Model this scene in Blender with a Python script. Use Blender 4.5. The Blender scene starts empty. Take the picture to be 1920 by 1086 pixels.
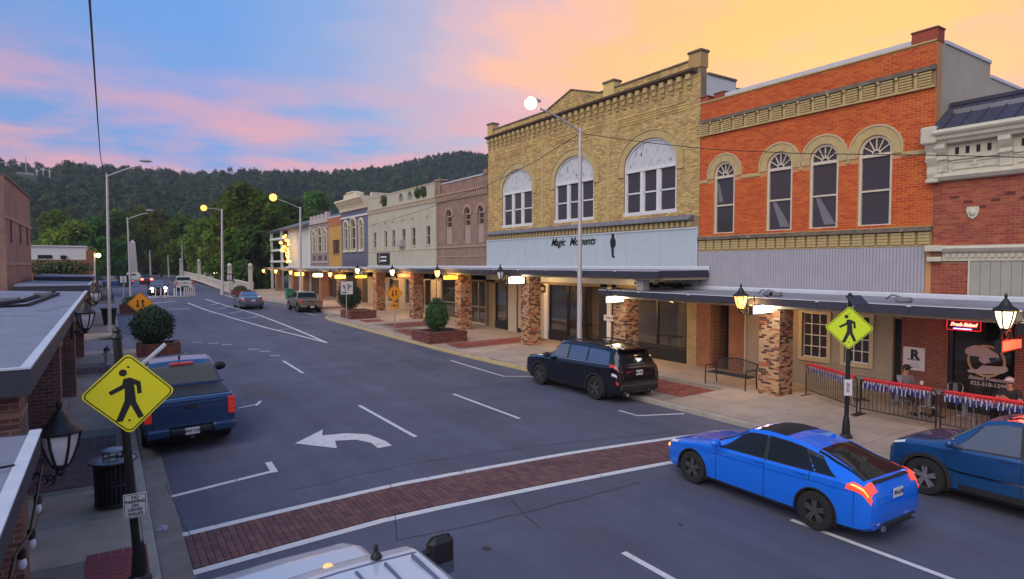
import bpy, math, random
import numpy as np
from mathutils import Vector, Matrix
random.seed(7); rng = np.random.RandomState(7)
scene = bpy.context.scene
COL = scene.collection
R = math.radians
# ------------------------------------------------------------------ camera
# street runs along +Y, X to the right, Z up; the camera stands at the origin 4.4 m above the kerb
FPX, HC, VPX, VPY = 1150.0, 4.4, 200.0, 497.0
_d = Vector(((VPX-960)/FPX, (VPY-543)/FPX, 1.0)).normalized()
_u = Vector((0, -_d.z, _d.y)).normalized()
_x = _d.cross(_u)
MW = Matrix((_x, _d, _u))              # camera coords (right, down, forward) -> world
cam_d = bpy.data.cameras.new('camera'); cam = bpy.data.objects.new('camera', cam_d); COL.objects.link(cam)
cam_d.sensor_width = 36.0; cam_d.lens = FPX/1920*36.0; cam_d.clip_start = 0.1; cam_d.clip_end = 4000
_cr = MW @ Vector((1, 0, 0)); _cd = MW @ Vector((0, 1, 0)); _cf = MW @ Vector((0, 0, 1))
_m = Matrix((( _cr.x, -_cd.x, -_cf.x), (_cr.y, -_cd.y, -_cf.y), (_cr.z, -_cd.z, -_cf.z)))
cam.matrix_world = Matrix.Translation((0, 0, HC)) @ _m.to_4x4()
scene.camera = cam
# ------------------------------------------------------------------ world: dusk sky
world = bpy.data.worlds.new('World'); scene.world = world; world.use_nodes = True
def build_world():
    nt = world.node_tree; N = nt.nodes; L = nt.links; N.clear()
    out = N.new('ShaderNodeOutputWorld'); bg = N.new('ShaderNodeBackground'); L.new(bg.outputs[0], out.inputs[0])
    tc = N.new('ShaderNodeTexCoord')
    sky = N.new('ShaderNodeTexSky'); sky.sky_type = 'NISHITA'; sky.sun_disc = False
    sky.sun_elevation = R(2.0); sky.sun_rotation = R(62); sky.air_density = 1.0; sky.dust_density = 1.6
    def vmath(op, a, b=None):
        n = N.new('ShaderNodeVectorMath'); n.operation = op; L.new(a, n.inputs[0])
        if b is not None:
            if isinstance(b, tuple): n.inputs[1].default_value = b
            else: L.new(b, n.inputs[1])
        return n
    def m(op, a, b=None, c=None, clamp=False):
        n = N.new('ShaderNodeMath'); n.operation = op; n.use_clamp = clamp
        for i, v in enumerate((a, b, c)):
            if v is None: continue
            if isinstance(v, (int, float)): n.inputs[i].default_value = v
            else: L.new(v, n.inputs[i])
        return n.outputs[0]
    def ramp(fac, stops):
        n = N.new('ShaderNodeValToRGB'); L.new(fac, n.inputs[0]); e = n.color_ramp.elements
        n.color_ramp.interpolation = 'EASE'
        while len(e) < len(stops): e.new(0.5)
        for i, (p, c) in enumerate(stops): e[i].position = p; e[i].color = (*c, 1)
        return n.outputs[0]
    def mix(fac, a, b, mode='MIX'):
        n = N.new('ShaderNodeMix'); n.data_type = 'RGBA'; n.blend_type = mode
        if isinstance(fac, (int, float)): n.inputs['Factor'].default_value = fac
        else: L.new(fac, n.inputs['Factor'])
        for s, v in ((n.inputs[6], a), (n.inputs[7], b)):
            if isinstance(v, tuple): s.default_value = (*v, 1)
            else: L.new(v, s)
        return n.outputs[2]
    gen = tc.outputs['Generated']
    sep = N.new('ShaderNodeSeparateXYZ'); L.new(gen, sep.inputs[0])
    # stretched cloud noise
    mp = N.new('ShaderNodeMapping'); L.new(gen, mp.inputs[0]); mp.inputs['Scale'].default_value = (1.2, 1.2, 4.2)
    nz = N.new('ShaderNodeTexNoise'); L.new(mp.outputs[0], nz.inputs[0]); nz.inputs['Scale'].default_value = 2.2
    nz.inputs['Detail'].default_value = 6; nz.inputs['Roughness'].default_value = 0.5; nz.inputs['Distortion'].default_value = 0.35
    mp2 = N.new('ShaderNodeMapping'); L.new(gen, mp2.inputs[0]); mp2.inputs['Scale'].default_value = (1.5, 1.5, 7.0); mp2.inputs['Location'].default_value = (3.1, 1.7, 0.4)
    nz2 = N.new('ShaderNodeTexNoise'); L.new(mp2.outputs[0], nz2.inputs[0]); nz2.inputs['Scale'].default_value = 2.6
    nz2.inputs['Detail'].default_value = 5; nz2.inputs['Roughness'].default_value = 0.55
    # closeness to the afterglow behind the roofs on the right
    g = Vector((0.80, 0.52, 0.30)).normalized()
    dt = vmath('DOT_PRODUCT', gen, tuple(g)).outputs['Value']
    t = m('ADD', dt, m('MULTIPLY', m('SUBTRACT', nz.outputs['Fac'], 0.5), 0.20))
    glow = ramp(t, [(0.0, (0.17, 0.27, 0.50)), (0.40, (0.14, 0.30, 0.66)), (0.66, (0.12, 0.32, 0.76)), (0.79, (0.20, 0.36, 0.72)), (0.865, (0.40, 0.41, 0.63)), (0.915, (0.68, 0.45, 0.53)),
                    (0.952, (1.0, 0.50, 0.32)), (0.978, (1.0, 0.52, 0.19)), (1.0, (1.0, 0.56, 0.13))])
    # pink streaks near the horizon
    band = m('MULTIPLY', m('SUBTRACT', 1.0, m('MULTIPLY', m('ABSOLUTE', m('SUBTRACT', sep.outputs['Z'], 0.165)), 7.0), clamp=True), 1.0)
    st = m('MULTIPLY', m('MULTIPLY', m('SUBTRACT', nz2.outputs['Fac'], 0.37), 4.2, clamp=True), band, clamp=True)
    c1 = mix(st, glow, (0.92, 0.36, 0.36))
    # dim mauve cloud shreds
    mv = m('MULTIPLY', m('SUBTRACT', nz2.outputs['Fac'], 0.56), 3.0, clamp=True)
    c2 = mix(m('MULTIPLY', mv, 0.65), c1, (0.40, 0.34, 0.52))
    # below the horizon: dull ground tone
    low = m('MULTIPLY', m('ADD', sep.outputs['Z'], 0.03), 25.0, clamp=True)
    c3 = mix(low, (0.10, 0.10, 0.12), c2)
    sk = N.new('ShaderNodeVectorMath'); sk.operation = 'SCALE'; L.new(sky.outputs[0], sk.inputs[0]); sk.inputs['Scale'].default_value = 0.05
    fin = mix(1.0, c3, sk.outputs[0], 'ADD')
    L.new(fin, bg.inputs[0]); bg.inputs[1].default_value = 0.60
build_world()
# ------------------------------------------------------------------ sun: broad soft fill added from behind left to brighten the fronts
sd = bpy.data.lights.new('sun', 'SUN'); sd.energy = 1.5; sd.angle = R(70); sd.color = (1.0, 0.86, 0.74)
fill_sun = bpy.data.objects.new('sun', sd); COL.objects.link(fill_sun)
fill_sun.rotation_euler = Vector((0.72, 0.30, -0.62)).to_track_quat('-Z', 'Y').to_euler(); fill_sun.location = (-20, -10, 30)
scene.view_settings.view_transform = 'Standard'; scene.view_settings.look = 'None'
scene.view_settings.exposure = 0.8; scene.view_settings.gamma = 1.0
scene.render.engine = 'CYCLES'
scene.cycles.use_denoising = True; scene.cycles.max_bounces = 6; scene.cycles.sample_clamp_indirect = 4.0
scene.cycles.transparent_max_bounces = 8
# ------------------------------------------------------------------ pixels to places
_GY = [-50, 20, 24, 28, 32, 36, 42, 50, 65, 85, 110, 150, 400]; _GZ = [0, 0, 0.03, 0.1, 0.2, 0.32, 0.45, 0.58, 0.7, 0.98, 1.35, 1.5, 1.5]
def zg(y): return float(np.interp(y, _GY, _GZ))      # the street climbs gently beyond the first block
def crown(x): return 0.10*(1-((x-7.7)/7.0)**2)-0.06 if 0.7 < x < 14.7 else -0.06
def zr(x, y): return zg(y)+crown(x)                  # road surface
def ray(u, v): return MW @ Vector(((u-960)/FPX, (v-543)/FPX, 1.0))
def G(u, v, dz=0.0):                   # where a pixel's ray meets the street (plus dz)
    r = ray(u, v); z = dz
    for _ in range(40):
        t = (z-HC)/r.z; y = r.y*t; z = 0.6*z+0.4*(zg(y)+dz)
    return Vector((r.x*t, y, z))
def GR(u, v):                          # the same for the crowned carriageway
    r = ray(u, v); z = 0.0
    for _ in range(50):
        t = (z-HC)/r.z; x = r.x*t; y = r.y*t; z = 0.6*z+0.4*zr(x, y)
    return Vector((x, y, z))
def FX(u, v, X): r = ray(u, v); t = X/r.x; return Vector((X, r.y*t, HC+r.z*t))
def FY(u, v, Y): r = ray(u, v); t = Y/r.y; return Vector((r.x*t, Y, HC+r.z*t))
def proj(p):
    c = MW.transposed() @ (Vector(p)-Vector((0, 0, HC))); return 960+FPX*c.x/c.z, 543+FPX*c.y/c.z
# ------------------------------------------------------------------ materials
MATS = {}
def M(name, color=(0.5, 0.5, 0.5), rough=0.7, metal=0.0, var=0.0, scale=3.0, bump=0.0, bscale=40.0, emit=0.0, ecol=None, coat=0.0, spec=0.5, alpha=1.0, trans=0.0, island=0.0, dirt=None, stretch=None):
    if name in MATS: return MATS[name]
    mt = bpy.data.materials.new(name); mt.use_nodes = True; nt = mt.node_tree; N = nt.nodes; L = nt.links
    b = N['Principled BSDF']; b.inputs['Base Color'].default_value = (*color, 1); b.inputs['Roughness'].default_value = rough
    b.inputs['Metallic'].default_value = metal; b.inputs['Specular IOR Level'].default_value = spec
    if coat: b.inputs['Coat Weight'].default_value = coat; b.inputs['Coat Roughness'].default_value = 0.04
    if trans: b.inputs['Transmission Weight'].default_value = trans
    if alpha < 1: b.inputs['Alpha'].default_value = alpha
    if emit: b.inputs['Emission Color'].default_value = (*(ecol or color), 1); b.inputs['Emission Strength'].default_value = emit
    src = None
    if var or bump or dirt:
        tc = N.new('ShaderNodeTexCoord'); mp = N.new('ShaderNodeMapping'); L.new(tc.outputs['Object'], mp.inputs[0])
        if stretch: mp.inputs['Scale'].default_value = stretch
    if var or island:
        col = None
        hsv = N.new('ShaderNodeHueSaturation'); hsv.inputs['Color'].default_value = (*color, 1); val = None
        if var:
            nz = N.new('ShaderNodeTexNoise'); nz.inputs['Scale'].default_value = scale; nz.inputs['Detail'].default_value = 7; nz.inputs['Roughness'].default_value = 0.62
            L.new(mp.outputs[0], nz.inputs[0])
            mr = N.new('ShaderNodeMapRange'); mr.inputs[1].default_value = 0.25; mr.inputs[2].default_value = 0.75; mr.inputs[3].default_value = 1-var; mr.inputs[4].default_value = 1+var
            L.new(nz.outputs['Fac'], mr.inputs[0]); val = mr.outputs[0]
        if island:
            ge = N.new('ShaderNodeNewGeometry'); oi = N.new('ShaderNodeObjectInfo')
            ad = N.new('ShaderNodeMath'); ad.operation = 'ADD'; L.new(ge.outputs['Random Per Island'], ad.inputs[0]); L.new(oi.outputs['Random'], ad.inputs[1])
            fr = N.new('ShaderNodeMath'); fr.operation = 'FRACT'; L.new(ad.outputs[0], fr.inputs[0])
            m2 = N.new('ShaderNodeMapRange'); m2.inputs[3].default_value = 1-island; m2.inputs[4].default_value = 1+island; L.new(fr.outputs[0], m2.inputs[0])
            m3 = N.new('ShaderNodeMapRange'); m3.inputs[3].default_value = 0.5-0.03*min(1, island*3); m3.inputs[4].default_value = 0.5+0.012*min(1, island*3); L.new(fr.outputs[0], m3.inputs[0]); L.new(m3.outputs[0], hsv.inputs['Hue'])
            if val is not None:
                mu = N.new('ShaderNodeMath'); mu.operation = 'MULTIPLY'; L.new(val, mu.inputs[0]); L.new(m2.outputs[0], mu.inputs[1]); val = mu.outputs[0]
            else: val = m2.outputs[0]
        L.new(val, hsv.inputs['Value']); src = hsv.outputs[0]
    if dirt:                           # worn spots: (color, threshold, scale, stretch)
        dc, th, ds, dstr = dirt
        mp3 = N.new('ShaderNodeMapping'); L.new(tc.outputs['Object'], mp3.inputs[0]); mp3.inputs['Scale'].default_value = dstr
        n3 = N.new('ShaderNodeTexNoise'); n3.inputs['Scale'].default_value = ds; n3.inputs['Detail'].default_value = 9; n3.inputs['Roughness'].default_value = 0.7; L.new(mp3.outputs[0], n3.inputs[0])
        r3 = N.new('ShaderNodeMapRange'); r3.inputs[1].default_value = th; r3.inputs[2].default_value = th+0.06; L.new(n3.outputs['Fac'], r3.inputs[0])
        mx = N.new('ShaderNodeMix'); mx.data_type = 'RGBA'; L.new(r3.outputs[0], mx.inputs['Factor'])
        if src is not None: L.new(src, mx.inputs[6])
        else: mx.inputs[6].default_value = (*color, 1)
        mx.inputs[7].default_value = (*dc, 1); src = mx.outputs[2]
    if src is not None: L.new(src, b.inputs['Base Color'])
    if bump:
        nb = N.new('ShaderNodeTexNoise'); nb.inputs['Scale'].default_value = bscale; nb.inputs['Detail'].default_value = 5; L.new(mp.outputs[0], nb.inputs[0])
        bp = N.new('ShaderNodeBump'); bp.inputs['Strength'].default_value = bump; bp.inputs['Distance'].default_value = 0.02; L.new(nb.outputs['Fac'], bp.inputs['Height']); L.new(bp.outputs[0], b.inputs['Normal'])
    MATS[name] = mt; return mt
def brickmat(name, c1, c2, mortar, bw=0.22, bh=0.075, plane='YZ', msize=0.012, rough=0.85, bump=0.5, contrast=0.0):
    """fine brickwork too far away to be laid brick by brick"""
    if name in MATS: return MATS[name]
    mt = bpy.data.materials.new(name); mt.use_nodes = True; nt = mt.node_tree; N = nt.nodes; L = nt.links; b = N['Principled BSDF']
    tc = N.new('ShaderNodeTexCoord'); sp = N.new('ShaderNodeSeparateXYZ'); L.new(tc.outputs['Object'], sp.inputs[0])
    cb = N.new('ShaderNodeCombineXYZ')
    if plane == 'SUM':
        ad = N.new('ShaderNodeMath'); ad.operation = 'ADD'; L.new(sp.outputs['X'], ad.inputs[0]); L.new(sp.outputs['Y'], ad.inputs[1]); L.new(ad.outputs[0], cb.inputs[0])
        L.new(sp.outputs['Z'], cb.inputs[1])
    else:
        L.new(sp.outputs[plane[0]], cb.inputs[0]); L.new(sp.outputs[plane[1]], cb.inputs[1])
    br = N.new('ShaderNodeTexBrick'); L.new(cb.outputs[0], br.inputs[0]); br.inputs['Scale'].default_value = 1.0
    br.inputs['Color1'].default_value = (*c1, 1); br.inputs['Color2'].default_value = (*c2, 1); br.inputs['Mortar'].default_value = (*mortar, 1)
    br.inputs['Brick Width'].default_value = bw; br.inputs['Row Height'].default_value = bh; br.inputs['Mortar Size'].default_value = msize; br.inputs['Mortar Smooth'].default_value = 0.2; br.inputs['Bias'].default_value = contrast
    nz = N.new('ShaderNodeTexNoise'); nz.inputs['Scale'].default_value = 1.3; nz.inputs['Detail'].default_value = 6; L.new(tc.outputs['Object'], nz.inputs[0])
    mr = N.new('ShaderNodeMapRange'); mr.inputs[1].default_value = 0.3; mr.inputs[2].default_value = 0.7; mr.inputs[3].default_value = 0.78; mr.inputs[4].default_value = 1.18; L.new(nz.outputs['Fac'], mr.inputs[0])
    hs = N.new('ShaderNodeHueSaturation'); L.new(br.outputs['Color'], hs.inputs['Color']); L.new(mr.outputs[0], hs.inputs['Value']); L.new(hs.outputs[0], b.inputs['Base Color'])
    b.inputs['Roughness'].default_value = rough
    bp = N.new('ShaderNodeBump'); bp.inputs['Strength'].default_value = bump; bp.inputs['Distance'].default_value = 0.01; bp.invert = True
    L.new(br.outputs['Fac'], bp.inputs['Height']); L.new(bp.outputs[0], b.inputs['Normal'])
    MATS[name] = mt; return mt
# ------------------------------------------------------------------ mesh builder
ORG = {}
class MB:
    def __init__(s): s.v = []; s.f = []
    def add(s, vs, fs):
        o = len(s.v); s.v.extend([tuple(p) for p in vs]); s.f.extend([tuple(i+o for i in f) for f in fs]); return s
    def box(s, x0, y0, z0, x1, y1, z1):
        if x0 > x1: x0, x1 = x1, x0
        if y0 > y1: y0, y1 = y1, y0
        if z0 > z1: z0, z1 = z1, z0
        return s.add([(x0,y0,z0),(x1,y0,z0),(x1,y1,z0),(x0,y1,z0),(x0,y0,z1),(x1,y0,z1),(x1,y1,z1),(x0,y1,z1)],
                     [(3,2,1,0),(4,5,6,7),(0,1,5,4),(1,2,6,5),(2,3,7,6),(3,0,4,7)])
    def cbox(s, c, d): return s.box(c[0]-d[0]/2, c[1]-d[1]/2, c[2]-d[2]/2, c[0]+d[0]/2, c[1]+d[1]/2, c[2]+d[2]/2)
    def bbox(s, x0, y0, z0, x1, y1, z1, b=0.02):
        """box with chamfered vertical and horizontal edges"""
        if x0 > x1: x0, x1 = x1, x0
        if y0 > y1: y0, y1 = y1, y0
        if z0 > z1: z0, z1 = z1, z0
        b = min(b, (x1-x0)*.45, (y1-y0)*.45, (z1-z0)*.45)
        def ring(z, i): return [(x0+i+b,y0+i,z),(x1-i-b,y0+i,z),(x1-i,y0+i+b,z),(x1-i,y1-i-b,z),(x1-i-b,y1-i,z),(x0+i+b,y1-i,z),(x0+i,y1-i-b,z),(x0+i,y0+i+b,z)]
        rs = [ring(z0, b*.7), ring(z0+b, 0), ring(z1-b, 0), ring(z1, b*.7)]
        vs = [p for r in rs for p in r]; fs = [tuple(range(7, -1, -1)), tuple(range(24, 32))]
        for k in range(3):
            for i in range(8): fs.append((k*8+i, k*8+(i+1) % 8, (k+1)*8+(i+1) % 8, (k+1)*8+i))
        return s.add(vs, fs)
    def prism(s, poly, a, b, axis='X'):
        """poly in the two other axes (order Y,Z / X,Z / X,Y), swept from a to b"""
        n = len(poly)
        def P(p, t): return (t, p[0], p[1]) if axis == 'X' else (p[0], t, p[1]) if axis == 'Y' else (p[0], p[1], t)
        vs = [P(p, a) for p in poly]+[P(p, b) for p in poly]
        fs = [tuple(range(n-1, -1, -1)), tuple(range(n, 2*n))]+[(i, (i+1) % n, n+(i+1) % n, n+i) for i in range(n)]
        return s.add(vs, fs)
    def tube(s, pts, r, seg=8, close=False):
        pts = [Vector(p) for p in pts]; n = len(pts); rs = r if isinstance(r, (list, tuple)) else [r]*n
        o = len(s.v); up = None
        for i, p in enumerate(pts):
            if close: d = pts[(i+1) % n]-pts[i-1]
            else: d = pts[min(i+1, n-1)]-pts[max(i-1, 0)]
            d = d.normalized() if d.length > 1e-9 else Vector((0, 0, 1))
            if up is None: up = Vector((0, 0, 1)) if abs(d.z) < 0.9 else Vector((1, 0, 0))
            a = d.cross(up); a = a.normalized() if a.length > 1e-6 else d.orthogonal().normalized(); b = d.cross(a).normalized(); up = -b if False else up
            for k in range(seg):
                t = 2*math.pi*k/seg; s.v.append(tuple(p+a*math.cos(t)*rs[i]+b*math.sin(t)*rs[i]))
        m = n if close else n-1
        for i in range(m):
            j = (i+1) % n
            for k in range(seg): s.f.append((o+i*seg+k, o+i*seg+(k+1) % seg, o+j*seg+(k+1) % seg, o+j*seg+k))
        if not close: s.f.append(tuple(o+k for k in range(seg-1, -1, -1))); s.f.append(tuple(o+(n-1)*seg+k for k in range(seg)))
        return s
    def lathe(s, prof, c=(0, 0, 0), seg=16, axis='Z', caps=True):
        o = len(s.v); n = len(prof)
        for r, z in prof:
            for k in range(seg):
                t = 2*math.pi*k/seg; a, b = r*math.cos(t), r*math.sin(t)
                q = (a, b, z) if axis == 'Z' else (z, a, b) if axis == 'X' else (b, z, a)
                s.v.append((c[0]+q[0], c[1]+q[1], c[2]+q[2]))
        for i in range(n-1):
            for k in range(seg): s.f.append((o+i*seg+k, o+i*seg+(k+1) % seg, o+(i+1)*seg+(k+1) % seg, o+(i+1)*seg+k))
        if caps: s.f.append(tuple(o+k for k in range(seg-1, -1, -1))); s.f.append(tuple(o+(n-1)*seg+k for k in range(seg)))
        return s
    def ball(s, c, r, seg=12, rings=8):
        r = r if isinstance(r, (tuple, list)) else (r, r, r); o = len(s.v)
        for i in range(1, rings):
            ph = math.pi*i/rings
            for k in range(seg):
                t = 2*math.pi*k/seg; s.v.append((c[0]+r[0]*math.sin(ph)*math.cos(t), c[1]+r[1]*math.sin(ph)*math.sin(t), c[2]-r[2]*math.cos(ph)))
        a = len(s.v); s.v.append((c[0], c[1], c[2]-r[2])); s.v.append((c[0], c[1], c[2]+r[2]))
        for i in range(rings-2):
            for k in range(seg): s.f.append((o+i*seg+k, o+i*seg+(k+1) % seg, o+(i+1)*seg+(k+1) % seg, o+(i+1)*seg+k))
        for k in range(seg): s.f.append((a, o+(k+1) % seg, o+k)); s.f.append((a+1, o+(rings-2)*seg+k, o+(rings-2)*seg+(k+1) % seg))
        return s
    def xf(s, mat):
        s.v = [tuple(mat @ Vector(p)) for p in s.v]; return s
    def build(s, name, mat, parent=None, smooth=False, kind=None, base=True):
        me = bpy.data.meshes.new(name); vs = np.array(s.v, dtype=float).reshape(-1, 3)
        if parent is not None: org = np.array(ORG[parent.name])
        elif base and len(vs): mn, mx = vs.min(0), vs.max(0); org = np.array([(mn[0]+mx[0])/2, (mn[1]+mx[1])/2, mn[2]])
        else: org = np.zeros(3)
        me.from_pydata((vs-org).tolist(), [], s.f); me.validate(); me.update()
        if mat is not None: me.materials.append(mat)
        if smooth:
            me.polygons.foreach_set('use_smooth', [True]*len(me.polygons)); me.set_sharp_from_angle(angle=R(smooth if smooth is not True else 40))
        ob = bpy.data.objects.new(name, me); COL.objects.link(ob); ORG[ob.name] = tuple(org)
        if parent is not None: ob.parent = parent
        else: ob.location = org
        if kind: ob['kind'] = kind
        return ob
def tag(o, label, cat, group=None):
    o['label'] = label; o['category'] = cat
    if group: o['group'] = group
    return o
def thing(name, loc, label=None, cat=None, group=None, rz=0.0):
    o = bpy.data.objects.new(name, None); COL.objects.link(o); o.empty_display_size = 0.2
    o.location = loc; o.rotation_euler[2] = rz; ORG[o.name] = tuple(loc) if rz == 0 else (0, 0, 0)
    if label: tag(o, label, cat, group)
    return o
def local(name, label=None, cat=None, group=None):   # a thing modelled round its own origin, placed later
    o = thing(name, (0, 0, 0), label, cat, group); return o
def place(o, loc, rz=0.0, rx=0.0, ry=0.0): o.location = loc; o.rotation_euler = (rx, ry, rz); return o
def dup(o, parent=None):
    c = o.copy(); COL.objects.link(c); c.parent = parent; ORG[c.name] = ORG.get(o.name, (0, 0, 0))
    for ch in o.children: dup(ch, c)
    return c
def inst(name, mesh, loc, parent, rot=None, scale=None):
    o = bpy.data.objects.new(name, mesh); COL.objects.link(o); o.parent = parent
    g = ORG[parent.name]; o.location = (loc[0]-g[0], loc[1]-g[1], loc[2]-g[2]); ORG[o.name] = tuple(loc)
    if rot: o.rotation_euler = rot
    if scale: o.scale = scale
    return o
def mesh_of(mb, name, mat, smooth=False):
    me = bpy.data.meshes.new(name); me.from_pydata(mb.v, [], mb.f); me.update(); me.materials.append(mat)
    if smooth: me.polygons.foreach_set('use_smooth', [True]*len(me.polygons)); me.set_sharp_from_angle(angle=R(40))
    return me
def struct(o): o['kind'] = 'structure'; return o
def text_mb(txt, size, shear=0.0, bold=0.0, extrude=0.004, align='CENTER', font_scale_x=1.0):
    """lettering as a mesh in the XY plane, centred"""
    cu = bpy.data.curves.new('lettering', 'FONT'); cu.body = txt; cu.size = size; cu.shear = shear; cu.offset = bold; cu.extrude = extrude; cu.align_x = align; cu.align_y = 'CENTER'; cu.resolution_u = 3
    ob = bpy.data.objects.new('lettering', cu); COL.objects.link(ob); dg = bpy.context.evaluated_depsgraph_get(); me = bpy.data.meshes.new_from_object(ob.evaluated_get(dg))
    mb = MB(); mb.v = [(v.co.x*font_scale_x, v.co.y, v.co.z) for v in me.vertices]; mb.f = [tuple(p.vertices) for p in me.polygons]
    bpy.data.objects.remove(ob); bpy.data.curves.remove(cu); bpy.data.meshes.remove(me); return mb
# frame that turns lettering (x right, y up, z out) to face a direction: n = outward normal (horizontal)
def facing(loc, n):
    n = Vector(n).normalized(); up = Vector((0, 0, 1)); r = up.cross(n).normalized(); u = n.cross(r)
    m = Matrix((r, u, n)).transposed().to_4x4(); m.translation = Vector(loc); return m
def lamp_light(name, loc, energy, color, radius=0.1, parent=None):
    l = bpy.data.lights.new(name, 'POINT'); l.energy = energy; l.color = color; l.shadow_soft_size = radius; l.specular_factor = 0.2
    o = bpy.data.objects.new(name, l); COL.objects.link(o)
    if parent is not None:
        g = ORG[parent.name]; o.parent = parent; o.location = (loc[0]-g[0], loc[1]-g[1], loc[2]-g[2])
    else: o.location = loc
    return o
# =================================================================== ground, road, pavements
XF = 20.7                              # facade line of the row on the right
def asphalt():
    """worn asphalt: tonal drifts, wheel-track streaks, aggregate specks, oil drips"""
    mt = bpy.data.materials.new('asphalt'); mt.use_nodes = True; nt = mt.node_tree; N = nt.nodes; L = nt.links; b = N['Principled BSDF']; tc = N.new('ShaderNodeTexCoord')
    def noise(sc, st=(1, 1, 1), det=5, ro=.6):
        mp = N.new('ShaderNodeMapping'); L.new(tc.outputs['Object'], mp.inputs[0]); mp.inputs['Scale'].default_value = st; n = N.new('ShaderNodeTexNoise'); L.new(mp.outputs[0], n.inputs[0]); n.inputs['Scale'].default_value = sc; n.inputs['Detail'].default_value = det; n.inputs['Roughness'].default_value = ro; return n.outputs['Fac']
    def mr(v, a, c, lo, hi): m_ = N.new('ShaderNodeMapRange'); L.new(v, m_.inputs[0]); m_.inputs[1].default_value = a; m_.inputs[2].default_value = c; m_.inputs[3].default_value = lo; m_.inputs[4].default_value = hi; return m_.outputs[0]
    def mul(a, c): m_ = N.new('ShaderNodeMath'); m_.operation = 'MULTIPLY'; L.new(a, m_.inputs[0]); L.new(c, m_.inputs[1]); return m_.outputs[0]
    v = mul(mr(noise(.35), .3, .7, .82, 1.16), mr(noise(1.0, (1.6, .05, 1), 4), .3, .7, .86, 1.14)); v = mul(v, mr(noise(170, det=2), .30, .72, .62, 1.42)); v = mul(v, mr(noise(26, det=3), .3, .7, .90, 1.10)); v = mul(v, mr(noise(2.4, (1, .5, 1), 7, .7), .66, .74, 1.0, .62))
    hs = N.new('ShaderNodeHueSaturation'); hs.inputs['Color'].default_value = (.084, .088, .130, 1); L.new(v, hs.inputs['Value']); L.new(hs.outputs[0], b.inputs['Base Color']); L.new(mr(noise(.8), .3, .7, .62, .85), b.inputs['Roughness'])
    bp = N.new('ShaderNodeBump'); bp.inputs['Strength'].default_value = .35; bp.inputs['Distance'].default_value = .012; L.new(noise(140, det=2), bp.inputs['Height']); L.new(bp.outputs[0], b.inputs['Normal']); MATS['asphalt'] = mt; return mt
m_asph = asphalt()
m_conc = M('pavement_concrete', (0.36, 0.29, 0.235), 0.85, var=0.22, scale=1.1, bump=0.25, bscale=60, island=0.07, dirt=((0.17, 0.14, 0.12), 0.63, 2.3, (1, 1, 1)))
m_joint = M('pavement_base', (0.21, 0.18, 0.155), 0.9, var=0.2, scale=2, bump=0.2)
m_kerb = M('kerb_concrete', (0.33, 0.30, 0.26), 0.85, var=0.25, scale=2.0, bump=0.2)
m_yel = M('kerb_yellow_paint', (0.48, 0.38, 0.18), 0.7, var=0.3, scale=3.0, dirt=((0.30, 0.27, 0.22), 0.54, 3.0, (1, 1, 1)))
m_white = M('road_paint', (0.62, 0.61, 0.62), 0.6, var=0.10, scale=6, dirt=((0.20, 0.19, 0.21), 0.60, 4.5, (1, 1, 1)))
m_paver = M('red_paver', (0.125, 0.058, 0.056), 0.8, var=0.2, scale=8, bump=0.2, island=0.25)
m_pad = M('red_pad_paver', (0.215, 0.066, 0.046), 0.8, var=0.2, scale=6, bump=0.2, island=0.2)
m_tar = M('tar_seam', (0.02, 0.02, 0.024), 0.5)
m_dirt = M('ground_earth', (0.055, 0.06, 0.035), 0.95, var=0.4, scale=0.3)
def sheet(name, xs, ys, zf, mat, parent=None, kind='structure'):
    mb = MB(); nx, ny = len(xs), len(ys)
    mb.v = [(x, y, zf(x, y)) for y in ys for x in xs]
    mb.f = [(j*nx+i, j*nx+i+1, (j+1)*nx+i+1, (j+1)*nx+i) for j in range(ny-1) for i in range(nx-1)]
    return mb.build(name, mat, parent, kind=kind if parent is None else None, smooth=True, base=False)
def ss(a, b, t): t = min(1, max(0, (t-a)/(b-a))); return t*t*(3-2*t)
sheet('ground', [-480, -300, -150, -60, -30, -15, 0, 15, 25, 40, 60, 100, 200, 400, 600, 840], [-60, -20, 0, 20, 28, 36, 50, 65, 85, 110, 150, 250, 400, 600, 920], lambda x, y: zg(y)-0.35, m_dirt)
ROADY = [-14+1.5*i for i in range(60)]+[78+6*i for i in range(20)]
road = sheet('road', [0.55, 0.95, 1.6, 2.5, 3.5, 4.6, 5.8, 7, 8, 9.2, 10.4, 11.6, 12.6, 13.6, 14.75], ROADY, zr, m_asph)
# the cross street at the far junction and the alley mouth on the left
sheet('side_street', [-60, -30, -12, -4.5, 0.56], [59.5, 62, 65, 68, 70], lambda x, y: zg(y)-0.055, m_asph)
sheet('alley', [-40, -20, -8, -3, 0.56], [34.8, 36, 38, 39.8], lambda x, y: zg(y)-0.05, m_asph)
sheet('gutter', [0.52, 0.7, 0.96], [-14+1.5*i for i in range(28)], lambda x, y: zr(max(x, 0.72), y)+0.004, M('gutter_concrete', (0.20, 0.175, 0.16), 0.85, var=0.3, scale=1.5, bump=0.3))
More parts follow.
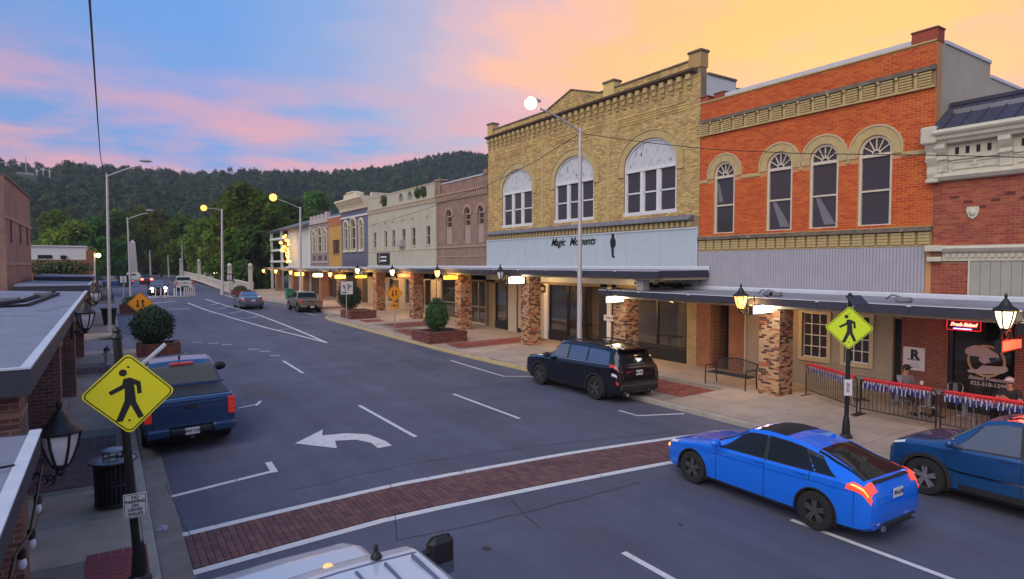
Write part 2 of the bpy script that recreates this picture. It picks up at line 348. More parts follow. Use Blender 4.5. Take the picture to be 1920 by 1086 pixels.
# ---- painted markings, each its own piece of paint on the road
def band(p, w, name='lane_line', mat=None, n=None, lift=0.006, par=road):
    """p: list of (x, y) centre points"""
    pts = []
    for a, b in zip(p[:-1], p[1:]):
        k = max(1, int((Vector(b)-Vector(a)).length/0.8))
        pts += [Vector(a).lerp(Vector(b), i/k) for i in range(k)]
    pts.append(Vector(p[-1])); mb = MB()
    for i, q in enumerate(pts):
        d = (pts[min(i+1, len(pts)-1)]-pts[max(i-1, 0)]).normalized(); nrm = Vector((-d.y, d.x))
        for s in (-1, 1): e = q+nrm*w/2*s; mb.v.append((e.x, e.y, zr(e.x, e.y)+lift))
    mb.f = [(2*i, 2*i+2, 2*i+3, 2*i+1) for i in range(len(pts)-1)]
    return mb.build(name, mat or m_white, par)
def px(*ps): return [tuple(GR(*p)[:2]) for p in ps]
LX1, LX2 = 6.45, 9.75                  # the two lane lines
for y0, y1 in ((24.9, 28.2), (14.2, 18.4), (1.0, 6.7)): band([(LX1, y0), (LX1, y1)], 0.11)
for y0, y1 in ((14.3, 18.3), (0.5, 6.0)): band([(LX2-0.05, y0), (LX2-0.05, y1)], 0.11)
for a in ((330, 642), (370, 642), (400, 644), (425, 646), (475, 655), (497, 659), (516, 667)):
    g = GR(*a); band([(g.x-0.22, g.y+0.1), (g.x+0.22, g.y-0.1)], 0.12, 'dotted_line')
band(px((320, 932), (512, 884)), 0.13, 'parking_line'); band(px((515, 886), (503, 867)), 0.14, 'parking_line')
band(px((446, 766), (487, 757)), 0.09, 'parking_line'); band(px((480, 761), (489, 752)), 0.09, 'parking_line')
band(px((845, 676), (945, 706), (1002, 706)), 0.10, 'parking_line'); band(px((1160, 770), (1196, 780), (1283, 776)), 0.10, 'parking_line')
band(px((548, 581), (592, 592)), 0.10, 'parking_line')
# hatched gore
band(px((613, 643), (500, 615), (440, 598), (385, 581), (352, 568)), 0.16, 'gore_line'); band(px((613, 643), (540, 612), (480, 589), (430, 575), (385, 561)), 0.16, 'gore_line')
for a, b, c in (((520, 619), (548, 616), (562, 620)), ((425, 597), (463, 597), (484, 593)), ((390, 588), (430, 588), (456, 583)), ((378, 580), (410, 579), (430, 575)), ((360, 573), (392, 573), (410, 569))): band(px(a, b, c), 0.12, 'gore_line')
band(px((314, 580), (356, 579)), 0.28, 'stop_line'); band(px((285, 569), (330, 565)), 0.25, 'stop_line')
# turn arrow
_ar = [(553, 832), (605, 806), (604, 817), (650, 813), (690, 815), (722, 827), (735, 836), (709, 841), (696, 831), (668, 825), (628, 827), (632, 841)]
def flat(name, pix, mat, lift=0.007):
    ps = [GR(*p) for p in pix]; mb = MB()
    # triangulate by ear clipping through mathutils
    from mathutils.geometry import tessellate_polygon
    tris = tessellate_polygon([[Vector((p.x, p.y, 0)) for p in ps]])
    mb.v = [(p.x, p.y, zr(p.x, p.y)+lift) for p in ps]
    for t in tris:
        a, b, c = (Vector(mb.v[i]) for i in t); mb.f.append(t if (b-a).cross(c-a).z > 0 else t[::-1])
    return mb.build(name, mat, road)
flat('turn_arrow', _ar, m_white)
# ---- the brick-paved crossing: pavers laid one by one, between two painted lines
def cyb(x): return float(np.interp(x, [0.9, 4.1, 10.4, 13.4], [9.80, 9.88, 9.26, 8.95]))
def cyt(x): return float(np.interp(x, [0.9, 4.6, 9.0, 13.4], [11.30, 11.34, 10.98, 10.42]))
band([(x, cyb(x)) for x in np.linspace(0.95, 13.6, 14)], 0.17, 'crossing_line'); band([(x, cyt(x)) for x in np.linspace(0.95, 13.6, 14)], 0.17, 'crossing_line')
bed = MB(); X_ = np.linspace(0.96, 13.6, 40)
for x in X_: bed.v += [(x, cyb(x)+0.07, zr(x, cyb(x))+0.003), (x, cyt(x)-0.07, zr(x, cyt(x))+0.003)]
bed.f = [(2*i, 2*i+2, 2*i+3, 2*i+1) for i in range(39)]
bed.build('paver_bed', M('paver_joint', (0.035, 0.03, 0.034), 0.9), road)
pv = MB().bbox(-0.049, -0.098, 0, 0.049, 0.098, 0.012, 0.004); pm = mesh_of(pv, 'paver', m_paver); rest = MB()
cells = []
for i in range(int(12.5/0.105)):
    x = 1.02+0.105*i; y0, y1 = cyb(x)+0.10, cyt(x)-0.10; n = int((y1-y0)/0.205); h = (y1-y0)/n
    for j in range(n): cells.append((x, y0+h*(j+0.5+(0.0 if i % 2 else 0.0)), h))
cells.sort(key=lambda c: c[0]**2+c[1]**2)
for k, (x, y, h) in enumerate(cells):
    dz = random.uniform(-0.002, 0.002)
    if k < 300: inst('paver', pm, (x, y, zr(x, y)+0.003+dz), road, scale=(1, h/0.205, 1))
    else: rest.bbox(x-0.049, y-h*0.478, zr(x, y)+0.002+dz, x+0.049, y+h*0.478, zr(x, y)+0.014+dz, 0.004)
rest.build('paver_field', m_paver, road, kind='stuff')
# seams and cracks sealed with tar
for s in (((733, 905), (741, 960), (744, 1015)), ((540, 920), (760, 872), (1000, 838), (1250, 812)), ((744, 1015), (900, 982), (1010, 955)), ((960, 935), (985, 968), (1012, 990)), ((310, 905), (345, 985), (372, 1060)), ((1010, 955), (1200, 905))):
    q_ = [Vector(p) for p in px(*s)]; w_ = []
    for a, b in zip(q_[:-1], q_[1:]):
        k = max(2, int((b-a).length/.35)); w_ += [tuple(a.lerp(b, i/k)+Vector((random.gauss(0, .018), random.gauss(0, .018)))) for i in range(k)]
    band(w_+[tuple(q_[-1])], 0.013, 'tar_seam', m_tar, lift=0.009)
# repaired patches and oil drips
m_patch = M('asphalt_patch', (.078, .074, .098), .8, var=.3, scale=3, bump=.4, bscale=120); m_oil = M('oil_stain', (.022, .021, .026), .5, var=.3, scale=5)
for (x0, y0, w, l) in ((4.2, 21.5, .8, 2.4), (11.2, 23.0, .5, 3.2)):
    band([(x0, y0), (x0, y0+l)], w, 'asphalt_patch', m_patch, lift=.004)
_ro = random.Random(11)
for _ in range(46):
    x, y = _ro.choice((8.1, 5.0, 11.5, 2.2, 13.6, 7.6))+_ro.gauss(0, .35), _ro.uniform(3, 40)
    r = _ro.uniform(.02, .07); q = MB(); q.v = [(x+r*_ro.uniform(.6, 1.2)*math.cos(a), y+r*1.4*_ro.uniform(.6, 1.2)*math.sin(a), zr(x, y)+.0045) for a in np.linspace(0, 6.283, 9)[:-1]]; q.f = [tuple(range(8))]; q.build('oil_drip', m_oil, road)
# ---- right pavement
KR = [(14.5, -14), (14.5, 18), (14.62, 20), (14.45, 22.3), (14.15, 25.6), (13.9, 29.2), (13.45, 35.6), (13.2, 40.7), (13.1, 43.6), (13.3, 45.2), (13.9, 46.2), (14.5, 47.0), (14.6, 52), (14.4, 58), (14.2, 64), (12.4, 69.5), (11.3, 73.0), (11.2, 77.0), (13.8, 79.5), (14.5, 88)]
def kx(y): return float(np.interp(y, [p[1] for p in KR], [p[0] for p in KR]))
def zs(x, y): return zg(y)+0.09+0.011*max(0, x-14.6)
def sweep(name, line, mat, parent=None, inner=0.16, h=0.15, side=1, zt=0.09):
    """kerb: profile swept along a line, the face towards the road"""
    mb = MB(); n = len(line)
    for i, q in enumerate(line):
        a = Vector(line[max(i-1, 0)]); b = Vector(line[min(i+1, n-1)]); d = (b-a).normalized(); nr = Vector((d.y, -d.x))*side; q = Vector(q); z = zg(q.y)+zt
        for o, dz in ((0, -h), (0.012, -0.02), (0.035, 0.0), (inner, 0.0), (inner, -h)): p = q+nr*o; mb.v.append((p.x, p.y, z+dz))
    for i in range(n-1):
        for k in range(4): f = (i*5+k, i*5+k+1, (i+1)*5+k+1, (i+1)*5+k); mb.f.append(f if side < 0 else f[::-1])
    return mb.build(name, mat, parent, kind=None if parent else 'structure', smooth=30, base=False)
def dense(line, a, b, st=1.0):
    ys = list(np.arange(a, b, st))+[b]
    return [(float(np.interp(y, [p[1] for p in line], [p[0] for p in line])), float(y)) for y in ys]
pav = sheet('pavement', [0, 1, 2, 3, 4, 5, 6, 7], [-14+1.0*i for i in range(103)], lambda i, y: zs(kx(y)+0.15+(XF+0.3-kx(y)-0.15)*i/7, y)-0.010, m_joint)
for v in pav.data.vertices: v.co.x = kx(v.co.y)+0.15+(XF+0.3-kx(v.co.y)-0.15)*v.co.x/7
kerb = sweep('kerb', dense(KR, -14, 88), m_kerb)
yk = sweep('painted_kerb', [(x-0.004, y) for x, y in dense(KR, 20.2, 46.4, 0.6)], m_yel, kerb, inner=0.125, zt=0.094)
PADS = [(15.5, 17.25, 13.5, 17.6), (14.9, 20.3, 27.3, 29.1), (14.4, 15.6, 32.0, 35.5), (15.2, 18.2, 36.4, 38.6), (14.6, 16.0, 40.0, 41.5), (15.0, 18.0, 52, 54)]
def inpad(x, y): return any(a-0.05 < x < b+0.05 and c-0.05 < y < d+0.05 for a, b, c, d in PADS)
slab_n = 0
def slab(x0, x1, y0, y1, zf, par):
    g = 0.010; x0 += g; x1 -= g; y0 += g; y1 -= g; b = 0.008
    vs = [(x, y, zf(x, y)-0.012) for x, y in ((x0, y0), (x1, y0), (x1, y1), (x0, y1))]+[(x, y, zf(x, y)+d) for d, i in ((-0.004, 0), (0.0, b)) for x, y in ((x0+i, y0+i), (x1-i, y0+i), (x1-i, y1-i), (x0+i, y1-i))]
    fs = [(8, 9, 10, 11)]
    for k in (0, 4):
        for i in range(4): fs.append((k+i, k+(i+1) % 4, k+4+(i+1) % 4, k+4+i))
    return MB().add(vs, fs).build('slab', m_conc, par)
y = -3.0
while y < 86:
    x1 = XF+0.1; st = 1.5 if y < 45 else 3.0
    while x1 > 13:
        k = max(kx(y), kx(y+st))+0.17; x0 = x1-1.52
        if x0 < k: x0 = max(k, x0)
        if x1-x0 < 0.25: break
        cx, cy = (x0+x1)/2, y+st/2
        if not (inpad(cx, cy)): slab(x0, x1, y, y+st, zs, pav)
        x1 = x0
        if x0 <= k+0.01: break
    y += st
for a, b, c, d in PADS:
    mb = MB(); nx, ny = int((b-a)/0.21), int((d-c)/0.11)
    for i in range(nx):
        for j in range(ny):
            x = a+(i+0.5)*(b-a)/nx; yy = c+(j+0.5)*(d-c)/ny; z = zs(x, yy)
            mb.box(x-0.098, yy-0.049, z-0.012, x+0.098, yy+0.049, z+0.003+random.uniform(-.001, .001))
    mb.build('paver_field', m_pad, pav, kind='stuff')
# ---- left pavement and kerb with its bulb at the alley
KL = [(0.55, -14), (0.55, 25.5), (0.9, 26.6), (2.2, 27.6), (3.0, 28.6), (3.1, 32.6), (2.7, 33.8), (1.6, 34.5), (0.4, 34.75), (-3.6, 34.8)]
def kxl(y): return float(np.interp(y, [p[1] for p in KL[:9]], [p[0] for p in KL[:9]]))
def zl(x, y): return zg(y)+0.09+0.012*max(0, 0.55-x)
def lsheet(name, y0, y1, kf):
    o = sheet(name, [0, 1, 2, 3, 4], list(np.linspace(y0, y1, int((y1-y0)/0.8)+2)), lambda i, y: zl(-4.2+(kf(y)-0.15+4.2)*i/4, y)-0.010, m_joint)
    for v in o.data.vertices: v.co.x = -4.2+(kf(v.co.y)-0.15+4.2)*v.co.x/4
    return o
pvl = lsheet('pavement_left', -14, 34.6, kxl)
sweep('kerb_left', dense(KL[:8], -14, 34.4, 0.5)+KL[8:], m_kerb, side=-1)
KL2 = [(-3.6, 39.9), (-0.5, 40.0), (0.25, 40.6), (0.55, 42.0), (0.55, 57.6), (0.2, 58.6), (-0.8, 59.2), (-3.6, 59.3)]
pvl2 = lsheet('pavement_beyond', 40.1, 59.2, lambda y: float(np.interp(y, [40.0, 40.6, 42, 57.6, 58.6, 59.2], [-0.5, 0.25, 0.55, 0.55, 0.2, -0.8])))
sweep('kerb_beyond', KL2, m_kerb, side=-1)
PADL = [(-1.9, 0.1, 14.4, 18.4), (-2.6, 0.25, 28.5, 30.0), (-0.35, 0.42, 9.3, 10.9)]
for par, y0, yend, kf in ((pvl, 0.5, 34.4, kxl), (pvl2, 40.6, 59, lambda y: 0.5)):
    y = y0
    while y < yend-0.6:
        y1 = min(y+1.7, yend); x0 = -4.0
        while x0 < 3:
            k = min(kf(y), kf(y1))-0.17; x1 = min(x0+1.46, k)
            if x1-x0 < 0.25: break
            cx, cy = (x0+x1)/2, (y+y1)/2
            if not any(a-.3 < cx < b+.3 and c-.3 < cy < d+.3 for a, b, c, d in PADL): slab(x0, x1, y, y1, zl, par)
            x0 = x1
        y = y1
for n, (a, b, c, d) in enumerate(PADL):
    mb = MB(); nx, ny = max(1, int((b-a)/0.21)), int((d-c)/0.11)
    if n == 2: nx, ny = 5, 11
    for i in range(nx):
        for j in range(ny):
            x = a+(i+0.5)*(b-a)/nx; yy = c+(j+0.5)*(d-c)/ny; z = zl(x, yy); w, l = (b-a)/nx*0.47, (d-c)/ny*0.46
            mb.box(x-w, yy-l, z-0.012, x+w, yy+l, z+0.004)
    mb.build('paver_field' if n < 2 else 'tactile_paving', m_paver if n < 2 else M('tactile_red', (0.25, 0.05, 0.06), 0.8, var=0.15, scale=5), pvl, kind='stuff')
# =================================================================== the row of shops on the right
def fz(u, v, X=XF): return FX(u, v, X).z
def fy(u, v=480, X=XF): return FX(u, v, X).y
m_mortar_t = M('mortar_tan', (0.25, 0.19, 0.11), 0.9, var=0.25, scale=1.2)
m_brick_t = M('brick_tan', (0.53, 0.385, 0.145), 0.85, var=0.22, scale=0.9, island=0.24)
m_mortar_o = M('mortar_orange', (0.52, 0.27, 0.11), 0.9, var=0.2, scale=1.2)
m_brick_o = M('brick_orange', (0.53, 0.092, 0.012), 0.85, var=0.16, scale=0.9, island=0.13)
m_mortar_r = M('mortar_red', (0.34, 0.19, 0.13), 0.9)
m_brick_r = M('brick_red', (0.33, 0.082, 0.04), 0.85, var=0.2, scale=0.9, island=0.18)
m_trim_t = M('trim_tan', (0.47, 0.365, 0.165), 0.8, var=0.2, scale=4, bump=0.15)
m_weather = M('weathered_ledge', (0.16, 0.13, 0.10), 0.9, var=0.5, scale=2.5, bump=0.3, dirt=((0.32, 0.29, 0.25), 0.60, 3.5, (1, 1, 1)))
m_slate = M('slate_ledge', (0.16, 0.165, 0.19), 0.7, var=0.3, scale=3)
m_wframe = M('window_frame_white', (0.66, 0.67, 0.68), 0.6, var=0.1, scale=5)
m_cream = M('window_frame_cream', (0.60, 0.54, 0.42), 0.6, var=0.1, scale=5)
m_cap = M('metal_cap', (0.55, 0.57, 0.62), 0.4, var=0.08, scale=3)
m_panel = M('sign_panel_blue', (0.42, 0.51, 0.57), 0.6, var=0.06, scale=1.5, dirt=((0.16, 0.18, 0.20), 0.70, 3.0, (1, 5, 0.35)))
m_peel = M('peeling_white_board', (0.52, 0.56, 0.60), 0.7, var=0.05, scale=3, dirt=((0.06, 0.06, 0.065), 0.575, 3.4, (1, 2.4, 1)))
m_corr = M('corrugated_grey', (0.33, 0.33, 0.38), 0.5, metal=0.0, var=0.08, scale=2)
m_stucco = M('grey_stucco', (0.43, 0.385, 0.30), 0.85, var=0.12, scale=1.5, bump=0.1)
m_wwall = M('white_painted_wall', (0.60, 0.61, 0.62), 0.7, var=0.08, scale=2)
m_dark = M('dark_interior', (0.018, 0.018, 0.02), 0.9)
m_black = M('black_metal', (0.012, 0.012, 0.014), 0.45)
m_glass = M('window_glass', (0.05, 0.045, 0.055), 0.07, spec=0.45, bump=.08, bscale=1.6)
m_curtain = M('pale_curtain', (0.17, 0.17, 0.20), 0.9)
m_roof = M('roof_membrane', (0.20, 0.20, 0.22), 0.8, var=0.2, scale=1)
def shopglass():
    mt = bpy.data.materials.new('shop_glass'); mt.use_nodes = True; nt = mt.node_tree; N = nt.nodes; L = nt.links; N.clear()
    out = N.new('ShaderNodeOutputMaterial'); tr = N.new('ShaderNodeBsdfTransparent'); tr.inputs[0].default_value = (0.80, 0.82, 0.82, 1)
    gl = N.new('ShaderNodeBsdfGlossy'); gl.inputs['Roughness'].default_value = 0.03; lw = N.new('ShaderNodeLayerWeight'); lw.inputs[0].default_value = 0.28
    mr = N.new('ShaderNodeMapRange'); L.new(lw.outputs['Fresnel'], mr.inputs[0]); mr.inputs[3].default_value = 0.05; mr.inputs[4].default_value = 0.42
    mx = N.new('ShaderNodeMixShader'); L.new(mr.outputs[0], mx.inputs[0]); L.new(tr.outputs[0], mx.inputs[1]); L.new(gl.outputs[0], mx.inputs[2]); L.new(mx.outputs[0], out.inputs[0]); return mt
m_sglass = shopglass()
def wall(mb, y0, y1, z0, z1, holes=(), X=XF, th=0.35):
    ys = sorted({y0, y1, *[min(max(h[0], y0), y1) for h in holes], *[min(max(h[1], y0), y1) for h in holes]}); zs_ = sorted({z0, z1, *[min(max(h[2], z0), z1) for h in holes], *[min(max(h[3], z0), z1) for h in holes]})
    for a, b in zip(ys[:-1], ys[1:]):
        for c, d in zip(zs_[:-1], zs_[1:]):
            cy, cz = (a+b)/2, (c+d)/2
            if not any(h[0] < cy < h[1] and h[2] < cz < h[3] for h in holes): mb.box(X, a, c, X+th, b, d)
    return mb
def arch_pts(yc, zc, ry, rz, n=16): return [(yc+ry*math.cos(math.pi*k/n), zc+rz*math.sin(math.pi*k/n)) for k in range(n+1)]
def spandrel(mb, yc, zc, ry, rz, X=XF, th=0.35, n=16):
    """fills the corners of the rectangular opening above an arch"""
    zt = zc+rz; P = arch_pts(yc, zc, ry, rz, n)
    for a, b in zip(P[:-1], P[1:]): mb.prism([(a[0], a[1]), (a[0], zt), (b[0], zt), (b[0], b[1])], X, X+th)
def ring(mb, yc, zc, r0y, r0z, w, x0, x1, n=20, leg=0.0):
    A = arch_pts(yc, zc, r0y, r0z, n); B = arch_pts(yc, zc, r0y+w, r0z+w, n)
    for i in range(n): mb.prism([A[i], B[i], B[i+1], A[i+1]], x0, x1)
    if leg:
        for s in (-1, 1): a, b = yc+s*r0y, yc+s*(r0y+w); mb.box(x0, a, zc-leg, x1, b, zc)
def lay_bricks(par, y0, y1, z0, z1, avoid, mat, bl=0.235, bh=0.082, proud=0.007, X=XF, n_single=300, gp=0.008):
    cells = []; nz = int((z1-z0)/bh); ny = int((y1-y0)/bl)
    for j in range(nz):
        zc = z0+(j+0.5)*bh; off = 0 if j % 2 else 0.5*bl; i = -1
        while True:
            i += 1; a = y0+i*bl-off; b = a+bl
            if a >= y1: break
            a, b = max(a, y0), min(b, y1)
            if b-a < 0.05: continue
            ok = True
            for h in avoid:
                if len(h) == 4:
                    if h[2] < zc < h[3] and b > h[0] and a < h[1]:
                        if a < h[0] and b > h[1]: ok = False
                        elif a < h[0]: b = h[0]
                        elif b > h[1]: a = h[1]
                        else: ok = False
                else:
                    yc, z_, ry, rz = h[:4][0], h[1], h[2], h[3]
                    if zc > z_ and (((a+b)/2-yc)/ry)**2+((zc-z_)/rz)**2 < 1: ok = False
            if ok and b-a > 0.04: cells.append((a, b, zc))
    cells.sort(key=lambda c: c[0]+0.15*abs(c[2]-5))
    me = mesh_of(MB().bbox(-proud, -bl/2+gp, -bh/2+gp, 0.01, bl/2-gp, bh/2-gp, 0.003), 'brick', mat); rest = MB(); k = 0
    for a, b, zc in cells:
        dx = random.uniform(-0.0025, 0.0025)
        if k < n_single and b-a > bl*0.99: inst('brick', me, (X+dx, (a+b)/2, zc), par); k += 1
        else: rest.box(X-proud+dx, a+gp, zc-bh/2+gp, X+0.01, b-gp, zc+bh/2-gp)
    rest.build('brickwork', mat, par, kind='stuff')
def pane(par, y0, y1, z0, z1, X, mat=None, name='pane'): return MB().box(X, y0, z0, X+0.012, y1, z1).build(name, mat or m_glass, par)
def sash_window(par, y0, y1, z0, z1, X=XF, fw=0.06, mat=None, rows=2, cols=1, name='window', depth=0.10, inset=0.08, sill=True, glass=None):
    """a window: frame mesh as part, its panes as sub-parts"""
    mat = mat or m_wframe; mb = MB(); xa, xb = X+inset, X+inset+depth
    mb.box(xa, y0, z0, xb, y0+fw, z1); mb.box(xa, y1-fw, z0, xb, y1, z1); mb.box(xa, y0+fw, z0, xb, y1-fw, z0+fw); mb.box(xa, y0+fw, z1-fw, xb, y1-fw, z1)
    for r in range(1, rows): z = z0+(z1-z0)*r/rows; mb.box(xa+0.004, y0+fw, z-fw*.4, xb-0.003, y1-fw, z+fw*.4)
    for c in range(1, cols): y = y0+(y1-y0)*c/cols; mb.box(xa+0.002, y-fw*.35, z0+fw, xb-0.005, y+fw*.35, z1-fw)
    if sill: mb.box(X-0.05, y0-0.06, z0-0.08, X+inset+0.05, y1+0.06, z0-0.002)
    w = mb.build(name, mat, par)
    for r in range(rows):
        for c in range(cols): pane(w, y0+fw*.5+(y1-y0-fw)*c/cols, y0+fw*.5+(y1-y0-fw)*(c+1)/cols, z0+fw*.5+(z1-z0-fw)*r/rows, z0+fw*.5+(z1-z0-fw)*(r+1)/rows, xa+depth*.55, glass)
    return w
def arched_window(par, y0, y1, z0, zsp, X=XF, mat=None, fan=True, inset=0.08, rise=None, ztr=None):
    """double-hung sash under a round-headed fanlight"""
    mat = mat or m_cream; yc, r = (y0+y1)/2, (y1-y0)/2; rz = rise or r; fw = 0.085; ztr = ztr or zsp-0.12; xa, xb = X+inset-0.04, X+inset+0.08; mb = MB()
    mb.box(xa, y0, z0, xb, y0+fw, zsp); mb.box(xa, y1-fw, z0, xb, y1, zsp); mb.box(xa-0.03, y0-0.03, z0-0.07, xb, y1+0.03, z0+0.05)
    ring(mb, yc, zsp, r-fw, rz-fw, fw, xa, xb, 16); mb.box(xa, y0+fw, ztr-0.05, xb, y1-fw, ztr+0.05); zm = (z0+ztr)/2
    mb.box(xa+0.02, y0+fw, zm-0.03, xb-0.003, y1-fw, zm+0.03)
    if fan:
        ring(mb, yc, ztr+0.05, 0.10, 0.10, 0.035, xa+0.02, xb-0.004, 10)
        for k in (1, 2, 3, 4, 5) if fan is True else (2, 4):
            t = math.pi*k/6; c, s_ = math.cos(t), math.sin(t); L0, L1 = 0.12, r-fw*.6; w = 0.016
            q = lambda l, o: (yc+c*l-s_*o, ztr+0.05+s_*l*((zsp-ztr-0.05+rz)/r if l > .2 else 1)+c*o)
            mb.prism([q(L0, -w), q(L1, -w), q(L1, w), q(L0, w)], xa+0.024, xb-0.008)
    w = mb.build('window', mat, par)
    pane(w, y0+fw*.5, y1-fw*.5, z0, zm, xa+0.07); pane(w, y0+fw*.5, y1-fw*.5, zm, ztr, xa+0.07)
    g = MB(); P = arch_pts(yc, zsp, r-fw*.5, rz-fw*.5, 14)
    g.prism([(y1-fw*.5, ztr), *P, (y0+fw*.5, ztr)], xa+0.07, xa+0.08); g.build('fanlight_pane', m_glass, w); return w
def shell(root, y0, y1, zt, mat_side, depth=13, roofz=None, z0=-0.3):
    """side and back walls and roof behind the front wall"""
    MB().box(XF+0.36, y0+0.006, z0, XF+depth, y0+0.30, zt).build('side_wall', mat_side, root); MB().box(XF+0.36, y1-0.30, z0, XF+depth, y1-0.006, zt).build('side_wall', mat_side, root)
    MB().box(XF+depth-0.3, y0+0.31, z0, XF+depth-0.01, y1-0.31, zt-0.05).build('back_wall', mat_side, root)
    rz = roofz or zt-0.6; MB().box(XF+0.36, y0+0.31, rz-0.2, XF+depth-0.31, y1-0.31, rz).build('roof', m_roof, root)
ZB = 3.3                               # storefronts below this line are fitted out separately
# ------------------------------------------------------------------ orange brick building (B2)
B2a, B2b = 8.46, 17.13
b2 = thing('brick_building', (XF, (B2a+B2b)/2, 0), 'orange brick two-storey building with four round-arched upper windows', 'building')
wn = [(9.63, 10.67), (11.33, 12.35), (13.0, 14.03), (15.44, 16.41)]
holes = [(a, b, 5.66, 8.05+(b-a)/2) for a, b in wn]
mb = wall(MB(), B2a, B2b, ZB, 11.05, holes)
for a, b in wn: spandrel(mb, (a+b)/2, 8.05, (b-a)/2, (b-a)/2)
mb.build('wall', m_mortar_o, b2)
av = [(a, b, 5.66, 8.05) for a, b in wn]+[((a+b)/2, 8.05, 0.80, 0.80, 0) for a, b in wn]+[(B2a, B2b, 4.98, 5.62), (B2a, B2b, 9.72, 10.36), (B2a, B2b, 7.76, 7.9)]
lay_bricks(b2, B2a, B2b, 5.6, 11.05, av, m_brick_o)
for i, (a, b) in enumerate(wn):
    w = arched_window(b2, a, b, 5.66, 8.05); rg = MB(); ring(rg, (a+b)/2, 8.05, (b-a)/2+0.002, (b-a)/2+0.002, 0.27, XF-0.03, XF+0.06, 22, leg=0.15); rg.build('arch', m_trim_t, b2)
    r2 = MB(); ring(r2, (a+b)/2, 8.05, (b-a)/2+0.274, (b-a)/2+0.274, 0.06, XF-0.055, XF+0.05, 22, leg=0.15); r2.build('arch_hood', M('trim_pale', (0.50, 0.40, 0.24), 0.8, var=0.15, scale=5), b2)
for i in (1, 2, 3):
    a, b = wn[i]; x = XF+0.105; y = a+0.1
    c = MB(); c.add([(x, y+.02, 5.8), (x, y+0.42, 5.8), (x, y+0.75, 6.75), (x, y+0.60, 6.75)] if i != 3 else [(x, y+0.5, 6.95), (x, y+0.72, 6.95), (x, y+0.78, 7.7), (x, y+0.7, 7.7)], [(0, 1, 2, 3)]); c.build('curtain', m_curtain, b2)
edges = [B2a]+[e for a, b in wn for e in (((a+b)/2-0.79), ((a+b)/2+0.79))]+[B2b]
for a, b in zip(edges[0::2], edges[1::2]):
    if b-a > 0.05: MB().box(XF-0.04, a, 7.77, XF+0.05, b, 7.90).build('string_course', m_trim_t, b2)
# lower dentil band and its weathered ledge
n = 22; st = (B2b-B2a)/n; de = mesh_of(MB().bbox(-0.09, -st*.40, 0, 0.02, st*.40, 0.085, 0.01), 'dentil_course', m_trim_t)
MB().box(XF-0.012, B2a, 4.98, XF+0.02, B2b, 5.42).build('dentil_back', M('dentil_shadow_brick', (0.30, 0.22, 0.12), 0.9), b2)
for i in range(n):
    for k in range(4): inst('dentil_brick', de, (XF, B2a+st*(i+.5), 5.02+k*0.098), b2)
MB().prism([(B2a, 5.43), (B2b, 5.43), (B2b, 5.56), (B2a, 5.56)], XF-0.16, XF+0.02).build('ledge', m_weather, b2); MB().box(XF-0.06, B2a, 4.965, XF+0.02, B2b, 5.005).build('band', m_trim_t, b2)
# upper cornice: ribbed panels between plain blocks
n = 16; st = (B2b-B2a)/n; rib = mesh_of(MB().bbox(-0.10, -st*.34, 0, 0.02, st*.34, 0.062, 0.012), 'rib', m_trim_t); blk = mesh_of(MB().bbox(-0.07, -st*.10, 0, 0.02, st*.10, 0.40, 0.01).bbox(-0.13, -0.05, 0.36, -0.05, 0.05, 0.46, 0.02), 'block', m_trim_t)
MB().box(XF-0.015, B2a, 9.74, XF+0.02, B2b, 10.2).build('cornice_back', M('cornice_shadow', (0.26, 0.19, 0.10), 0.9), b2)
for i in range(n):
    for k in range(5): inst('cornice_rib', rib, (XF, B2a+st*(i+.5), 9.78+k*0.084), b2)
    inst('cornice_block', blk, (XF, B2a+st*(i+1)-0.01 if i < n-1 else B2b-st*.11, 9.76), b2)
MB().box(XF-0.13, B2a, 10.205, XF+0.02, B2b, 10.34).build('cornice_ledge', m_weather, b2); MB().box(XF-0.11, B2a, 9.69, XF+0.02, B2b, 9.755).build('cornice_band', m_trim_t, b2)
# parapet: white cap between little piers
for a, b, zt in ((8.44, 9.15, 11.42), (15.95, 16.45, 11.28), (16.75, 17.14, 11.28)):
    p = MB().box(XF-0.03, a, 11.06, XF+0.42, b, zt).build('parapet_pier', m_brick_r, b2); MB().bbox(XF-0.06, a-0.03, zt, XF+0.45, b+0.03, zt+0.06, 0.02).build('pier_cap', M('pier_cap_dark', (0.18, 0.07, 0.05), 0.8, var=0.2), p)
MB().box(XF-0.05, B2a, 11.05, XF+0.40, B2b, 11.10).build('coping', m_trim_t, b2)
MB().box(XF-0.02, 9.16, 11.105, XF+0.36, 15.94, 11.24).build('parapet_cap', m_cap, b2)
# corrugated sheet over the shopfront
cg = MB(); ny = 84; Y0, Y1 = 8.62, 17.12
pts = [(Y0+(Y1-Y0)*i/(ny*2), XF-0.07-(0.022 if (i//1) % 2 else 0)) for i in range(ny*2+1)]
for (ya, xa), (yb, xb) in zip(pts[:-1], pts[1:]): cg.add([(xa, ya, 3.36), (xb, yb, 3.36), (xb, yb, 4.955), (xa, ya, 4.955)], [(0, 3, 2, 1)])
cg.build('corrugated_panel', m_corr, b2); MB().box(XF-0.058, Y0, 3.36, XF-0.004, Y1, 4.95).build('panel_back', m_corr, b2)
shell(b2, B2a, B2b, 9.9, m_stucco)
# the grey stuccoed flank, stepping down with a white cap
fl = MB(); x = XF+0.365
for x0, x1, zt in ((x, 24.6, 11.06), (24.6, 29.0, 10.6), (29.0, 33.6, 10.1)): fl.box(x0, B2a+0.001, 8.2, x1, B2a+0.28, zt)
fl.build('flank', m_stucco, b2); cp = MB()
for x0, x1, zt in ((x+0.15, 24.6, 11.06), (24.6, 29.0, 10.6), (29.0, 33.6, 10.1)): cp.box(x0, B2a-0.04, zt, x1, B2a+0.32, zt+0.10)
cp.build('flank_cap', m_cap, b2)
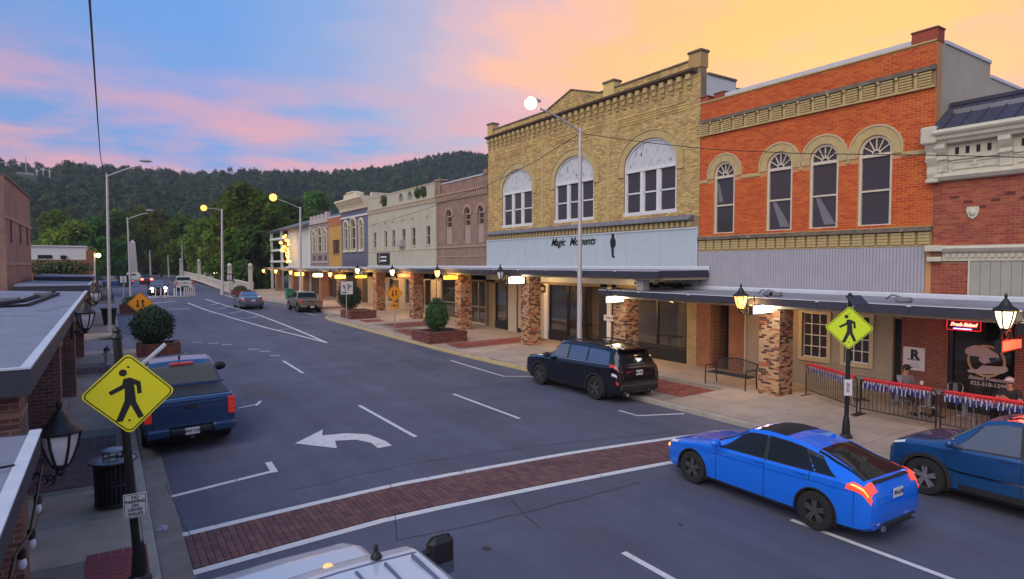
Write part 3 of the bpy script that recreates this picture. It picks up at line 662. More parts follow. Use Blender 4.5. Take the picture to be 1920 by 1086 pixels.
# ------------------------------------------------------------------ tan brick building (B3)
B3a, B3b = 17.15, 34.13
b3 = thing('brick_building', (XF, (B3a+B3b)/2, 0), 'tan brick building with three wide arched windows and stepped gable parapet', 'building')
wB = [(18.40, 21.63), (23.82, 27.07), (29.21, 32.44)]; ZS, RI = 8.98, 1.17
mb = wall(MB(), B3a, B3b, ZB, 12.95, [(a, b, 6.8, ZS+RI) for a, b in wB])
for a, b in wB: spandrel(mb, (a+b)/2, ZS, (b-a)/2, RI, n=20)
mb.prism([(27.9, 12.95), (25.65, 13.62), (23.4, 12.95)], XF+0.001, XF+0.349)
mb.build('wall', m_mortar_t, b3)
av = [(a, b, 6.8, ZS) for a, b in wB]+[((a+b)/2, ZS, (b-a)/2+0.40, RI+0.40, 0) for a, b in wB]+[(B3a, B3b, 12.36, 12.6), (B3a, B3b, 6.0, 6.5)]+[(a-0.41, b+0.41, ZS-0.45, ZS) for a, b in wB]
lay_bricks(b3, B3a, B3b, 6.46, 12.95, av, m_brick_t)
gb = MB()
for j in range(8):
    zc = 12.99+j*0.082; hw = 2.25*(13.62-zc)/0.67-0.1
    k = -hw
    while k < hw: gb.box(XF-0.009, 25.65+k, zc-0.035, XF+0.01, min(25.65+k+0.223, 25.65+hw), zc+0.035); k += 0.235
gb.build('gable_brickwork', m_brick_t, b3, kind='stuff')
for a, b in wB:
    yc = (a+b)/2; w = (b-a)/2; rg = MB(); ring(rg, yc, ZS, w+0.002, RI+0.002, 0.34, XF-0.035, XF+0.06, 26, leg=0.42); rg.build('arch', m_trim_t, b3)
    r2 = MB(); ring(r2, yc, ZS, w+0.346, RI+0.346, 0.06, XF-0.07, XF+0.05, 26, leg=0.42); r2.build('arch_hood', m_trim_t, b3)
    f = MB(); xa = XF+0.05; xb = XF+0.20
    ring(f, yc, ZS, w-0.09, RI-0.09, 0.09, xa, xb, 24); f.box(xa, a, 6.8, xb, a+0.10, ZS); f.box(xa, b-0.10, 6.8, xb, b, ZS); f.box(xa-0.03, a+0.10, 8.72, xb, b-0.10, 8.86); f.box(xa-0.06, a-0.04, 6.70, xb, b+0.04, 6.86)
    p = (b-a-0.2)/3
    for k in (1, 2): f.box(xa, a+0.10+p*k-0.10, 6.86, xb, a+0.10+p*k+0.10, 8.72)
    win = f.build('window', m_wframe, b3)
    ty = MB(); P = arch_pts(yc, ZS, w-0.091, RI-0.091, 20); ty.prism([(b-0.10, 8.87), *P, (a+0.10, 8.87)], xa+0.05, xa+0.07); ty.build('arch_board', m_peel, win)
    for k in range(3):
        y0 = a+0.10+p*k+(0 if k == 0 else 0.10); y1 = a+0.10+p*(k+1)-(0 if k == 2 else 0.10)
        s_ = MB(); zm = 7.75; s_.box(xa+0.04, y0, zm-0.035, xb-0.02, y1, zm+0.035); s_.box(xa+0.04, y0, 6.86, xb-0.02, y0+0.045, 8.72); s_.box(xa+0.04, y1-0.045, 6.86, xb-0.02, y1, 8.72); s_.build('sash', m_wframe, win)
        pane(win, y0+0.02, y1-0.02, 6.87, zm, xa+0.09); pane(win, y0+0.02, y1-0.02, zm, 8.71, xa+0.09)
# cornice with corbels
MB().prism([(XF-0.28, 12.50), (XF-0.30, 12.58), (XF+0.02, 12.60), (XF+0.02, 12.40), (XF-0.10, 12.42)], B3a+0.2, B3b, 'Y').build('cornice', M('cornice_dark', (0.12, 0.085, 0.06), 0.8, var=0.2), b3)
n = 34; st = (B3b-B3a-0.3)/n
cb_ = mesh_of(MB().bbox(-0.22, -0.12, 0.40, 0.02, 0.12, 0.62, 0.015).bbox(-0.15, -0.10, 0.16, 0.02, 0.10, 0.41, 0.015).bbox(-0.08, -0.08, 0.0, 0.02, 0.08, 0.17, 0.02), 'corbel', m_trim_t)
for i in range(n): inst('corbel', cb_, (XF, B3a+0.3+st*(i+.5), 11.78), b3)
for i, (a, b) in enumerate(((17.9, 22.1), (23.2, 27.6), (28.8, 33.3))):
    for k in range(4):
        q = MB(); y = a
        while y < b: q.box(XF-0.03, y, 10.98+k*0.115, XF+0.01, min(y+0.225, b), 10.98+k*0.115+0.058); y += 0.24
        q.build('brick_band', m_brick_t, b3, kind='stuff')
for y in (22.75, 28.2): MB().bbox(XF-0.035, y-0.09, 6.5, XF+0.01, y+0.09, 11.75, 0.01).build('pilaster', m_trim_t, b3)
for a, b, zt in ((B3a-0.02, B3a+0.62, 13.24), (22.35, 23.1, 13.30), (33.55, B3b+0.02, 13.36)):
    p = MB().box(XF-0.045, a, 12.62, XF+0.42, b, zt).build('parapet_pier', m_brick_t, b3); MB().bbox(XF-0.10, a-0.05, zt, XF+0.47, b+0.05, zt+0.10, 0.02).build('pier_cap', m_weather, p)
cp = MB(); zc = 12.955
cp.box(XF-0.05, B3a+0.63, zc, XF+0.40, 22.34, zc+0.07); cp.box(XF-0.05, 23.11, zc, XF+0.40, 23.4, zc+0.07); cp.box(XF-0.05, 27.9, zc, XF+0.40, 33.54, zc+0.07)
cp.prism([(23.4, zc), (25.65, 13.625), (27.9, zc), (27.9, zc+.07), (25.65, 13.70), (23.4, zc+.07)], XF-0.05, XF+0.40); cp.build('coping', m_weather, b3)
# slate ledge and dentils above the sign panel
MB().prism([(XF-0.34, 6.30), (XF-0.34, 6.36), (XF+0.02, 6.56), (XF+0.02, 6.28)], B3a+0.3, B3b-0.2, 'Y').build('slate_ledge', m_slate, b3)
n = 54; st = (B3b-B3a-0.5)/n; d = mesh_of(MB().bbox(-0.16, -st*.34, 0, 0.02, st*.34, 0.26, 0.02), 'dentil', m_trim_t)
for i in range(n): inst('dentil', d, (XF, B3a+0.3+st*(i+.5), 6.02), b3)
pn = MB().box(XF-0.10, B3a+0.02, 3.45, XF-0.004, B3b-0.02, 5.93).build('sign_panel', m_panel, b3)
f = MB(); f.box(XF-0.14, B3a, 5.93, XF-0.003, B3b, 6.0); f.box(XF-0.13, B3a, 3.4, XF-0.003, B3a+0.06, 5.93); f.box(XF-0.13, B3b-0.06, 3.4, XF-0.003, B3b, 5.93); f.build('panel_frame', m_cap, b3)
for k in range(7): y = B3a+2.1*(k+1); MB().box(XF-0.105, y-0.008, 3.5, XF-0.099, y+0.008, 5.9).build('panel_seam', M('panel_seam', (0.33, 0.40, 0.45), 0.6), pn)
m_ink = M('black_lettering', (0.012, 0.012, 0.016), 0.6)
for txt, u, v in (('Magic', 1046, 455), ('Moments', 1091, 453)):
    p = FX(u, v, XF-0.11); t = text_mb(txt, 0.58, shear=0.42, bold=0.006, extrude=0.02, font_scale_x=0.92); t.xf(facing(p, (-1, 0, 0))).build('lettering', m_ink, pn, base=False)
g = FX(1148.5, 459, XF-0.13); gm = MB()
gm.prism([(g.y+dy*1.15, g.z+dz*0.8) for dy, dz in ((-.10, -.78), (-.14, -.72), (-.06, -.68), (-.05, -.2), (-.15, -.1), (-.17, .22), (-.10, .40), (-.05, .44), (-.08, .50), (-.07, .66), (0, .72), (.07, .66), (.08, .50), (.05, .44), (.12, .38), (.16, .15), (.12, -.12), (.08, -.2), (.05, -.7), (.0, -.78))], XF-0.13, XF-0.10); gm.build('standing_figure_cutout', m_ink, pn, base=False)
shell(b3, B3a, B3b, 11.6, m_stucco)
fl = MB(); fl.box(XF+0.365, B3a+0.001, 10.2, 23.0, B3a+0.28, 12.35); fl.box(23.0, B3a+0.001, 10.2, 26.5, B3a+0.28, 12.0); fl.build('flank', m_wwall, b3)
cp = MB(); cp.box(XF+0.44, B3a-0.05, 12.35, 23.0, B3a+0.32, 12.44); cp.box(23.0, B3a-0.05, 12.0, 26.5, B3a+0.32, 12.09); cp.build('flank_cap', m_weather, b3)
# ------------------------------------------------------------------ red brick building with the white cornice (B1)
B1a, B1b = -1.0, 8.44
b1 = thing('brick_building', (XF, (B1a+B1b)/2, 0), 'red brick building with dark metal mansard and ornate white bracketed cornice', 'building')
zM1, zM0 = fz(1752, 192), fz(1745, 246)
mb = wall(MB(), B1a, B1b, ZB, 8.28, []); mb.build('wall', m_mortar_r, b1)
lay_bricks(b1, 3.5, B1b, 4.98, 7.0, [], m_brick_r, n_single=300)
lay_bricks(b1, B1b-0.95, B1b, ZB, 4.52, [], m_brick_r, n_single=0)
m_wtrim = M('painted_cornice_white', (0.54, 0.52, 0.41), 0.65, var=0.12, scale=4, dirt=((0.38, 0.36, 0.30), 0.6, 3, (1, 1, 1)))
m_man = M('mansard_metal', (0.055, 0.055, 0.085), 0.75, spec=.15, var=0.12, scale=2)
xo = XF-0.42; zc0, zc1 = 7.92, 8.32
man = MB().prism([(xo-0.02, zc1+0.02), (XF+0.9, 9.22), (XF+1.0, 9.22), (XF+1.0, zc1), (xo, zc1)], B1a, B1b-0.02, 'Y').build('mansard', m_man, b1)
y = B1b-0.35
sl = Vector((XF+0.9-(xo-0.02), 0, 9.22-zc1-0.02))
while y > B1a:
    a = Vector((xo-0.02, y, zc1+0.02)); q = MB(); nrm = Vector((-sl.z, 0, sl.x)).normalized()*0.035
    q.add([a+Vector((0, -.015, 0)), a+Vector((0, .015, 0)), a+sl+Vector((0, .015, 0)), a+sl+Vector((0, -.015, 0)), a+nrm+Vector((0, -.01, 0)), a+nrm+Vector((0, .01, 0)), a+sl+nrm+Vector((0, .01, 0)), a+sl+nrm+Vector((0, -.01, 0))], [(4, 5, 6, 7), (0, 4, 7, 3), (1, 2, 6, 5), (0, 1, 5, 4), (2, 3, 7, 6)])
    q.build('standing_seam', m_man, man); y -= 0.42
MB().box(XF+0.85, B1a, 9.221, XF+1.1, B1b-0.02, 9.33).build('mansard_cap', m_man, b1)
MB().prism([(xo-0.10, 8.30), (xo-0.14, 8.22), (xo-0.10, 8.16), (xo-0.04, 8.14), (xo-0.02, 8.04), (xo+0.06, 8.0), (xo+0.10, 7.92), (XF+0.02, 7.92), (XF+0.02, 8.318), (xo-0.10, 8.318)], B1a, B1b-0.12, 'Y').build('crown_moulding', m_wtrim, b1)
MB().box(XF-0.10, B1a, 7.03, XF+0.01, B1b-0.1, 7.92).build('frieze', m_wtrim, b1)
MB().prism([(XF-0.22, 7.03), (XF-0.24, 6.98), (XF-0.16, 6.88), (XF+0.01, 6.86), (XF+0.01, 7.09), (XF-0.2, 7.09)], B1a, B1b-0.1, 'Y').build('architrave', m_wtrim, b1)
MB().box(XF-0.16, B1a, 7.44, XF+0.005, B1b-0.1, 7.52).build('frieze_rail', m_wtrim, b1)
y = B1b-0.25; first = True
slot = mesh_of(MB().box(-0.115, -0.045, 0, -0.098, 0.045, 0.20), 'slot', m_dark)
while y > 1.0:
    bk = MB()
    bk.prism([(XF-0.36, 7.92), (XF-0.38, 7.80), (XF-0.30, 7.68), (XF-0.22, 7.60), (XF-0.24, 7.50), (XF-0.18, 7.35), (XF-0.16, 7.10), (XF+0.005, 7.09), (XF+0.005, 7.92)], y-0.14, y+0.14, 'Y')
    bk.bbox(XF-0.26, y-0.17, 7.46, XF-0.0, y+0.17, 7.54, 0.02).bbox(XF-0.21, y-0.16, 7.10, XF-0.0, y+0.16, 7.18, 0.02); bk.build('bracket', m_wtrim, b1)
    for k in range(4): inst('frieze_slot', slot, (XF, y-0.36-k*0.26, 7.60), b1)
    pf = MB(); pf.bbox(XF-0.13, y-1.36, 7.16, XF-0.08, y-0.24, 7.22, 0.01).bbox(XF-0.13, y-1.36, 7.36, XF-0.08, y-0.24, 7.42, 0.01); pf.lathe([(0.04, 0), (0.075, 0.012), (0.085, 0.05)], (XF-0.14, y-0.8, 7.29), 14, 'X'); pf.build('frieze_panel', m_wtrim, b1)
    y -= 1.55
ca = MB(); ca.bbox(XF-0.5, B1b-0.20, 7.95, XF+0.0, B1b+0.22, 8.45, 0.04).prism([(XF-0.42, 7.95), (XF-0.30, 7.72), (XF-0.32, 7.55), (XF-0.2, 7.3), (XF-0.22, 7.1), (XF-0.15, 6.85), (XF, 6.85), (XF, 7.95)], B1b-0.15, B1b+0.12, 'Y'); ca.bbox(XF-0.28, B1b-0.18, 7.44, XF, B1b+0.16, 7.54, .02).bbox(XF-0.24, B1b-0.18, 6.84, XF, B1b+0.16, 6.94, .02); ca.build('cornice_end_block', m_wtrim, b1)
# lower cornice with dentils, siding, carved boss
MB().prism([(XF-0.20, 4.95), (XF-0.24, 4.88), (XF-0.18, 4.80), (XF-0.13, 4.76), (XF+.005, 4.76), (XF+.005, 4.97)], B1a, B1b-0.3, 'Y').build('lower_cornice', m_wtrim, b1); MB().box(XF-0.07, B1a, 4.52, XF+0.005, B1b-0.3, 4.76).build('lower_frieze', m_wtrim, b1)
dd = mesh_of(MB().box(-0.12, -0.045, 0, -0.06, 0.045, 0.11), 'dentil', m_wtrim)
for k in range(44): inst('dentil', dd, (XF, B1b-0.45-k*0.155, 4.62), b1)
MB().bbox(XF-0.26, B1b-0.34, 4.80, XF, B1b+0.12, 4.98, .02).bbox(XF-0.2, B1b-0.30, 4.50, XF, B1b+0.08, 4.64, .02).build('lower_cornice_block', m_wtrim, b1)
m_sid = M('grey_green_boards', (0.33, 0.34, 0.29), 0.7, var=0.1, scale=2)
y = B1b-1.0
while y > 0: MB().bbox(XF-0.05, y-0.235, 3.36, XF-0.004, y, 4.51, 0.012).build('board', m_sid, b1); y -= 0.24
MB().box(XF-0.07, B1b-1.0, 3.36, XF-0.004, B1b-0.95, 4.52).build('board_trim', m_wtrim, b1)
g = FX(1825, 398, XF); bs = MB(); bs.prism([(g.y+a, g.z+b) for a, b in ((-.14, .16), (.14, .16), (.16, .05), (.10, -.12), (0, -.2), (-.10, -.12), (-.16, .05))], XF-0.05, XF); bs.ball((XF-0.05, g.y, g.z), (0.06, 0.09, 0.11), 10, 8); bs.build('carved_boss', m_wtrim, b1, smooth=True)
shell(b1, B1a, B1b, 8.2, m_stucco, roofz=9.0)
# dark diamond pattern of bricks in the frieze
for k in range(9):
    z = 6.02+0.16*abs((k % 4)-2)/1.0; y = B1b-0.55-0.33*k; MB().box(XF-0.014, y-0.11, z, XF-0.009, y+0.11, z+0.07).build('dark_brick', M('brick_dark_red', (0.11, 0.03, 0.025), 0.85), b1)
# ------------------------------------------------------------------ mauve painted brick building (B4)
B4a, B4b = 34.16, 41.66
m_mauve = brickmat('mauve_brick', (0.30, 0.20, 0.155), (0.255, 0.165, 0.13), (0.22, 0.145, 0.115), bump=0.4)
m_mauve2 = M('mauve_trim', (0.35, 0.235, 0.175), 0.8, var=0.15, scale=3)
b4 = thing('brick_building', (XF, (B4a+B4b)/2, 0), 'mauve painted brick building with three narrow half-bricked arched windows', 'building')
w4 = [(34.95, 35.72), (36.55, 37.28), (39.15, 39.95)]; w4 = [(fy(907), fy(896)), (fy(882), fy(871)), (fy(847.5), fy(837))]
h4 = [(a, b, 5.9, 7.95+(b-a)/2) for a, b in w4]
mb = wall(MB(), B4a, B4b, ZB, 10.3, h4)
for a, b in w4: spandrel(mb, (a+b)/2, 7.95, (b-a)/2, (b-a)/2)
mb.build('wall', m_mauve, b4)
for a, b in w4:
    arched_window(b4, a, b, 7.1, 7.95, mat=m_mauve2, fan=False, inset=0.12, ztr=7.9); MB().box(XF+0.05, a+.001, 5.9, XF+0.2, b-.001, 7.02).build('infill_panel', M('mauve_infill', (0.36, 0.27, 0.24), 0.8, var=0.1), b4)
    rg = MB(); ring(rg, (a+b)/2, 7.95, (b-a)/2+.002, (b-a)/2+.002, 0.22, XF-0.05, XF+0.04, 16, leg=0.1); rg.build('arch', m_mauve2, b4)
MB().box(XF-0.06, B4a, 5.62, XF+.01, B4b, 5.74).build('string_course', m_mauve2, b4); MB().box(XF-0.04, B4a+0.4, 4.95, XF+.01, B4b-0.4, 5.03).build('string_course', m_mauve2, b4)
n = 26; st = (B4b-B4a)/n; d = mesh_of(MB().bbox(-0.12, -st*.3, 0, .02, st*.3, 0.42, .02), 'corbel', m_mauve2)
for i in range(n): inst('corbel', d, (XF, B4a+st*(i+.5), 9.02), b4)
MB().box(XF-0.16, B4a, 9.44, XF+.01, B4b, 9.56).build('cornice', m_mauve2, b4); MB().box(XF-0.05, B4a+0.5, 10.3, XF+0.4, B4b-0.9, 10.38).build('coping', m_cap, b4)
p = MB().box(XF-0.12, B4b-0.9, 9.57, XF+0.42, B4b, 10.6).build('parapet_pier', m_mauve, b4); MB().bbox(XF-0.18, B4b-1.0, 10.6, XF+0.5, B4b+0.04, 10.72, .03).build('pier_cap', m_mauve2, p)
p = MB().box(XF-0.08, B4a, 10.3, XF+0.42, B4a+0.5, 10.62).build('parapet_pier', m_mauve, b4)
shell(b4, B4a, B4b, 9.4, m_mauve, z0=0)
# ------------------------------------------------------------------ pale painted building (B5)
B5a, B5b = 41.68, 56.05
m_pale = M('pale_painted_brick', (0.43, 0.42, 0.335), 0.8, var=0.12, scale=1.0, bump=0.2, bscale=20); m_palet = M('pale_trim', (0.46, 0.40, 0.29), 0.8, var=0.15)
b5 = thing('painted_building', (XF, (B5a+B5b)/2, 0), 'long pale grey-green building with six narrow windows and plants in roof arches', 'building')
w5 = [(fy(u+dw), fy(u-dw)) for u, dw in ((803, 3.8), (775.5, 3.6), (757, 3.4), (738, 2.8), (723.5, 2.6), (703, 2.6))]
h5 = [(a, b, 5.95, 7.4) for a, b in w5]
ar5 = [(fy(u), 9.98, r) for u, r in ((796, .42), (785, .40), (769, .42), (752, .42), (722, .55))]
h5 += [(y-r, y+r, 9.7, 9.98+r) for y, z, r in ar5]
mb = wall(MB(), B5a, B5b, ZB, 10.55, h5)
for y, z, r in ar5: spandrel(mb, y, z, r, r)
mb.build('wall', m_pale, b5)
for i, (a, b) in enumerate(w5):
    sash_window(b5, a, b, 5.95, 7.4, mat=m_palet); e = MB(); ring(e, (a+b)/2, 8.02, (b-a)/2*.8, 0.18, 0.07, XF-0.05, XF+.01, 10); e.build('eyebrow_arch', m_palet, b5)
ac = tag(MB().bbox(XF-0.45, w5[2][0]+0.05, 5.95, XF+0.1, w5[2][1]+0.35, 6.5, .02).box(XF-0.46, w5[2][0]+0.12, 6.0, XF-0.449, w5[2][1]+0.28, 6.45).build('air_conditioner', M('ac_grey', (0.38, 0.38, 0.37), 0.6)), 'grey window air conditioner jutting from the pale building', 'air conditioner')
m_leaf = M('shrub_leaf', (0.045, 0.085, 0.022), 0.8, island=0.5)
def leaf_ball(c, r, n, size, seed=0, surf=0.55):
    """leaf-sized faces through the volume of a ball"""
    q = MB(); rg_ = random.Random(seed)
    for i in range(n):
        d = Vector((rg_.gauss(0, 1), rg_.gauss(0, 1), rg_.gauss(0, 1))).normalized(); t = (surf+(1-surf)*rg_.random()); p = Vector((c[0]+d.x*r[0]*t, c[1]+d.y*r[1]*t, c[2]+d.z*r[2]*t))
        a = (d+Vector((rg_.gauss(0, .6), rg_.gauss(0, .6), rg_.gauss(0, .6)))).normalized(); u_ = a.orthogonal().normalized(); w_ = a.cross(u_); th = rg_.random()*6.28; u2 = u_*math.cos(th)+w_*math.sin(th); w2 = a.cross(u2); s = size*rg_.uniform(.6, 1.3)
        q.add([p-u2*s-w2*s*.5, p+u2*s-w2*s*.5, p+u2*s*.6+w2*s*.6, p-u2*s*.6+w2*s*.6], [(0, 1, 2, 3)])
    return q
for i, (y, z, r) in enumerate(ar5):
    if i in (2, 3): continue
    tag(leaf_ball((XF-0.05, y, z+0.12), (0.3, r*1.2, r*1.1), 260, 0.07, i).build('wall_plant', m_leaf), ('bushy green plant in the arch beside the mauve parapet pier' if i == 0 else 'green plant in the second roof arch from the mauve pier' if i == 1 else 'small green plant in the roof arch nearest the blue building'), 'plant')
n = 40; st = (B5b-B5a)/n; d = mesh_of(MB().bbox(-0.11, -st*.3, 0, .02, st*.3, 0.30, .02), 'dentil', m_palet)
for i in range(n): inst('dentil', d, (XF, B5a+st*(i+.5), 9.12), b5)
MB().box(XF-0.14, B5a, 9.42, XF+.01, B5b, 9.52).build('cornice', m_palet, b5); MB().box(XF-0.04, B5a, 10.55, XF+0.4, B5b, 10.63).build('coping', M('pale_coping', (0.50, 0.40, 0.30), 0.8), b5); MB().box(XF-0.04, B5a, 5.6, XF+.01, B5b, 5.68).build('string_course', m_palet, b5)
s5 = [FX(u, v, XF-0.1) for u, v in ((729, 474), (707, 496))]
sg = tag(MB().bbox(XF-0.12, s5[0].y, s5[1].z, XF-0.02, s5[1].y, s5[0].z, .02).build('wall_sign', m_black), 'dark sign with white arc and bars on the pale building', 'sign')
yc, zc = (s5[0].y+s5[1].y)/2, (s5[0].z+s5[1].z)/2; lt = MB(); lt.box(XF-0.135, yc-0.9, zc+0.08, XF-0.12, yc+0.45, zc+0.22).box(XF-0.135, yc-0.9, zc-0.25, XF-0.12, yc+0.45, zc-0.1)
A = [(yc+0.62+0.28*math.sin(t), zc+0.42*math.cos(t)) for t in np.linspace(0.2, 2.94, 9)]; B_ = [(yc+0.62+0.20*math.sin(t), zc+0.36*math.cos(t)) for t in np.linspace(0.2, 2.94, 9)]
for i in range(8): lt.prism([A[i], A[i+1], B_[i+1], B_[i]], XF-0.135, XF-0.12)
lt.build('sign_print', m_wframe, sg)
shell(b5, B5a, B5b, 9.4, m_pale, z0=0)
# ------------------------------------------------------------------ blue building (B6)
B6a, B6b = 56.07, 63.85
m_blue = M('blue_stucco', (0.115, 0.125, 0.185), 0.8, var=0.1); m_crm = M('cream_trim', (0.62, 0.56, 0.42), 0.7, var=0.08)
b6 = thing('painted_building', (XF, (B6a+B6b)/2, 0), 'narrow blue building with heavy cream cornice and cream window surrounds', 'building')
w6 = [(fy(u+dw), fy(u-dw)) for u, dw in ((678.5, 3.2), (663.5, 4.6), (650, 3.2))]
mb = wall(MB(), B6a, B6b, ZB, 9.9, [(a, b, 6.0, 8.3+(b-a)/2) for a, b in w6])
for a, b in w6: spandrel(mb, (a+b)/2, 8.3, (b-a)/2, (b-a)/2)
mb.build('wall', m_blue, b6)
for a, b in w6:
    arched_window(b6, a+.02, b-.02, 6.0, 8.3, mat=m_crm, fan=False); s_ = MB(); ring(s_, (a+b)/2, 8.3, (b-a)/2, (b-a)/2, 0.22, XF-0.12, XF+.02, 14, leg=0.0); s_.box(XF-0.08, a-0.18, 5.9, XF+.02, a, 8.3).box(XF-0.08, b, 5.9, XF+.02, b+0.18, 8.3).box(XF-0.14, a-0.25, 5.7, XF+.02, b+0.25, 5.92); s_.build('window_surround', m_crm, b6)
MB().prism([(XF-0.75, 10.95), (XF-0.80, 10.80), (XF-0.60, 10.62), (XF-0.45, 10.4), (XF-0.25, 10.1), (XF-0.2, 9.85), (XF, 9.82), (XF+0.4, 9.9), (XF+0.4, 10.98)], B6a, B6b, 'Y').build('cornice', m_crm, b6)
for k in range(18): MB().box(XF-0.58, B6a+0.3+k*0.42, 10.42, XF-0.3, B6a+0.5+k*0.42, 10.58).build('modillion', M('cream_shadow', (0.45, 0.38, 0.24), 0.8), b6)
MB().bbox(XF-0.5, B6a+1.8, 10.99, XF+0.3, B6b-2.2, 11.45, .05).bbox(XF-0.55, B6a+2.6, 11.45, XF+0.3, B6b-3.0, 11.62, .05).build('crest', m_crm, b6); MB().box(XF+0.4, B6a-0.02, 9.6, XF+3.5, B6a+0.4, 11.3).build('crest_return', m_crm, b6)
MB().box(XF-0.10, B6a, 9.15, XF+.01, B6b, 9.32).build('string_course', m_wframe, b6); MB().box(XF-0.03, B6a+0.5, 4.2, XF-0.004, B6b-0.5, 5.0).build('transom_band', M('blue_dark_band', (0.10, 0.10, 0.15), 0.6), b6)
shell(b6, B6a, B6b, 9.7, m_blue, z0=0)
# ------------------------------------------------------------------ ochre (B7), purple (B8), pale blue with balconies (B9)
B7a, B7b = 63.87, 68.4
m_och = M('ochre_stucco', (0.46, 0.27, 0.065), 0.8, var=0.22, scale=1.2); m_rust = M('rust_stucco', (0.38, 0.14, 0.06), 0.8, var=0.15)
b7 = thing('painted_building', (XF, (B7a+B7b)/2, 0), 'ochre stucco building with rust-brown top squeezed beside the blue one', 'building')
a, b = fy(636.5), fy(624); wall(MB(), B7a, B7b, ZB, 8.6, [(a, b, 5.6, 7.1)]).build('wall', m_och, b7); sash_window(b7, a, b, 5.6, 7.1, mat=M('brown_frame', (0.25, 0.15, 0.07), 0.7), rows=1, cols=3)
MB().box(XF-0.02, B7a, 8.6, XF+0.35, B7b, 9.55).build('parapet', m_rust, b7); MB().box(XF-0.06, B7a, 9.55, XF+0.4, B7b, 9.68).build('coping', m_cap, b7); shell(b7, B7a, B7b, 9.0, m_och, z0=0)
B8a, B8b = 68.42, 75.65
m_pur = M('purple_grey_stucco', (0.25, 0.20, 0.19), 0.8, var=0.12); m_purl = M('lilac_trim', (0.44, 0.37, 0.37), 0.8)
b8 = thing('painted_building', (XF, (B8a+B8b)/2, 0), 'purple-grey building with three cream arched windows and toothed parapet', 'building')
w8 = [(fy(u+dw), fy(u-dw)) for u, dw in ((610.5, 2.4), (600, 3.6), (589.5, 2.4))]
mb = wall(MB(), B8a, B8b, ZB, 9.2, [(a, b, 5.9, 7.9+(b-a)/2) for a, b in w8])
for a, b in w8: spandrel(mb, (a+b)/2, 7.9, (b-a)/2, (b-a)/2)
mb.build('wall', m_pur, b8)
for a, b in w8:
    arched_window(b8, a+.02, b-.02, 5.9, 7.9, mat=m_crm, fan=False); s_ = MB(); ring(s_, (a+b)/2, 7.9, (b-a)/2, (b-a)/2, 0.2, XF-0.1, XF+.02, 12); s_.box(XF-0.07, a-0.15, 5.8, XF+.02, a, 7.9).box(XF-0.07, b, 5.8, XF+.02, b+0.15, 7.9); s_.build('window_surround', m_crm, b8)
    MB().box(XF-0.02, a+0.1, 4.95, XF-.004, b-0.1, 5.5).build('dark_panel', M('dark_panel', (0.06, 0.05, 0.06), 0.6), b8)
MB().box(XF-0.14, B8a, 9.2, XF+.3, B8b, 9.75).build('cornice', m_purl, b8); MB().box(XF-0.1, B8a, 8.55, XF+.01, B8b, 8.7).build('string_course', m_purl, b8); MB().box(XF-0.1, B8a, 4.62, XF+.01, B8b, 4.78).build('string_course', m_purl, b8)
for k in range(5): MB().box(XF-0.1, B8a+0.2+k*1.5, 9.75, XF+0.3, B8a+1.1+k*1.5, 10.2 if k else 10.35).build('merlon', m_purl, b8)
shell(b8, B8a, B8b, 9.0, m_pur, z0=0)
B9a, B9b = 75.67, 86.8
m_pb = M('pale_blue_stucco', (0.44, 0.50, 0.50), 0.8, var=0.08); m_sl = M('slate_roof', (0.13, 0.135, 0.16), 0.7, var=0.2)
b9 = thing('painted_building', (XF, (B9a+B9b)/2, 0), 'pale blue blank-fronted building with slate roof and stacked end balconies', 'building')
MB().box(XF, B9a, 0, XF+0.35, B9b, 9.3).build('wall', m_pb, b9); MB().box(XF-0.1, B9a, 3, XF-.004, B9a+0.35, 9.3).build('corner_board', m_wframe, b9)
MB().prism([(XF-0.9, 9.25), (XF+5, 11.2), (XF+11, 9.3), (XF+11, 9.1), (XF-0.8, 9.1)], B9a, 95.5, 'Y').build('roof', m_sl, b9)
for z in (4.75, 6.35, 7.95): MB().box(XF-0.6, B9b, z, XF+6, 95.2, z+0.28).build('balcony_deck', m_wframe, b9)
for z in (5.03, 6.63, 8.23):
    MB().box(XF+2.0, B9b, z, XF+2.2, 95, z+1.3).build('balcony_back', M('balcony_dark', (0.07, 0.055, 0.05), 0.8), b9)
for y in (88.6, 94.9): MB().box(XF-0.5, y, 0.8, XF-0.2, y+0.3, 9.1).build('balcony_post', m_wframe, b9)
shell(b9, B9a, B9b, 9.0, m_pb, z0=0, depth=11)
# gilded starburst lamp on the balcony
gs = FX(536, 466, XF-1.0); sb = thing('starburst_lamp', gs, 'glowing amber starburst light display in front of the balconies', 'light display'); m_amb = M('amber_glow', (1.0, 0.45, 0.08), 0.5, emit=3.0)
r_ = random.Random(3)
for k in range(26):
    d = Vector((0, r_.gauss(0, 1), r_.gauss(0, 1))).normalized()*r_.uniform(0.5, 2.1); d.x = r_.uniform(-.3, .3); e = gs+d
    MB().tube([gs, e], 0.025, 5).build('ray', M('amber_wire', (0.4, 0.25, 0.08), 0.4), sb); MB().ball(e, r_.uniform(.10, .2), 8, 6).build('bulb', m_amb, sb, smooth=True)
lamp_light('starburst_light', gs+Vector((-0.5, 0, 0)), 60, (1, .55, .15), 0.5, sb)
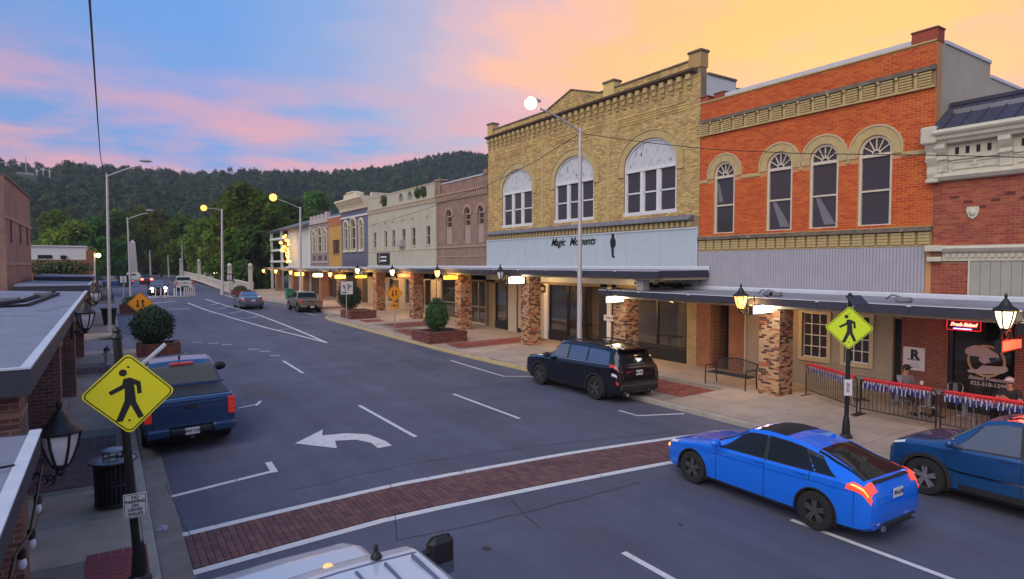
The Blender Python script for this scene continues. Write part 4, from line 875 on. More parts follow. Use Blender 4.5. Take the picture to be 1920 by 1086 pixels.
# =================================================================== shopfronts under the canopies
m_bulk = M('black_bulkhead', (0.015, 0.016, 0.02), 0.5, var=0.1); m_beige = M('beige_panel', (0.42, 0.37, 0.29), 0.7, var=0.1); m_beiged = M('beige_door', (0.46, 0.40, 0.32), 0.6)
m_tanb = brickmat('tan_brick_fine', (0.42, 0.31, 0.15), (0.34, 0.25, 0.12), (0.24, 0.19, 0.13)); m_orb = brickmat('orange_brick_fine', (0.33, 0.11, 0.045), (0.24, 0.075, 0.035), (0.24, 0.16, 0.11)); m_redb = brickmat('red_brick_fine', (0.26, 0.065, 0.042), (0.19, 0.045, 0.03), (0.22, 0.15, 0.11))
m_int = M('shop_interior', (0.48, 0.44, 0.38), 0.9, var=0.15); m_alu = M('aluminium_frame', (0.45, 0.44, 0.42), 0.4, metal=0.6); m_wood = M('table_wood', (0.16, 0.09, 0.05), 0.6, var=0.2)
sf = thing('shopfront', (XF, 26, 0), 'black-framed shopfront of big glass panes under the tan brick building', 'shopfront')
sf4 = thing('shopfront', (XF, 38, 0.3), 'beige shopfront with aluminium glazing below the mauve building', 'shopfront')
sf5 = thing('shopfront', (XF, 50, 0.5), 'long beige shopfront with dark doors below the pale building', 'shopfront')
sf6 = thing('shopfront', (XF, 72, 0.7), 'row of brown shopfronts at the far end of the arcade', 'shopfront')
sf2 = thing('shopfront', (XF, 13, 0), 'beige clapboard shopfront with two cream-framed sash windows', 'shopfront')
sf1 = thing('shopfront', (XF, 5, 0), 'restaurant front of red brick with a large lettered window', 'shopfront')
def Yr(u0, u1, v=600): return fy(u1, v), fy(u0, v)          # pixel columns to a span along the front
def solid(par, name, u0, u1, z0, z1, mat, X=XF, th=0.3, dx=0.0):
    a, b = Yr(u0, u1); return MB().box(X+dx, a+.002, z0, X+dx+th, b-.002, z1).build(name, mat, par)
def glazed(par, u0, u1, z0, z1, mat=m_bulk, fw=0.06, n=1, X=XF, bulk=True, name='shop_window', zb=0.0, rail=None):
    a, b = Yr(u0, u1); f = MB(); f.box(X+.03, a, z0, X+.13, a+fw, z1).box(X+.03, b-fw, z0, X+.13, b, z1).box(X+.03, a+fw, z1-fw, X+.13, b-fw, z1).box(X+.03, a+fw, z0, X+.13, b-fw, z0+fw)
    for k in range(1, n): y = a+(b-a)*k/n; f.box(X+.035, y-fw/2, z0+fw, X+.125, y+fw/2, z1-fw)
    if rail: f.box(X+.036, a+fw, rail-.03, X+.124, b-fw, rail+.03)
    w = f.build(name, mat, par)
    for k in range(n): MB().box(X+.075, a+fw*.5+(b-a-fw)*k/n, z0+fw*.5, X+.085, a+fw*.5+(b-a-fw)*(k+1)/n, z1-fw*.5).build('pane', m_sglass, w)
    if bulk: MB().bbox(X-.02, a, zb, X+.14, b, z0-.002, .01).build('bulkhead', mat, w)
    return w
def room(par, u0, u1, zf, zt, depth=3.2, mat=m_int):
    a, b = Yr(u0, u1); MB().box(XF+depth, a, zf, XF+depth+.05, b, zt).box(XF+.3, a, zf-.05, XF+depth, b, zf).box(XF+.3, a, zt, XF+depth, b, zt+.05).box(XF+.3, a-.04, zf, XF+depth, a, zt).box(XF+.3, b, zf, XF+depth, b+.04, zt).build('interior', mat, par)
# tan building's shopfront, near end to far end
solid(sf, 'brick_pier', 1288, 1306, -.1, 3.42, m_tanb)
for u0, u1 in ((1231, 1287), (1183, 1231)): glazed(sf, u0, u1, 0.75, 3.2)
room(sf, 1183, 1287, 0.3, 3.3)
glazed(sf, 1155, 1182, .75, 3.2); solid(sf, 'white_post', 1139, 1146, .1, 3.3, m_wframe, dx=-.05, th=.15); solid(sf, 'dark_jamb', 1125, 1138.5, .1, 3.6, m_bulk); solid(sf, 'dark_jamb', 1146.5, 1155, .1, 3.6, m_bulk)
for u0, u1 in ((1064, 1094), (1095, 1124)): glazed(sf, u0, u1, 0.55, 3.55)
glazed(sf, 1029, 1063, 0.75, 3.55); room(sf, 1029, 1125, .3, 3.6); solid(sf, 'white_post', 1021, 1028, .1, 3.35, m_wframe, dx=-.05, th=.15); solid(sf, 'door', 1009, 1020.6, .1, 3.2, m_beige, dx=.06)
solid(sf, 'header', 1009, 1287, 3.6, 4.0, m_bulk, dx=.002)
p = FX(1017, 542, XF-.06); nb = MB().bbox(XF-.06, p.y-.32, p.z-.2, XF+.05, p.y+.42, p.z+.22, .02).build('number_plate', m_bulk, sf); text_mb('101', .28, extrude=.008).xf(facing((XF-.068, p.y, p.z), (-1, 0, 0))).build('house_number', m_wframe, nb, base=False)
p = FX(1146, 597, XF-.12); pl = MB().bbox(XF-.12, p.y-.55, p.z-.14, XF-.07, p.y+.55, p.z+.14, .01).build('notice_board', m_wframe, sf); text_mb('FOR RENT', .17, extrude=.004).xf(facing((XF-.124, p.y, p.z), (-1, 0, 0))).build('notice_lettering', m_ink, pl, base=False)
solid(sf, 'dark_jamb', 969, 1008.5, .1, 3.9, m_bulk, dx=.05); solid(sf, 'door', 953, 968, .25, 3.55, m_beiged, dx=-.02, th=.1); solid(sf, 'door_panel', 972, 979, .6, 3.5, m_beige, dx=-.02, th=.1)
glazed(sf, 928.5, 951, .85, 3.9); a, b = Yr(930, 944); MB().box(XF+.2, a, .9, XF+.23, b, 3.8).build('curtain', m_beige, sf); room(sf, 929, 951, .5, 3.95)
solid(sf, 'brick_pier', 916.5, 928, 0, 4.1, m_tanb)
# some tables inside the empty shop
def inner_table(x, y, par): MB().bbox(x-.35, y-.5, 1.03, x+.35, y+.5, 1.08, .01).box(x-.04, y-.04, .35, x+.04, y+.04, 1.03).box(x-.3, y-.05, .3, x+.3, y+.05, .35).build('table', m_wood, par)
for u, x in ((1045, 22.0), (1100, 22.4), (1255, 22.0), (1215, 22.6)): inner_table(x, fy(u, 600, x), sf)
for u in (1235, 1250, 1265): p = FX(u, 575, XF+3.1); MB().box(XF+3.15, p.y-.13, 1.9, XF+3.19, p.y+.13, 3.0).build('pale_poster', m_curtain, sf)
# mauve and pale buildings' shopfronts
solid(sf4, 'wall_panel', 910.5, 916, 0.2, 4.1, M('brown_panel', (0.16, 0.10, 0.07), 0.7)); glazed(sf4, 882, 910, .5, 3.4, m_alu, n=2, rail=1.6, zb=.2); solid(sf4, 'lintel', 819, 910, 3.41, 4.1, m_beige); solid(sf4, 'wall_panel', 856, 881.6, .2, 3.4, m_beige)
glazed(sf4, 827.5, 855.5, .6, 3.4, m_alu, rail=1.7, zb=.2); solid(sf4, 'wall_panel', 819, 827, .2, 3.4, m_beige); room(sf4, 828, 910, .45, 3.4, depth=2.4)
us = [818, 808, 795, 782, 771, 760, 748, 738, 728, 716, 702, 690]; kinds = 'pgdpgpdgpgp'
for (u1, u0), k in zip(zip(us[:-1], us[1:]), kinds):
    if k == 'p': solid(sf5, 'wall_panel', u0, u1-.3, .3, 4.1, m_beige)
    elif k == 'd': solid(sf5, 'door', u0, u1-.3, .5, 3.1, M('dark_brown_door', (0.06, 0.04, 0.03), 0.5), dx=.08); solid(sf5, 'lintel', u0, u1-.3, 3.11, 4.1, m_beige)
    else: glazed(sf5, u0, u1-.3, 1.2, 3.3, m_alu, zb=.3); solid(sf5, 'lintel', u0, u1-.3, 3.31, 4.1, m_beige); a, b = Yr(u0, u1); MB().box(XF+.6, a, .4, XF+.63, b, 3.4).build('blind', m_dark, sf5)
us = [690, 676, 664, 652, 641, 630, 618, 606, 596, 584, 572, 560, 548, 540]
cols6 = [(0.05, .04, .035), (.20, .13, .09), (.05, .045, .04), (.26, .16, .10), (.32, .27, .2), (.06, .05, .05), (.30, .10, .05), (.42, .38, .33), (.10, .06, .05), (.45, .43, .4), (.2, .09, .06), (.10, .08, .07), (.36, .34, .32)]
for i, ((u1, u0), c) in enumerate(zip(zip(us[:-1], us[1:]), cols6)): solid(sf6, 'shop_bay', u0, u1-.2, .4, 4.05, M('bay_%d' % i, c, .7, var=.15), dx=random.choice((0, .1, .25)))
# clapboard shopfront under the orange building
solid(sf2, 'brick_pier', 1306.3, 1333, -.1, 3.45, m_orb, dx=-.02); solid(sf2, 'dark_doorway', 1333.3, 1367, .05, 3.4, m_dark, dx=.9); solid(sf2, 'door_return', 1333.3, 1336, .05, 3.4, m_orb, dx=.02, th=.85)
solid(sf2, 'brick_pier', 1367.3, 1397, -.1, 3.45, m_orb, dx=-.02); solid(sf2, 'corner_board', 1397.3, 1401, .05, 3.4, m_beige, dx=-.06)
m_clap = M('beige_clapboard', (0.31, 0.255, 0.20), 0.75, var=.08); m_crf = M('cream_window_trim', (0.47, 0.39, 0.25), .7)
wins2 = [(1503, 1560), (1583, 1640)]; a0, b0 = Yr(1401.3, 1676)
wy = [(fy(b_-5), fy(a_+5)) for a_, b_ in wins2]; z = 0.1; zw0, zw1 = 1.15, 2.72
while z < 3.38:
    segs = [(a0, b0)]
    if z+.11 > zw0 and z < zw1:
        e = sorted([a0, b0]+[t for w in wy for t in w]); segs = list(zip(e[0::2], e[1::2]))
    for a, b in segs: MB().prism([(XF-.035, z), (XF-.012, z+.128), (XF+.03, z+.128), (XF+.03, z)], a, b, 'Y').build('clapboard', m_clap, sf2)
    z += .13
wall(MB(), a0, b0, -.1, 3.42, [(a, b, zw0, zw1) for a, b in wy], X=XF+.032, th=.2).build('wall', m_clap, sf2)
for a, b in wy:
    t = MB(); t.box(XF-.07, a-.13, zw0-.13, XF+.02, a, zw1+.15).box(XF-.07, b, zw0-.13, XF+.02, b+.13, zw1+.15).box(XF-.07, a, zw1, XF+.02, b, zw1+.15).box(XF-.09, a, zw0-.13, XF+.02, b, zw0); t.build('window_trim', m_crf, sf2)
    w = sash_window(sf2, a+.002, b-.002, zw0, zw1, X=XF-.03, mat=m_wframe, rows=4, cols=3, fw=.035, sill=False, inset=.06)
a, b = Yr(1476, 1482); MB().box(XF-.06, a, 1.2, XF-.036, b, 2.9).build('corner_board', m_crf, sf2)
solid(sf2, 'doorway', 1676.5, 1692, .05, 2.7, m_dark, dx=.10); solid(sf2, 'door_header', 1676.5, 1692, 2.71, 3.4, m_clap, dx=.0)
# restaurant: brick, lettered window
solid(sf1, 'brick_wall', 1692.3, 1780, -.1, 3.42, m_redb, dx=-.03)
a, b = Yr(1695, 1736, 670); pz0, pz1 = fz(1715, 694), fz(1715, 651); rs = tag(MB().bbox(XF-.07, a, pz0, XF-.034, b, pz1, .01).build('wall_sign', M('white_board', (.62, .62, .66), .5)), 'white notice board with a big dark R on the red brick wall', 'sign')
c = FX(1715, 666, XF-.072); text_mb('R', .40, bold=.02, extrude=.004).xf(facing((XF-.072, c.y, c.z), (-1, 0, 0))).build('letter', m_ink, rs, base=False)
ln = MB(); ln.box(XF-.074, a+.12, pz0+.30, XF-.069, b-.12, pz0+.36)
for k in range(3): ln.box(XF-.074, a+.12+.02*k, pz0+.10+.05*k, XF-.069, b-.12-.04*k, pz0+.115+.05*k)
ln.build('print', M('grey_print', (.3, .3, .33), .7), rs)
ya, yb = fy(1905, 650), fy(1781, 650); wz0, wz1 = .75, 3.05
f = MB(); f.box(XF-.06, yb-.10, .1, XF+.1, yb, 3.4).box(XF-.06, ya-.6, .1, XF+.1, yb-.1, wz0).box(XF-.06, ya-.6, wz1, XF+.1, yb-.1, 3.4); rw = f.build('shop_window', m_bulk, sf1); MB().box(XF, ya-.6, wz0, XF+.012, yb-.1, wz1).build('pane', m_sglass, rw)
MB().box(XF+2.6, ya-2, 0, XF+2.65, yb, 3.4).box(XF+.15, ya-2, .05, XF+2.6, yb, .1).build('interior', M('dim_room', (.05, .04, .035), .9), sf1); solid(sf1, 'wall_end', 1906, 1990, -.1, 3.42, m_redb, dx=-.03)
lg = FX(1849, 677, XF-.01); m_vin = M('window_vinyl', (.40, .36, .36), .6); lo = MB()
def disc_ring(mb, c, r0, r1, x0, x1, n=28, a0=0, a1=2*math.pi, sy=1.0):
    for i in range(n):
        t0, t1 = a0+(a1-a0)*i/n, a0+(a1-a0)*(i+1)/n; q = lambda r, t: (c.y+r*sy*math.cos(t), c.z+r*math.sin(t)); mb.prism([q(r0, t0), q(r1, t0), q(r1, t1), q(r0, t1)], x0, x1)
disc_ring(lo, lg, .40, .46, XF-.012, XF-.004); lo.build('window_logo_ring', M('vinyl_gold', (.40, .30, .16), .6), rw, base=False)
lo = MB(); lo.prism([(lg.y+a_, lg.z+b_) for a_, b_ in ((.52, .16), (.50, .30), (.30, .42), (.0, .40), (-.28, .22), (-.30, .12), (-.05, .10), (-.10, -.02), (.05, -.1), (.18, .0), (.16, .10), (.35, .10))], XF-.013, XF-.006); lo.prism([(lg.y+a_, lg.z+b_) for a_, b_ in ((.42, -.38), (.44, -.30), (.2, -.26), (.1, -.14), (-.2, -.12), (-.48, -.10), (-.52, -.2), (-.4, -.3), (-.1, -.36), (.1, -.38))], XF-.013, XF-.006); lo.build('window_logo', m_vin, rw, base=False)
c = FX(1852, 711, XF-.012); text_mb('Baked Potatoes', .15, shear=.3, bold=.004, extrude=.003).xf(facing(c, (-1, 0, 0))).build('window_lettering', m_vin, rw, base=False)
c = FX(1853, 722, XF-.012); text_mb('423-518-1588', .155, bold=.004, extrude=.003).xf(facing(c, (-1, 0, 0))).build('window_lettering', m_vin, rw, base=False)
ne = [FX(u, v, XF-.12) for u, v in ((1824, 604), (1789, 618))]; cy_, cz_ = (ne[0].y+ne[1].y)/2, (ne[0].z+ne[1].z)/2
nn = thing('neon_sign', (XF-.12, cy_, cz_-.15), 'red and blue neon script sign above the restaurant window', 'sign'); MB().bbox(XF-.10, cy_-.42, cz_-.12, XF-.07, cy_+.42, cz_+.14, .01).build('backboard', m_black, nn)
t = text_mb('Fresh Baked', .13, shear=.3, bold=.006, extrude=.008).xf(facing((XF-.12, cy_, cz_+.03), (-1, 0, 0))); t.build('neon_script', M('neon_red', (1, .12, .08), .4, emit=5.0), nn); MB().tube([(XF-.12, cy_-.2, cz_-.09), (XF-.12, cy_+.25, cz_-.09)], .012, 6).build('neon_line', M('neon_blue', (.15, .2, 1), .4, emit=6), nn)
fr = MB()
for q0, q1 in (((-.42, -.13), (.42, -.13)), ((-.42, .15), (.42, .15)), ((-.42, -.13), (-.42, .15)), ((.42, -.13), (.42, .15))): fr.tube([(XF-.11, cy_+q0[0], cz_+q0[1]), (XF-.11, cy_+q1[0], cz_+q1[1])], .014, 6)
fr.build('neon_frame', M('neon_frame_red', (.6, .02, .02), .4, emit=.5), nn)
lamp_light('neon_light', (XF-.4, cy_, cz_), 4, (1, .1, .08), .1, nn)
# ------------------------------------------------------------------ canopies
m_fas = M('canopy_fascia_dark', (0.035, 0.038, 0.06), 0.55, var=.3, scale=1.2, dirt=((.09, .085, .09), .62, 2.2, (1, .4, 2.5))); m_sof = M('canopy_soffit', (0.44, 0.37, 0.26), 0.8, var=.1); m_ctop = M('canopy_membrane', (0.24, 0.25, 0.30), 0.75, var=.3, scale=1.2, dirt=((0.10, .10, .12), .62, 2, (1, 1, 1))); m_flash = M('flashing_white', (0.52, 0.57, 0.64), .5, var=.1)
m_gapc = M('fascia_gap', (.01, .01, .013), .8)
def canopy(name, label, y0, y1, x0, zt, fh, group=None, slope=0.06, fas=None):
    c = thing(name, ((x0+XF)/2, (y0+y1)/2, zt-fh), label, 'canopy', group)
    MB().prism([(x0+.05, zt-.02), (XF-.16, zt+slope), (XF-.16, zt-.14), (x0+.05, zt-.16)], y0+.05, y1-.05, 'Y').build('canopy_roof', m_ctop, c)
    fa = MB().box(x0, y0, zt-fh, x0+.05, y1, zt).box(x0+.05, y0, zt-fh, XF-.17, y0+.05, zt+.02).box(x0+.05, y1-.05, zt-fh, XF-.17, y1, zt+.02).build('fascia', fas or m_fas, c)
    MB().box(x0-.015, y0, zt+.001, x0+.10, y1, zt+.022).build('drip_edge', m_flash, c)
    MB().box(x0+.30, y0+.06, zt-fh-.10, XF-.18, y1-.06, zt-.17).build('soffit', m_sof, c)
    y = y0+2.4
    while y < y1-.5:
        MB().box(x0-.004, y-.009, zt-fh, x0+.01, y+.009, zt-.001).build('fascia_joint', m_gapc, c); MB().box(x0-.022, y-.05, zt-.03, x0-.001, y+.05, zt+.028).build('gutter_clip', m_flash, c); y += 2.4+random.uniform(-.1, .1)
    MB().prism([(XF-.155, zt+slope+.10), (XF-.12, zt+slope+.14), (XF-.115, zt-.1), (XF-.155, zt-.1)], y0, y1, 'Y').build('flashing', m_flash, c); return c
cn1 = canopy('canopy', 'low dark-edged canopy along the orange and red brick shopfronts', -2.0, 19.7, 17.4, 3.34, .22)
cn2 = canopy('canopy', 'higher canopy with white flashing across the tan and mauve shopfronts', 16.5, 41.6, 17.6, 4.15, .24)
cn3 = canopy('canopy', 'canopy with pale flashing along the long grey-green building', 41.65, 56.0, 17.7, 4.12, .22)
cn4 = canopy('canopy', 'shabby dark canopy over the far end of the arcade', 56.05, 88.0, 17.8, 4.02, .20, fas=M('fascia_brown', (.16, .12, .11), .7, var=.2))
db = MB()   # tattered felt at the wall and clutter on the roof
for k in range(26): y = 17.3+k*.12; db.cbox((XF-.35+random.uniform(-.1, .1), y, 3.46+random.uniform(0, .12)), (.2, .14, random.uniform(.04, .16)))
db.build('torn_felt', m_dark, cn1)
for u, v in ((1452, 551), (1690, 566), (1440, 553)):
    p = FX(u, v, 18.6); q = MB(); q.bbox(p.x-.1, p.y-.25, 3.36, p.x+.1, p.y+.15, 3.50, .03).tube([(p.x, p.y-.3, 3.42), (p.x+.1, p.y+.3, 3.55), (p.x+.2, p.y+.5, 3.42)], .025, 5); q.build('roof_bracket', m_slate, cn1)
vt = tag(MB().bbox(18.5, 18.2, 3.32, 18.9, 18.6, 3.75, .03).bbox(18.44, 18.14, 3.75, 18.96, 18.66, 3.83, .02).build('roof_vent', m_wframe), 'small white box vent standing on the low canopy', 'vent')
# ------------------------------------------------------------------ brick columns
def colmat(name, c_lt, c_mid, c_dk, geo):
    mt = bpy.data.materials.new(name); mt.use_nodes = True; nt = mt.node_tree; N = nt.nodes; L = nt.links; b = N['Principled BSDF']; b.inputs['Roughness'].default_value = .85
    ge = N.new('ShaderNodeNewGeometry'); oi = N.new('ShaderNodeObjectInfo'); ad = N.new('ShaderNodeMath'); ad.operation = 'ADD'; L.new(ge.outputs['Random Per Island'], ad.inputs[0]); L.new(oi.outputs['Random'], ad.inputs[1]); fr = N.new('ShaderNodeMath'); fr.operation = 'FRACT'; L.new(ad.outputs[0], fr.inputs[0])
    rp = N.new('ShaderNodeValToRGB'); L.new(fr.outputs[0], rp.inputs[0]); e = rp.color_ramp.elements; rp.color_ramp.interpolation = 'CONSTANT'
    for i, (p, c) in enumerate(((0, c_lt), (.34, tuple(x*.8 for x in c_lt)), (.5, c_mid), (.74, c_dk), (.9, tuple(x*1.6 for x in c_dk)))):
        if i > 1: e.new(p)
        e[i].position = p; e[i].color = (*c, 1)
    L.new(rp.outputs[0], b.inputs['Base Color']); return mt
m_colb = colmat('mixed_column_brick', (.46, .29, .155), (.34, .11, .04), (.075, .032, .026), True); m_colm = M('column_mortar', (.38, .32, .25), .9)
COLS = [(1453.5, 749, 3.13), (1173, 655, 3.13), (995, 648, 3.95), (868.5, 617, 3.95), (780, 600, 3.95), (711, 583, 3.95), (640, 572, 3.85), (606, 566, 3.85), (573, 560, 3.85), (553, 556, 3.85), (522, 552, 3.85)]
cl_lab = ['brick column of cream and dark bricks beside the slatted bench', 'brick column under the end of the low canopy behind the black car', 'brick column beside the white lettered box sign and beige door', 'brick column in front of the mauve building shopfront', 'brick column behind the round clipped shrub', 'brick column behind the orange two-way arrow sign', 'slim far brick column below the blue building', 'slim far brick column below the purple-grey building', 'slim far brick column below the pale blue wall', 'slim far brick column beside the green bin', 'last brick column at the end of the arcade']
for i, (u, v, zt) in enumerate(COLS):
    w = .76 if i < 6 else .7; x0 = 18.1 if i == 0 else 18.25
    yc = FX(u, v-40, x0+w/2).y; z0 = zs(x0, yc)-.02
    c = thing('brick_column', (x0+w/2, yc, z0), cl_lab[i], 'column', 'brick columns of the arcade')
    MB().box(x0+.012, yc-w/2+.012, z0, x0+w-.012, yc+w/2-.012, zt).build('core', m_colm, c); bh = .0715 if i < 2 else .078; nz = int((zt-z0)/bh); nb = 4; bl = w/nb; rest = MB(); k = 0
    me = mesh_of(MB().bbox(-bl/2+.006, -.01, -bh/2+.006, bl/2-.006, .012, bh/2-.006, .003), 'brick', m_colb)
    for j in range(nz):
        zc = z0+(j+.5)*bh+.005; off = (j % 2)*.5
        for side in range(4):
            for q in range(nb+1):
                a = max(0, (q-off)*bl); b = min(w, (q+1-off)*bl)
                if b-a < .03: continue
                m_ = (a+b)/2; full = b-a > bl*.98
                if side == 0: cx, cy, r = x0+.012, yc-w/2+m_, R(90)
                elif side == 1: cx, cy, r = x0+m_, yc-w/2+.012, 0
                elif side == 2: cx, cy, r = x0+w-.012, yc-w/2+m_, R(90)
                else: cx, cy, r = x0+m_, yc+w/2-.012, 0
                if i < 3 and full and side < 2 and k < 300: inst('brick', me, (cx, cy, zc), c, rot=(0, 0, r)); k += 1
                elif i < 7:
                    h = (b-a)/2-.006; d = .011
                    if side % 2 == 0: rest.box(cx-d, cy-h, zc-bh/2+.006, cx+d, cy+h, zc+bh/2-.006)
                    else: rest.box(cx-h, cy-d, zc-bh/2+.006, cx+h, cy+d, zc+bh/2-.006)
    if rest.v: rest.build('brickwork', m_colb, c, kind='stuff')
    else: MB().box(x0, yc-w/2, z0, x0+w, yc+w/2, zt).build('brick_face', brickmat('column_brick_fine', (.36, .15, .07), (.22, .08, .05), (.3, .22, .15), plane='SUM'), c)
# warm strip lamps on the underside near the columns
m_warm = M('warm_tube', (1, .70, .30), .5, emit=5)
for i, (u, v, zt) in enumerate(COLS[:7]):
    if i in (3,): continue
    yc = FX(u, v-40, 18.6).y; y = yc+.9
    l = thing('soffit_lamp', (19.3, y, zt-.12), 'warm tube lamp under the canopy beside '+['the bench column', 'the end column of the low canopy', 'the lettered box sign column', '', 'the round shrub column', 'the arrow sign column', 'the blue building column'][i], 'lamp', 'tube lamps under the canopies')
    MB().bbox(19.25, y-.6, zt-.09, 19.35, y+.6, zt-.04, .01).build('tube', m_warm, l); MB().box(19.22, y-.64, zt-.04, 19.38, y+.64, zt+.01).build('housing', m_wframe, l)
    lamp_light('tube_light', (19.1, y, zt-.25), 50 if i == 0 else 110, (1, .56, .22), .25, l)
# ------------------------------------------------------------------ lit box signs hung below the canopies
def box_sign(u0, u1, v0, v1, txt, label, col, emit, x0=17.08, tcol=None, w=1.05):
    c = FX((u0+u1)/2, (v0+v1)/2, x0+w/2); h = (v1-v0)/FPX*(MW.transposed() @ (c-Vector((0, 0, HC)))).z
    y, zc = c.y, c.z; b = thing('box_sign', (c.x, y, zc-h/2), label, 'sign', 'lit box signs under the canopies'); n = 8
    P = [(x0, zc-h/2), (x0+w, zc-h/2), (x0+w, zc+h*.42)]+[(x0+w*(1-k/n), zc+h*.42+h*.10*math.sin(math.pi*k/n)) for k in range(1, n)]+[(x0, zc+h*.42)]
    MB().prism(P, y-.07, y+.07, 'Y').build('cabinet', m_black, b); s_ = .04
    Q = [(x0+s_+(px_-x0)*(w-2*s_)/w, zc+(pz_-zc)*(1-2*s_/h)) for px_, pz_ in P]
    MB().prism(Q, y-.08, y-.071, 'Y').build('face', M('sign_glow_'+label[:24].replace(' ', '_'), col, .5, emit=emit), b)
    for i, t_ in enumerate(txt):
        t = text_mb(t_, min(h*.42, .2), bold=.004, extrude=.003); mx = max(v_[0] for v_ in t.v)-min(v_[0] for v_ in t.v); k = min(1, (w-.16)/mx); t.v = [(a*k, b_, c_) for a, b_, c_ in t.v]
        t.xf(facing((x0+w/2, y-.084, zc+(0 if len(txt) == 1 else .2*h*(1-2*i))), (0, -1, 0))).build('sign_lettering', M('sign_ink_'+label[:20].replace(' ', '_'), tcol or (.02, .02, .02), .6), b, base=False)
    MB().box(x0+.15, y-.02, zc+h*.45, x0+.19, y+.02, zc+h*.5+.25).box(x0+w-.19, y-.02, zc+h*.45, x0+w-.15, y+.02, zc+h*.5+.25).build('hanger', m_black, b)
    lamp_light('sign_light', (x0+w/2, y-.35, zc), 13*emit, col, .2, b)
box_sign(1400, 1453, 570, 589, ('K          ',), 'blank-looking white lit box sign beside the bench column', (1, .96, .88), 1.6)
box_sign(1130, 1172, 554, 568, (), 'bright plain lit box sign at the end of the low canopy', (1, .88, .62), 2.2)
box_sign(946, 988, 517, 533, ('MAGIC   MOMENTS', 'FORMAL   WEAR'), 'white box sign with two lines of black lettering', (1, .93, .82), 1.1)
box_sign(826, 862, 515, 525, ('HAIR  DESIGN', 'WALK  IN'), 'yellow box sign lettered in two lines by the mauve shopfront', (1, .55, .06), 1.3)
box_sign(741, 773, 512, 521, (), 'dim orange box sign beside a round lantern', (.9, .33, .12), .7)
box_sign(662, 690, 516, 522, ('P',), 'narrow yellow box sign with a dark P', (1, .6, .05), 1.4)
box_sign(624, 651, 515, 523, (), 'yellow lit box sign below the ochre building', (1, .62, .08), 1.6)
box_sign(583, 608, 512, 520, (), 'pale lit box sign below the purple-grey building', (1, .85, .4), 1.8)
box_sign(549, 573, 510, 518, (), 'yellow lit box sign below the pale blue wall', (1, .7, .15), 1.6)
box_sign(1906, 1945, 602, 626, ('Spud',), 'yellow box sign next to the lantern by the restaurant window', (1, .62, .04), 1.2, w=.75)
box_sign(1868, 1913, 634, 658, (), 'red glowing box sign below the lantern by the restaurant', (1, .06, .03), 1.8, w=1.2, x0=17.2)
# ------------------------------------------------------------------ lanterns
m_lglow = M('lantern_glow', (1, .50, .12), .5, emit=1.9); m_lwhite = M('lantern_glow_white', (1, .78, .45), .5, emit=2.2); m_lopal = M('opal_glass', (.80, .79, .84), .3)
def lantern(label, loc, mat, lit=None, s=1.0, bracket=(0.35, 0, 0), group='lanterns along the street'):
    """loc: centre of the glass; bracket: towards its fixing"""
    x, y, z = loc; l = thing('lantern', (x, y, z-.3*s), label, 'lantern', group)
    MB().lathe([(.0, .58), (.025, .56), (.035, .50), (.02, .46), (.04, .42), (.09, .34), (.12, .29), (.21, .24), (.24, .19), (.22, .17)], (x, y, z), 16) if False else None
    c = MB(); c.lathe([(r*s, h*s) for r, h in ((.235, .175), (.25, .20), (.21, .25), (.13, .30), (.10, .36), (.05, .44), (.022, .47), (.035, .51), (.028, .56), (.004, .60))], (x, y, z), 16); c.build('cap', m_black, l, smooth=True)
    g = MB(); g.lathe([(r*s, h*s) for r, h in ((.09, -.22), (.13, -.12), (.175, .02), (.20, .17))], (x, y, z), 6); g.build('glass', mat, l)
    f = MB()
    for k in range(6):
        t = 2*math.pi*k/6; f.tube([(x+r*s*math.cos(t), y+r*s*math.sin(t), z+h*s) for r, h in ((.095, -.22), (.138, -.12), (.183, .02), (.21, .175))], .017*s, 5)
    f.lathe([(r*s, h*s) for r, h in ((.02, -.36), (.06, -.31), (.05, -.28), (.10, -.24), (.10, -.21))], (x, y, z), 12); f.build('cage', m_black, l)
    b = Vector(bracket); k = MB(); p0 = Vector((x, y, z-.30*s)); k.tube([p0, p0+b*.3+Vector((0, 0, -.10*s)), p0+b*.65+Vector((0, 0, .02*s)), p0+b], .02*s, 6); k.tube([p0+b+Vector((0, 0, -.2*s)), p0+b+Vector((0, 0, .25*s))], .03*s, 6)
    for t in range(3): q = p0+b*(.3+.2*t)+Vector((0, 0, -.10*s+.02*t)); k.tube([q+Vector((b.x*.12*math.cos(a), b.y*.12*math.cos(a), .06*s*math.sin(a))) for a in np.linspace(0, 5, 9)], .012*s, 5)
    k.build('bracket', m_black, l)
    if lit: lamp_light('lantern_light', (x-.0, y-.32*s, z-.1), lit[0], lit[1], .15, l)
WARM = (1, .55, .2)
for u, v, mat, lit, lab in ((1389, 566, m_lglow, (28, WARM), 'amber-lit lantern on the low canopy edge beside the bench column'), (1885, 598, m_lwhite, (10, (1, .8, .5)), 'bright white-lit lantern near the restaurant window'), (938, 516, m_lopal, None, 'unlit white-glass lantern beside the two-line box sign'), (820, 513, m_lglow, (28, WARM), 'amber-lit lantern at the mauve shopfront'), (735.5, 511, m_lwhite, (28, WARM), 'round glowing lantern behind the orange arrow sign'), (670, 508, m_lwhite, (28, WARM), 'glowing lantern above the narrow yellow box sign'), (619, 515, m_lglow, (40, WARM), 'small amber lantern below the ochre building'), (545, 511, m_lglow, (40, WARM), 'small amber lantern by the pale blue wall'), (517, 509, m_lglow, (40, WARM), 'small amber lantern under the balconies'), (494, 508, m_lglow, (40, WARM), 'farthest amber lantern past the arcade end')):
    p = FX(u, v, 17.15); lantern(lab, p, mat, lit, bracket=(.35, 0, 0))
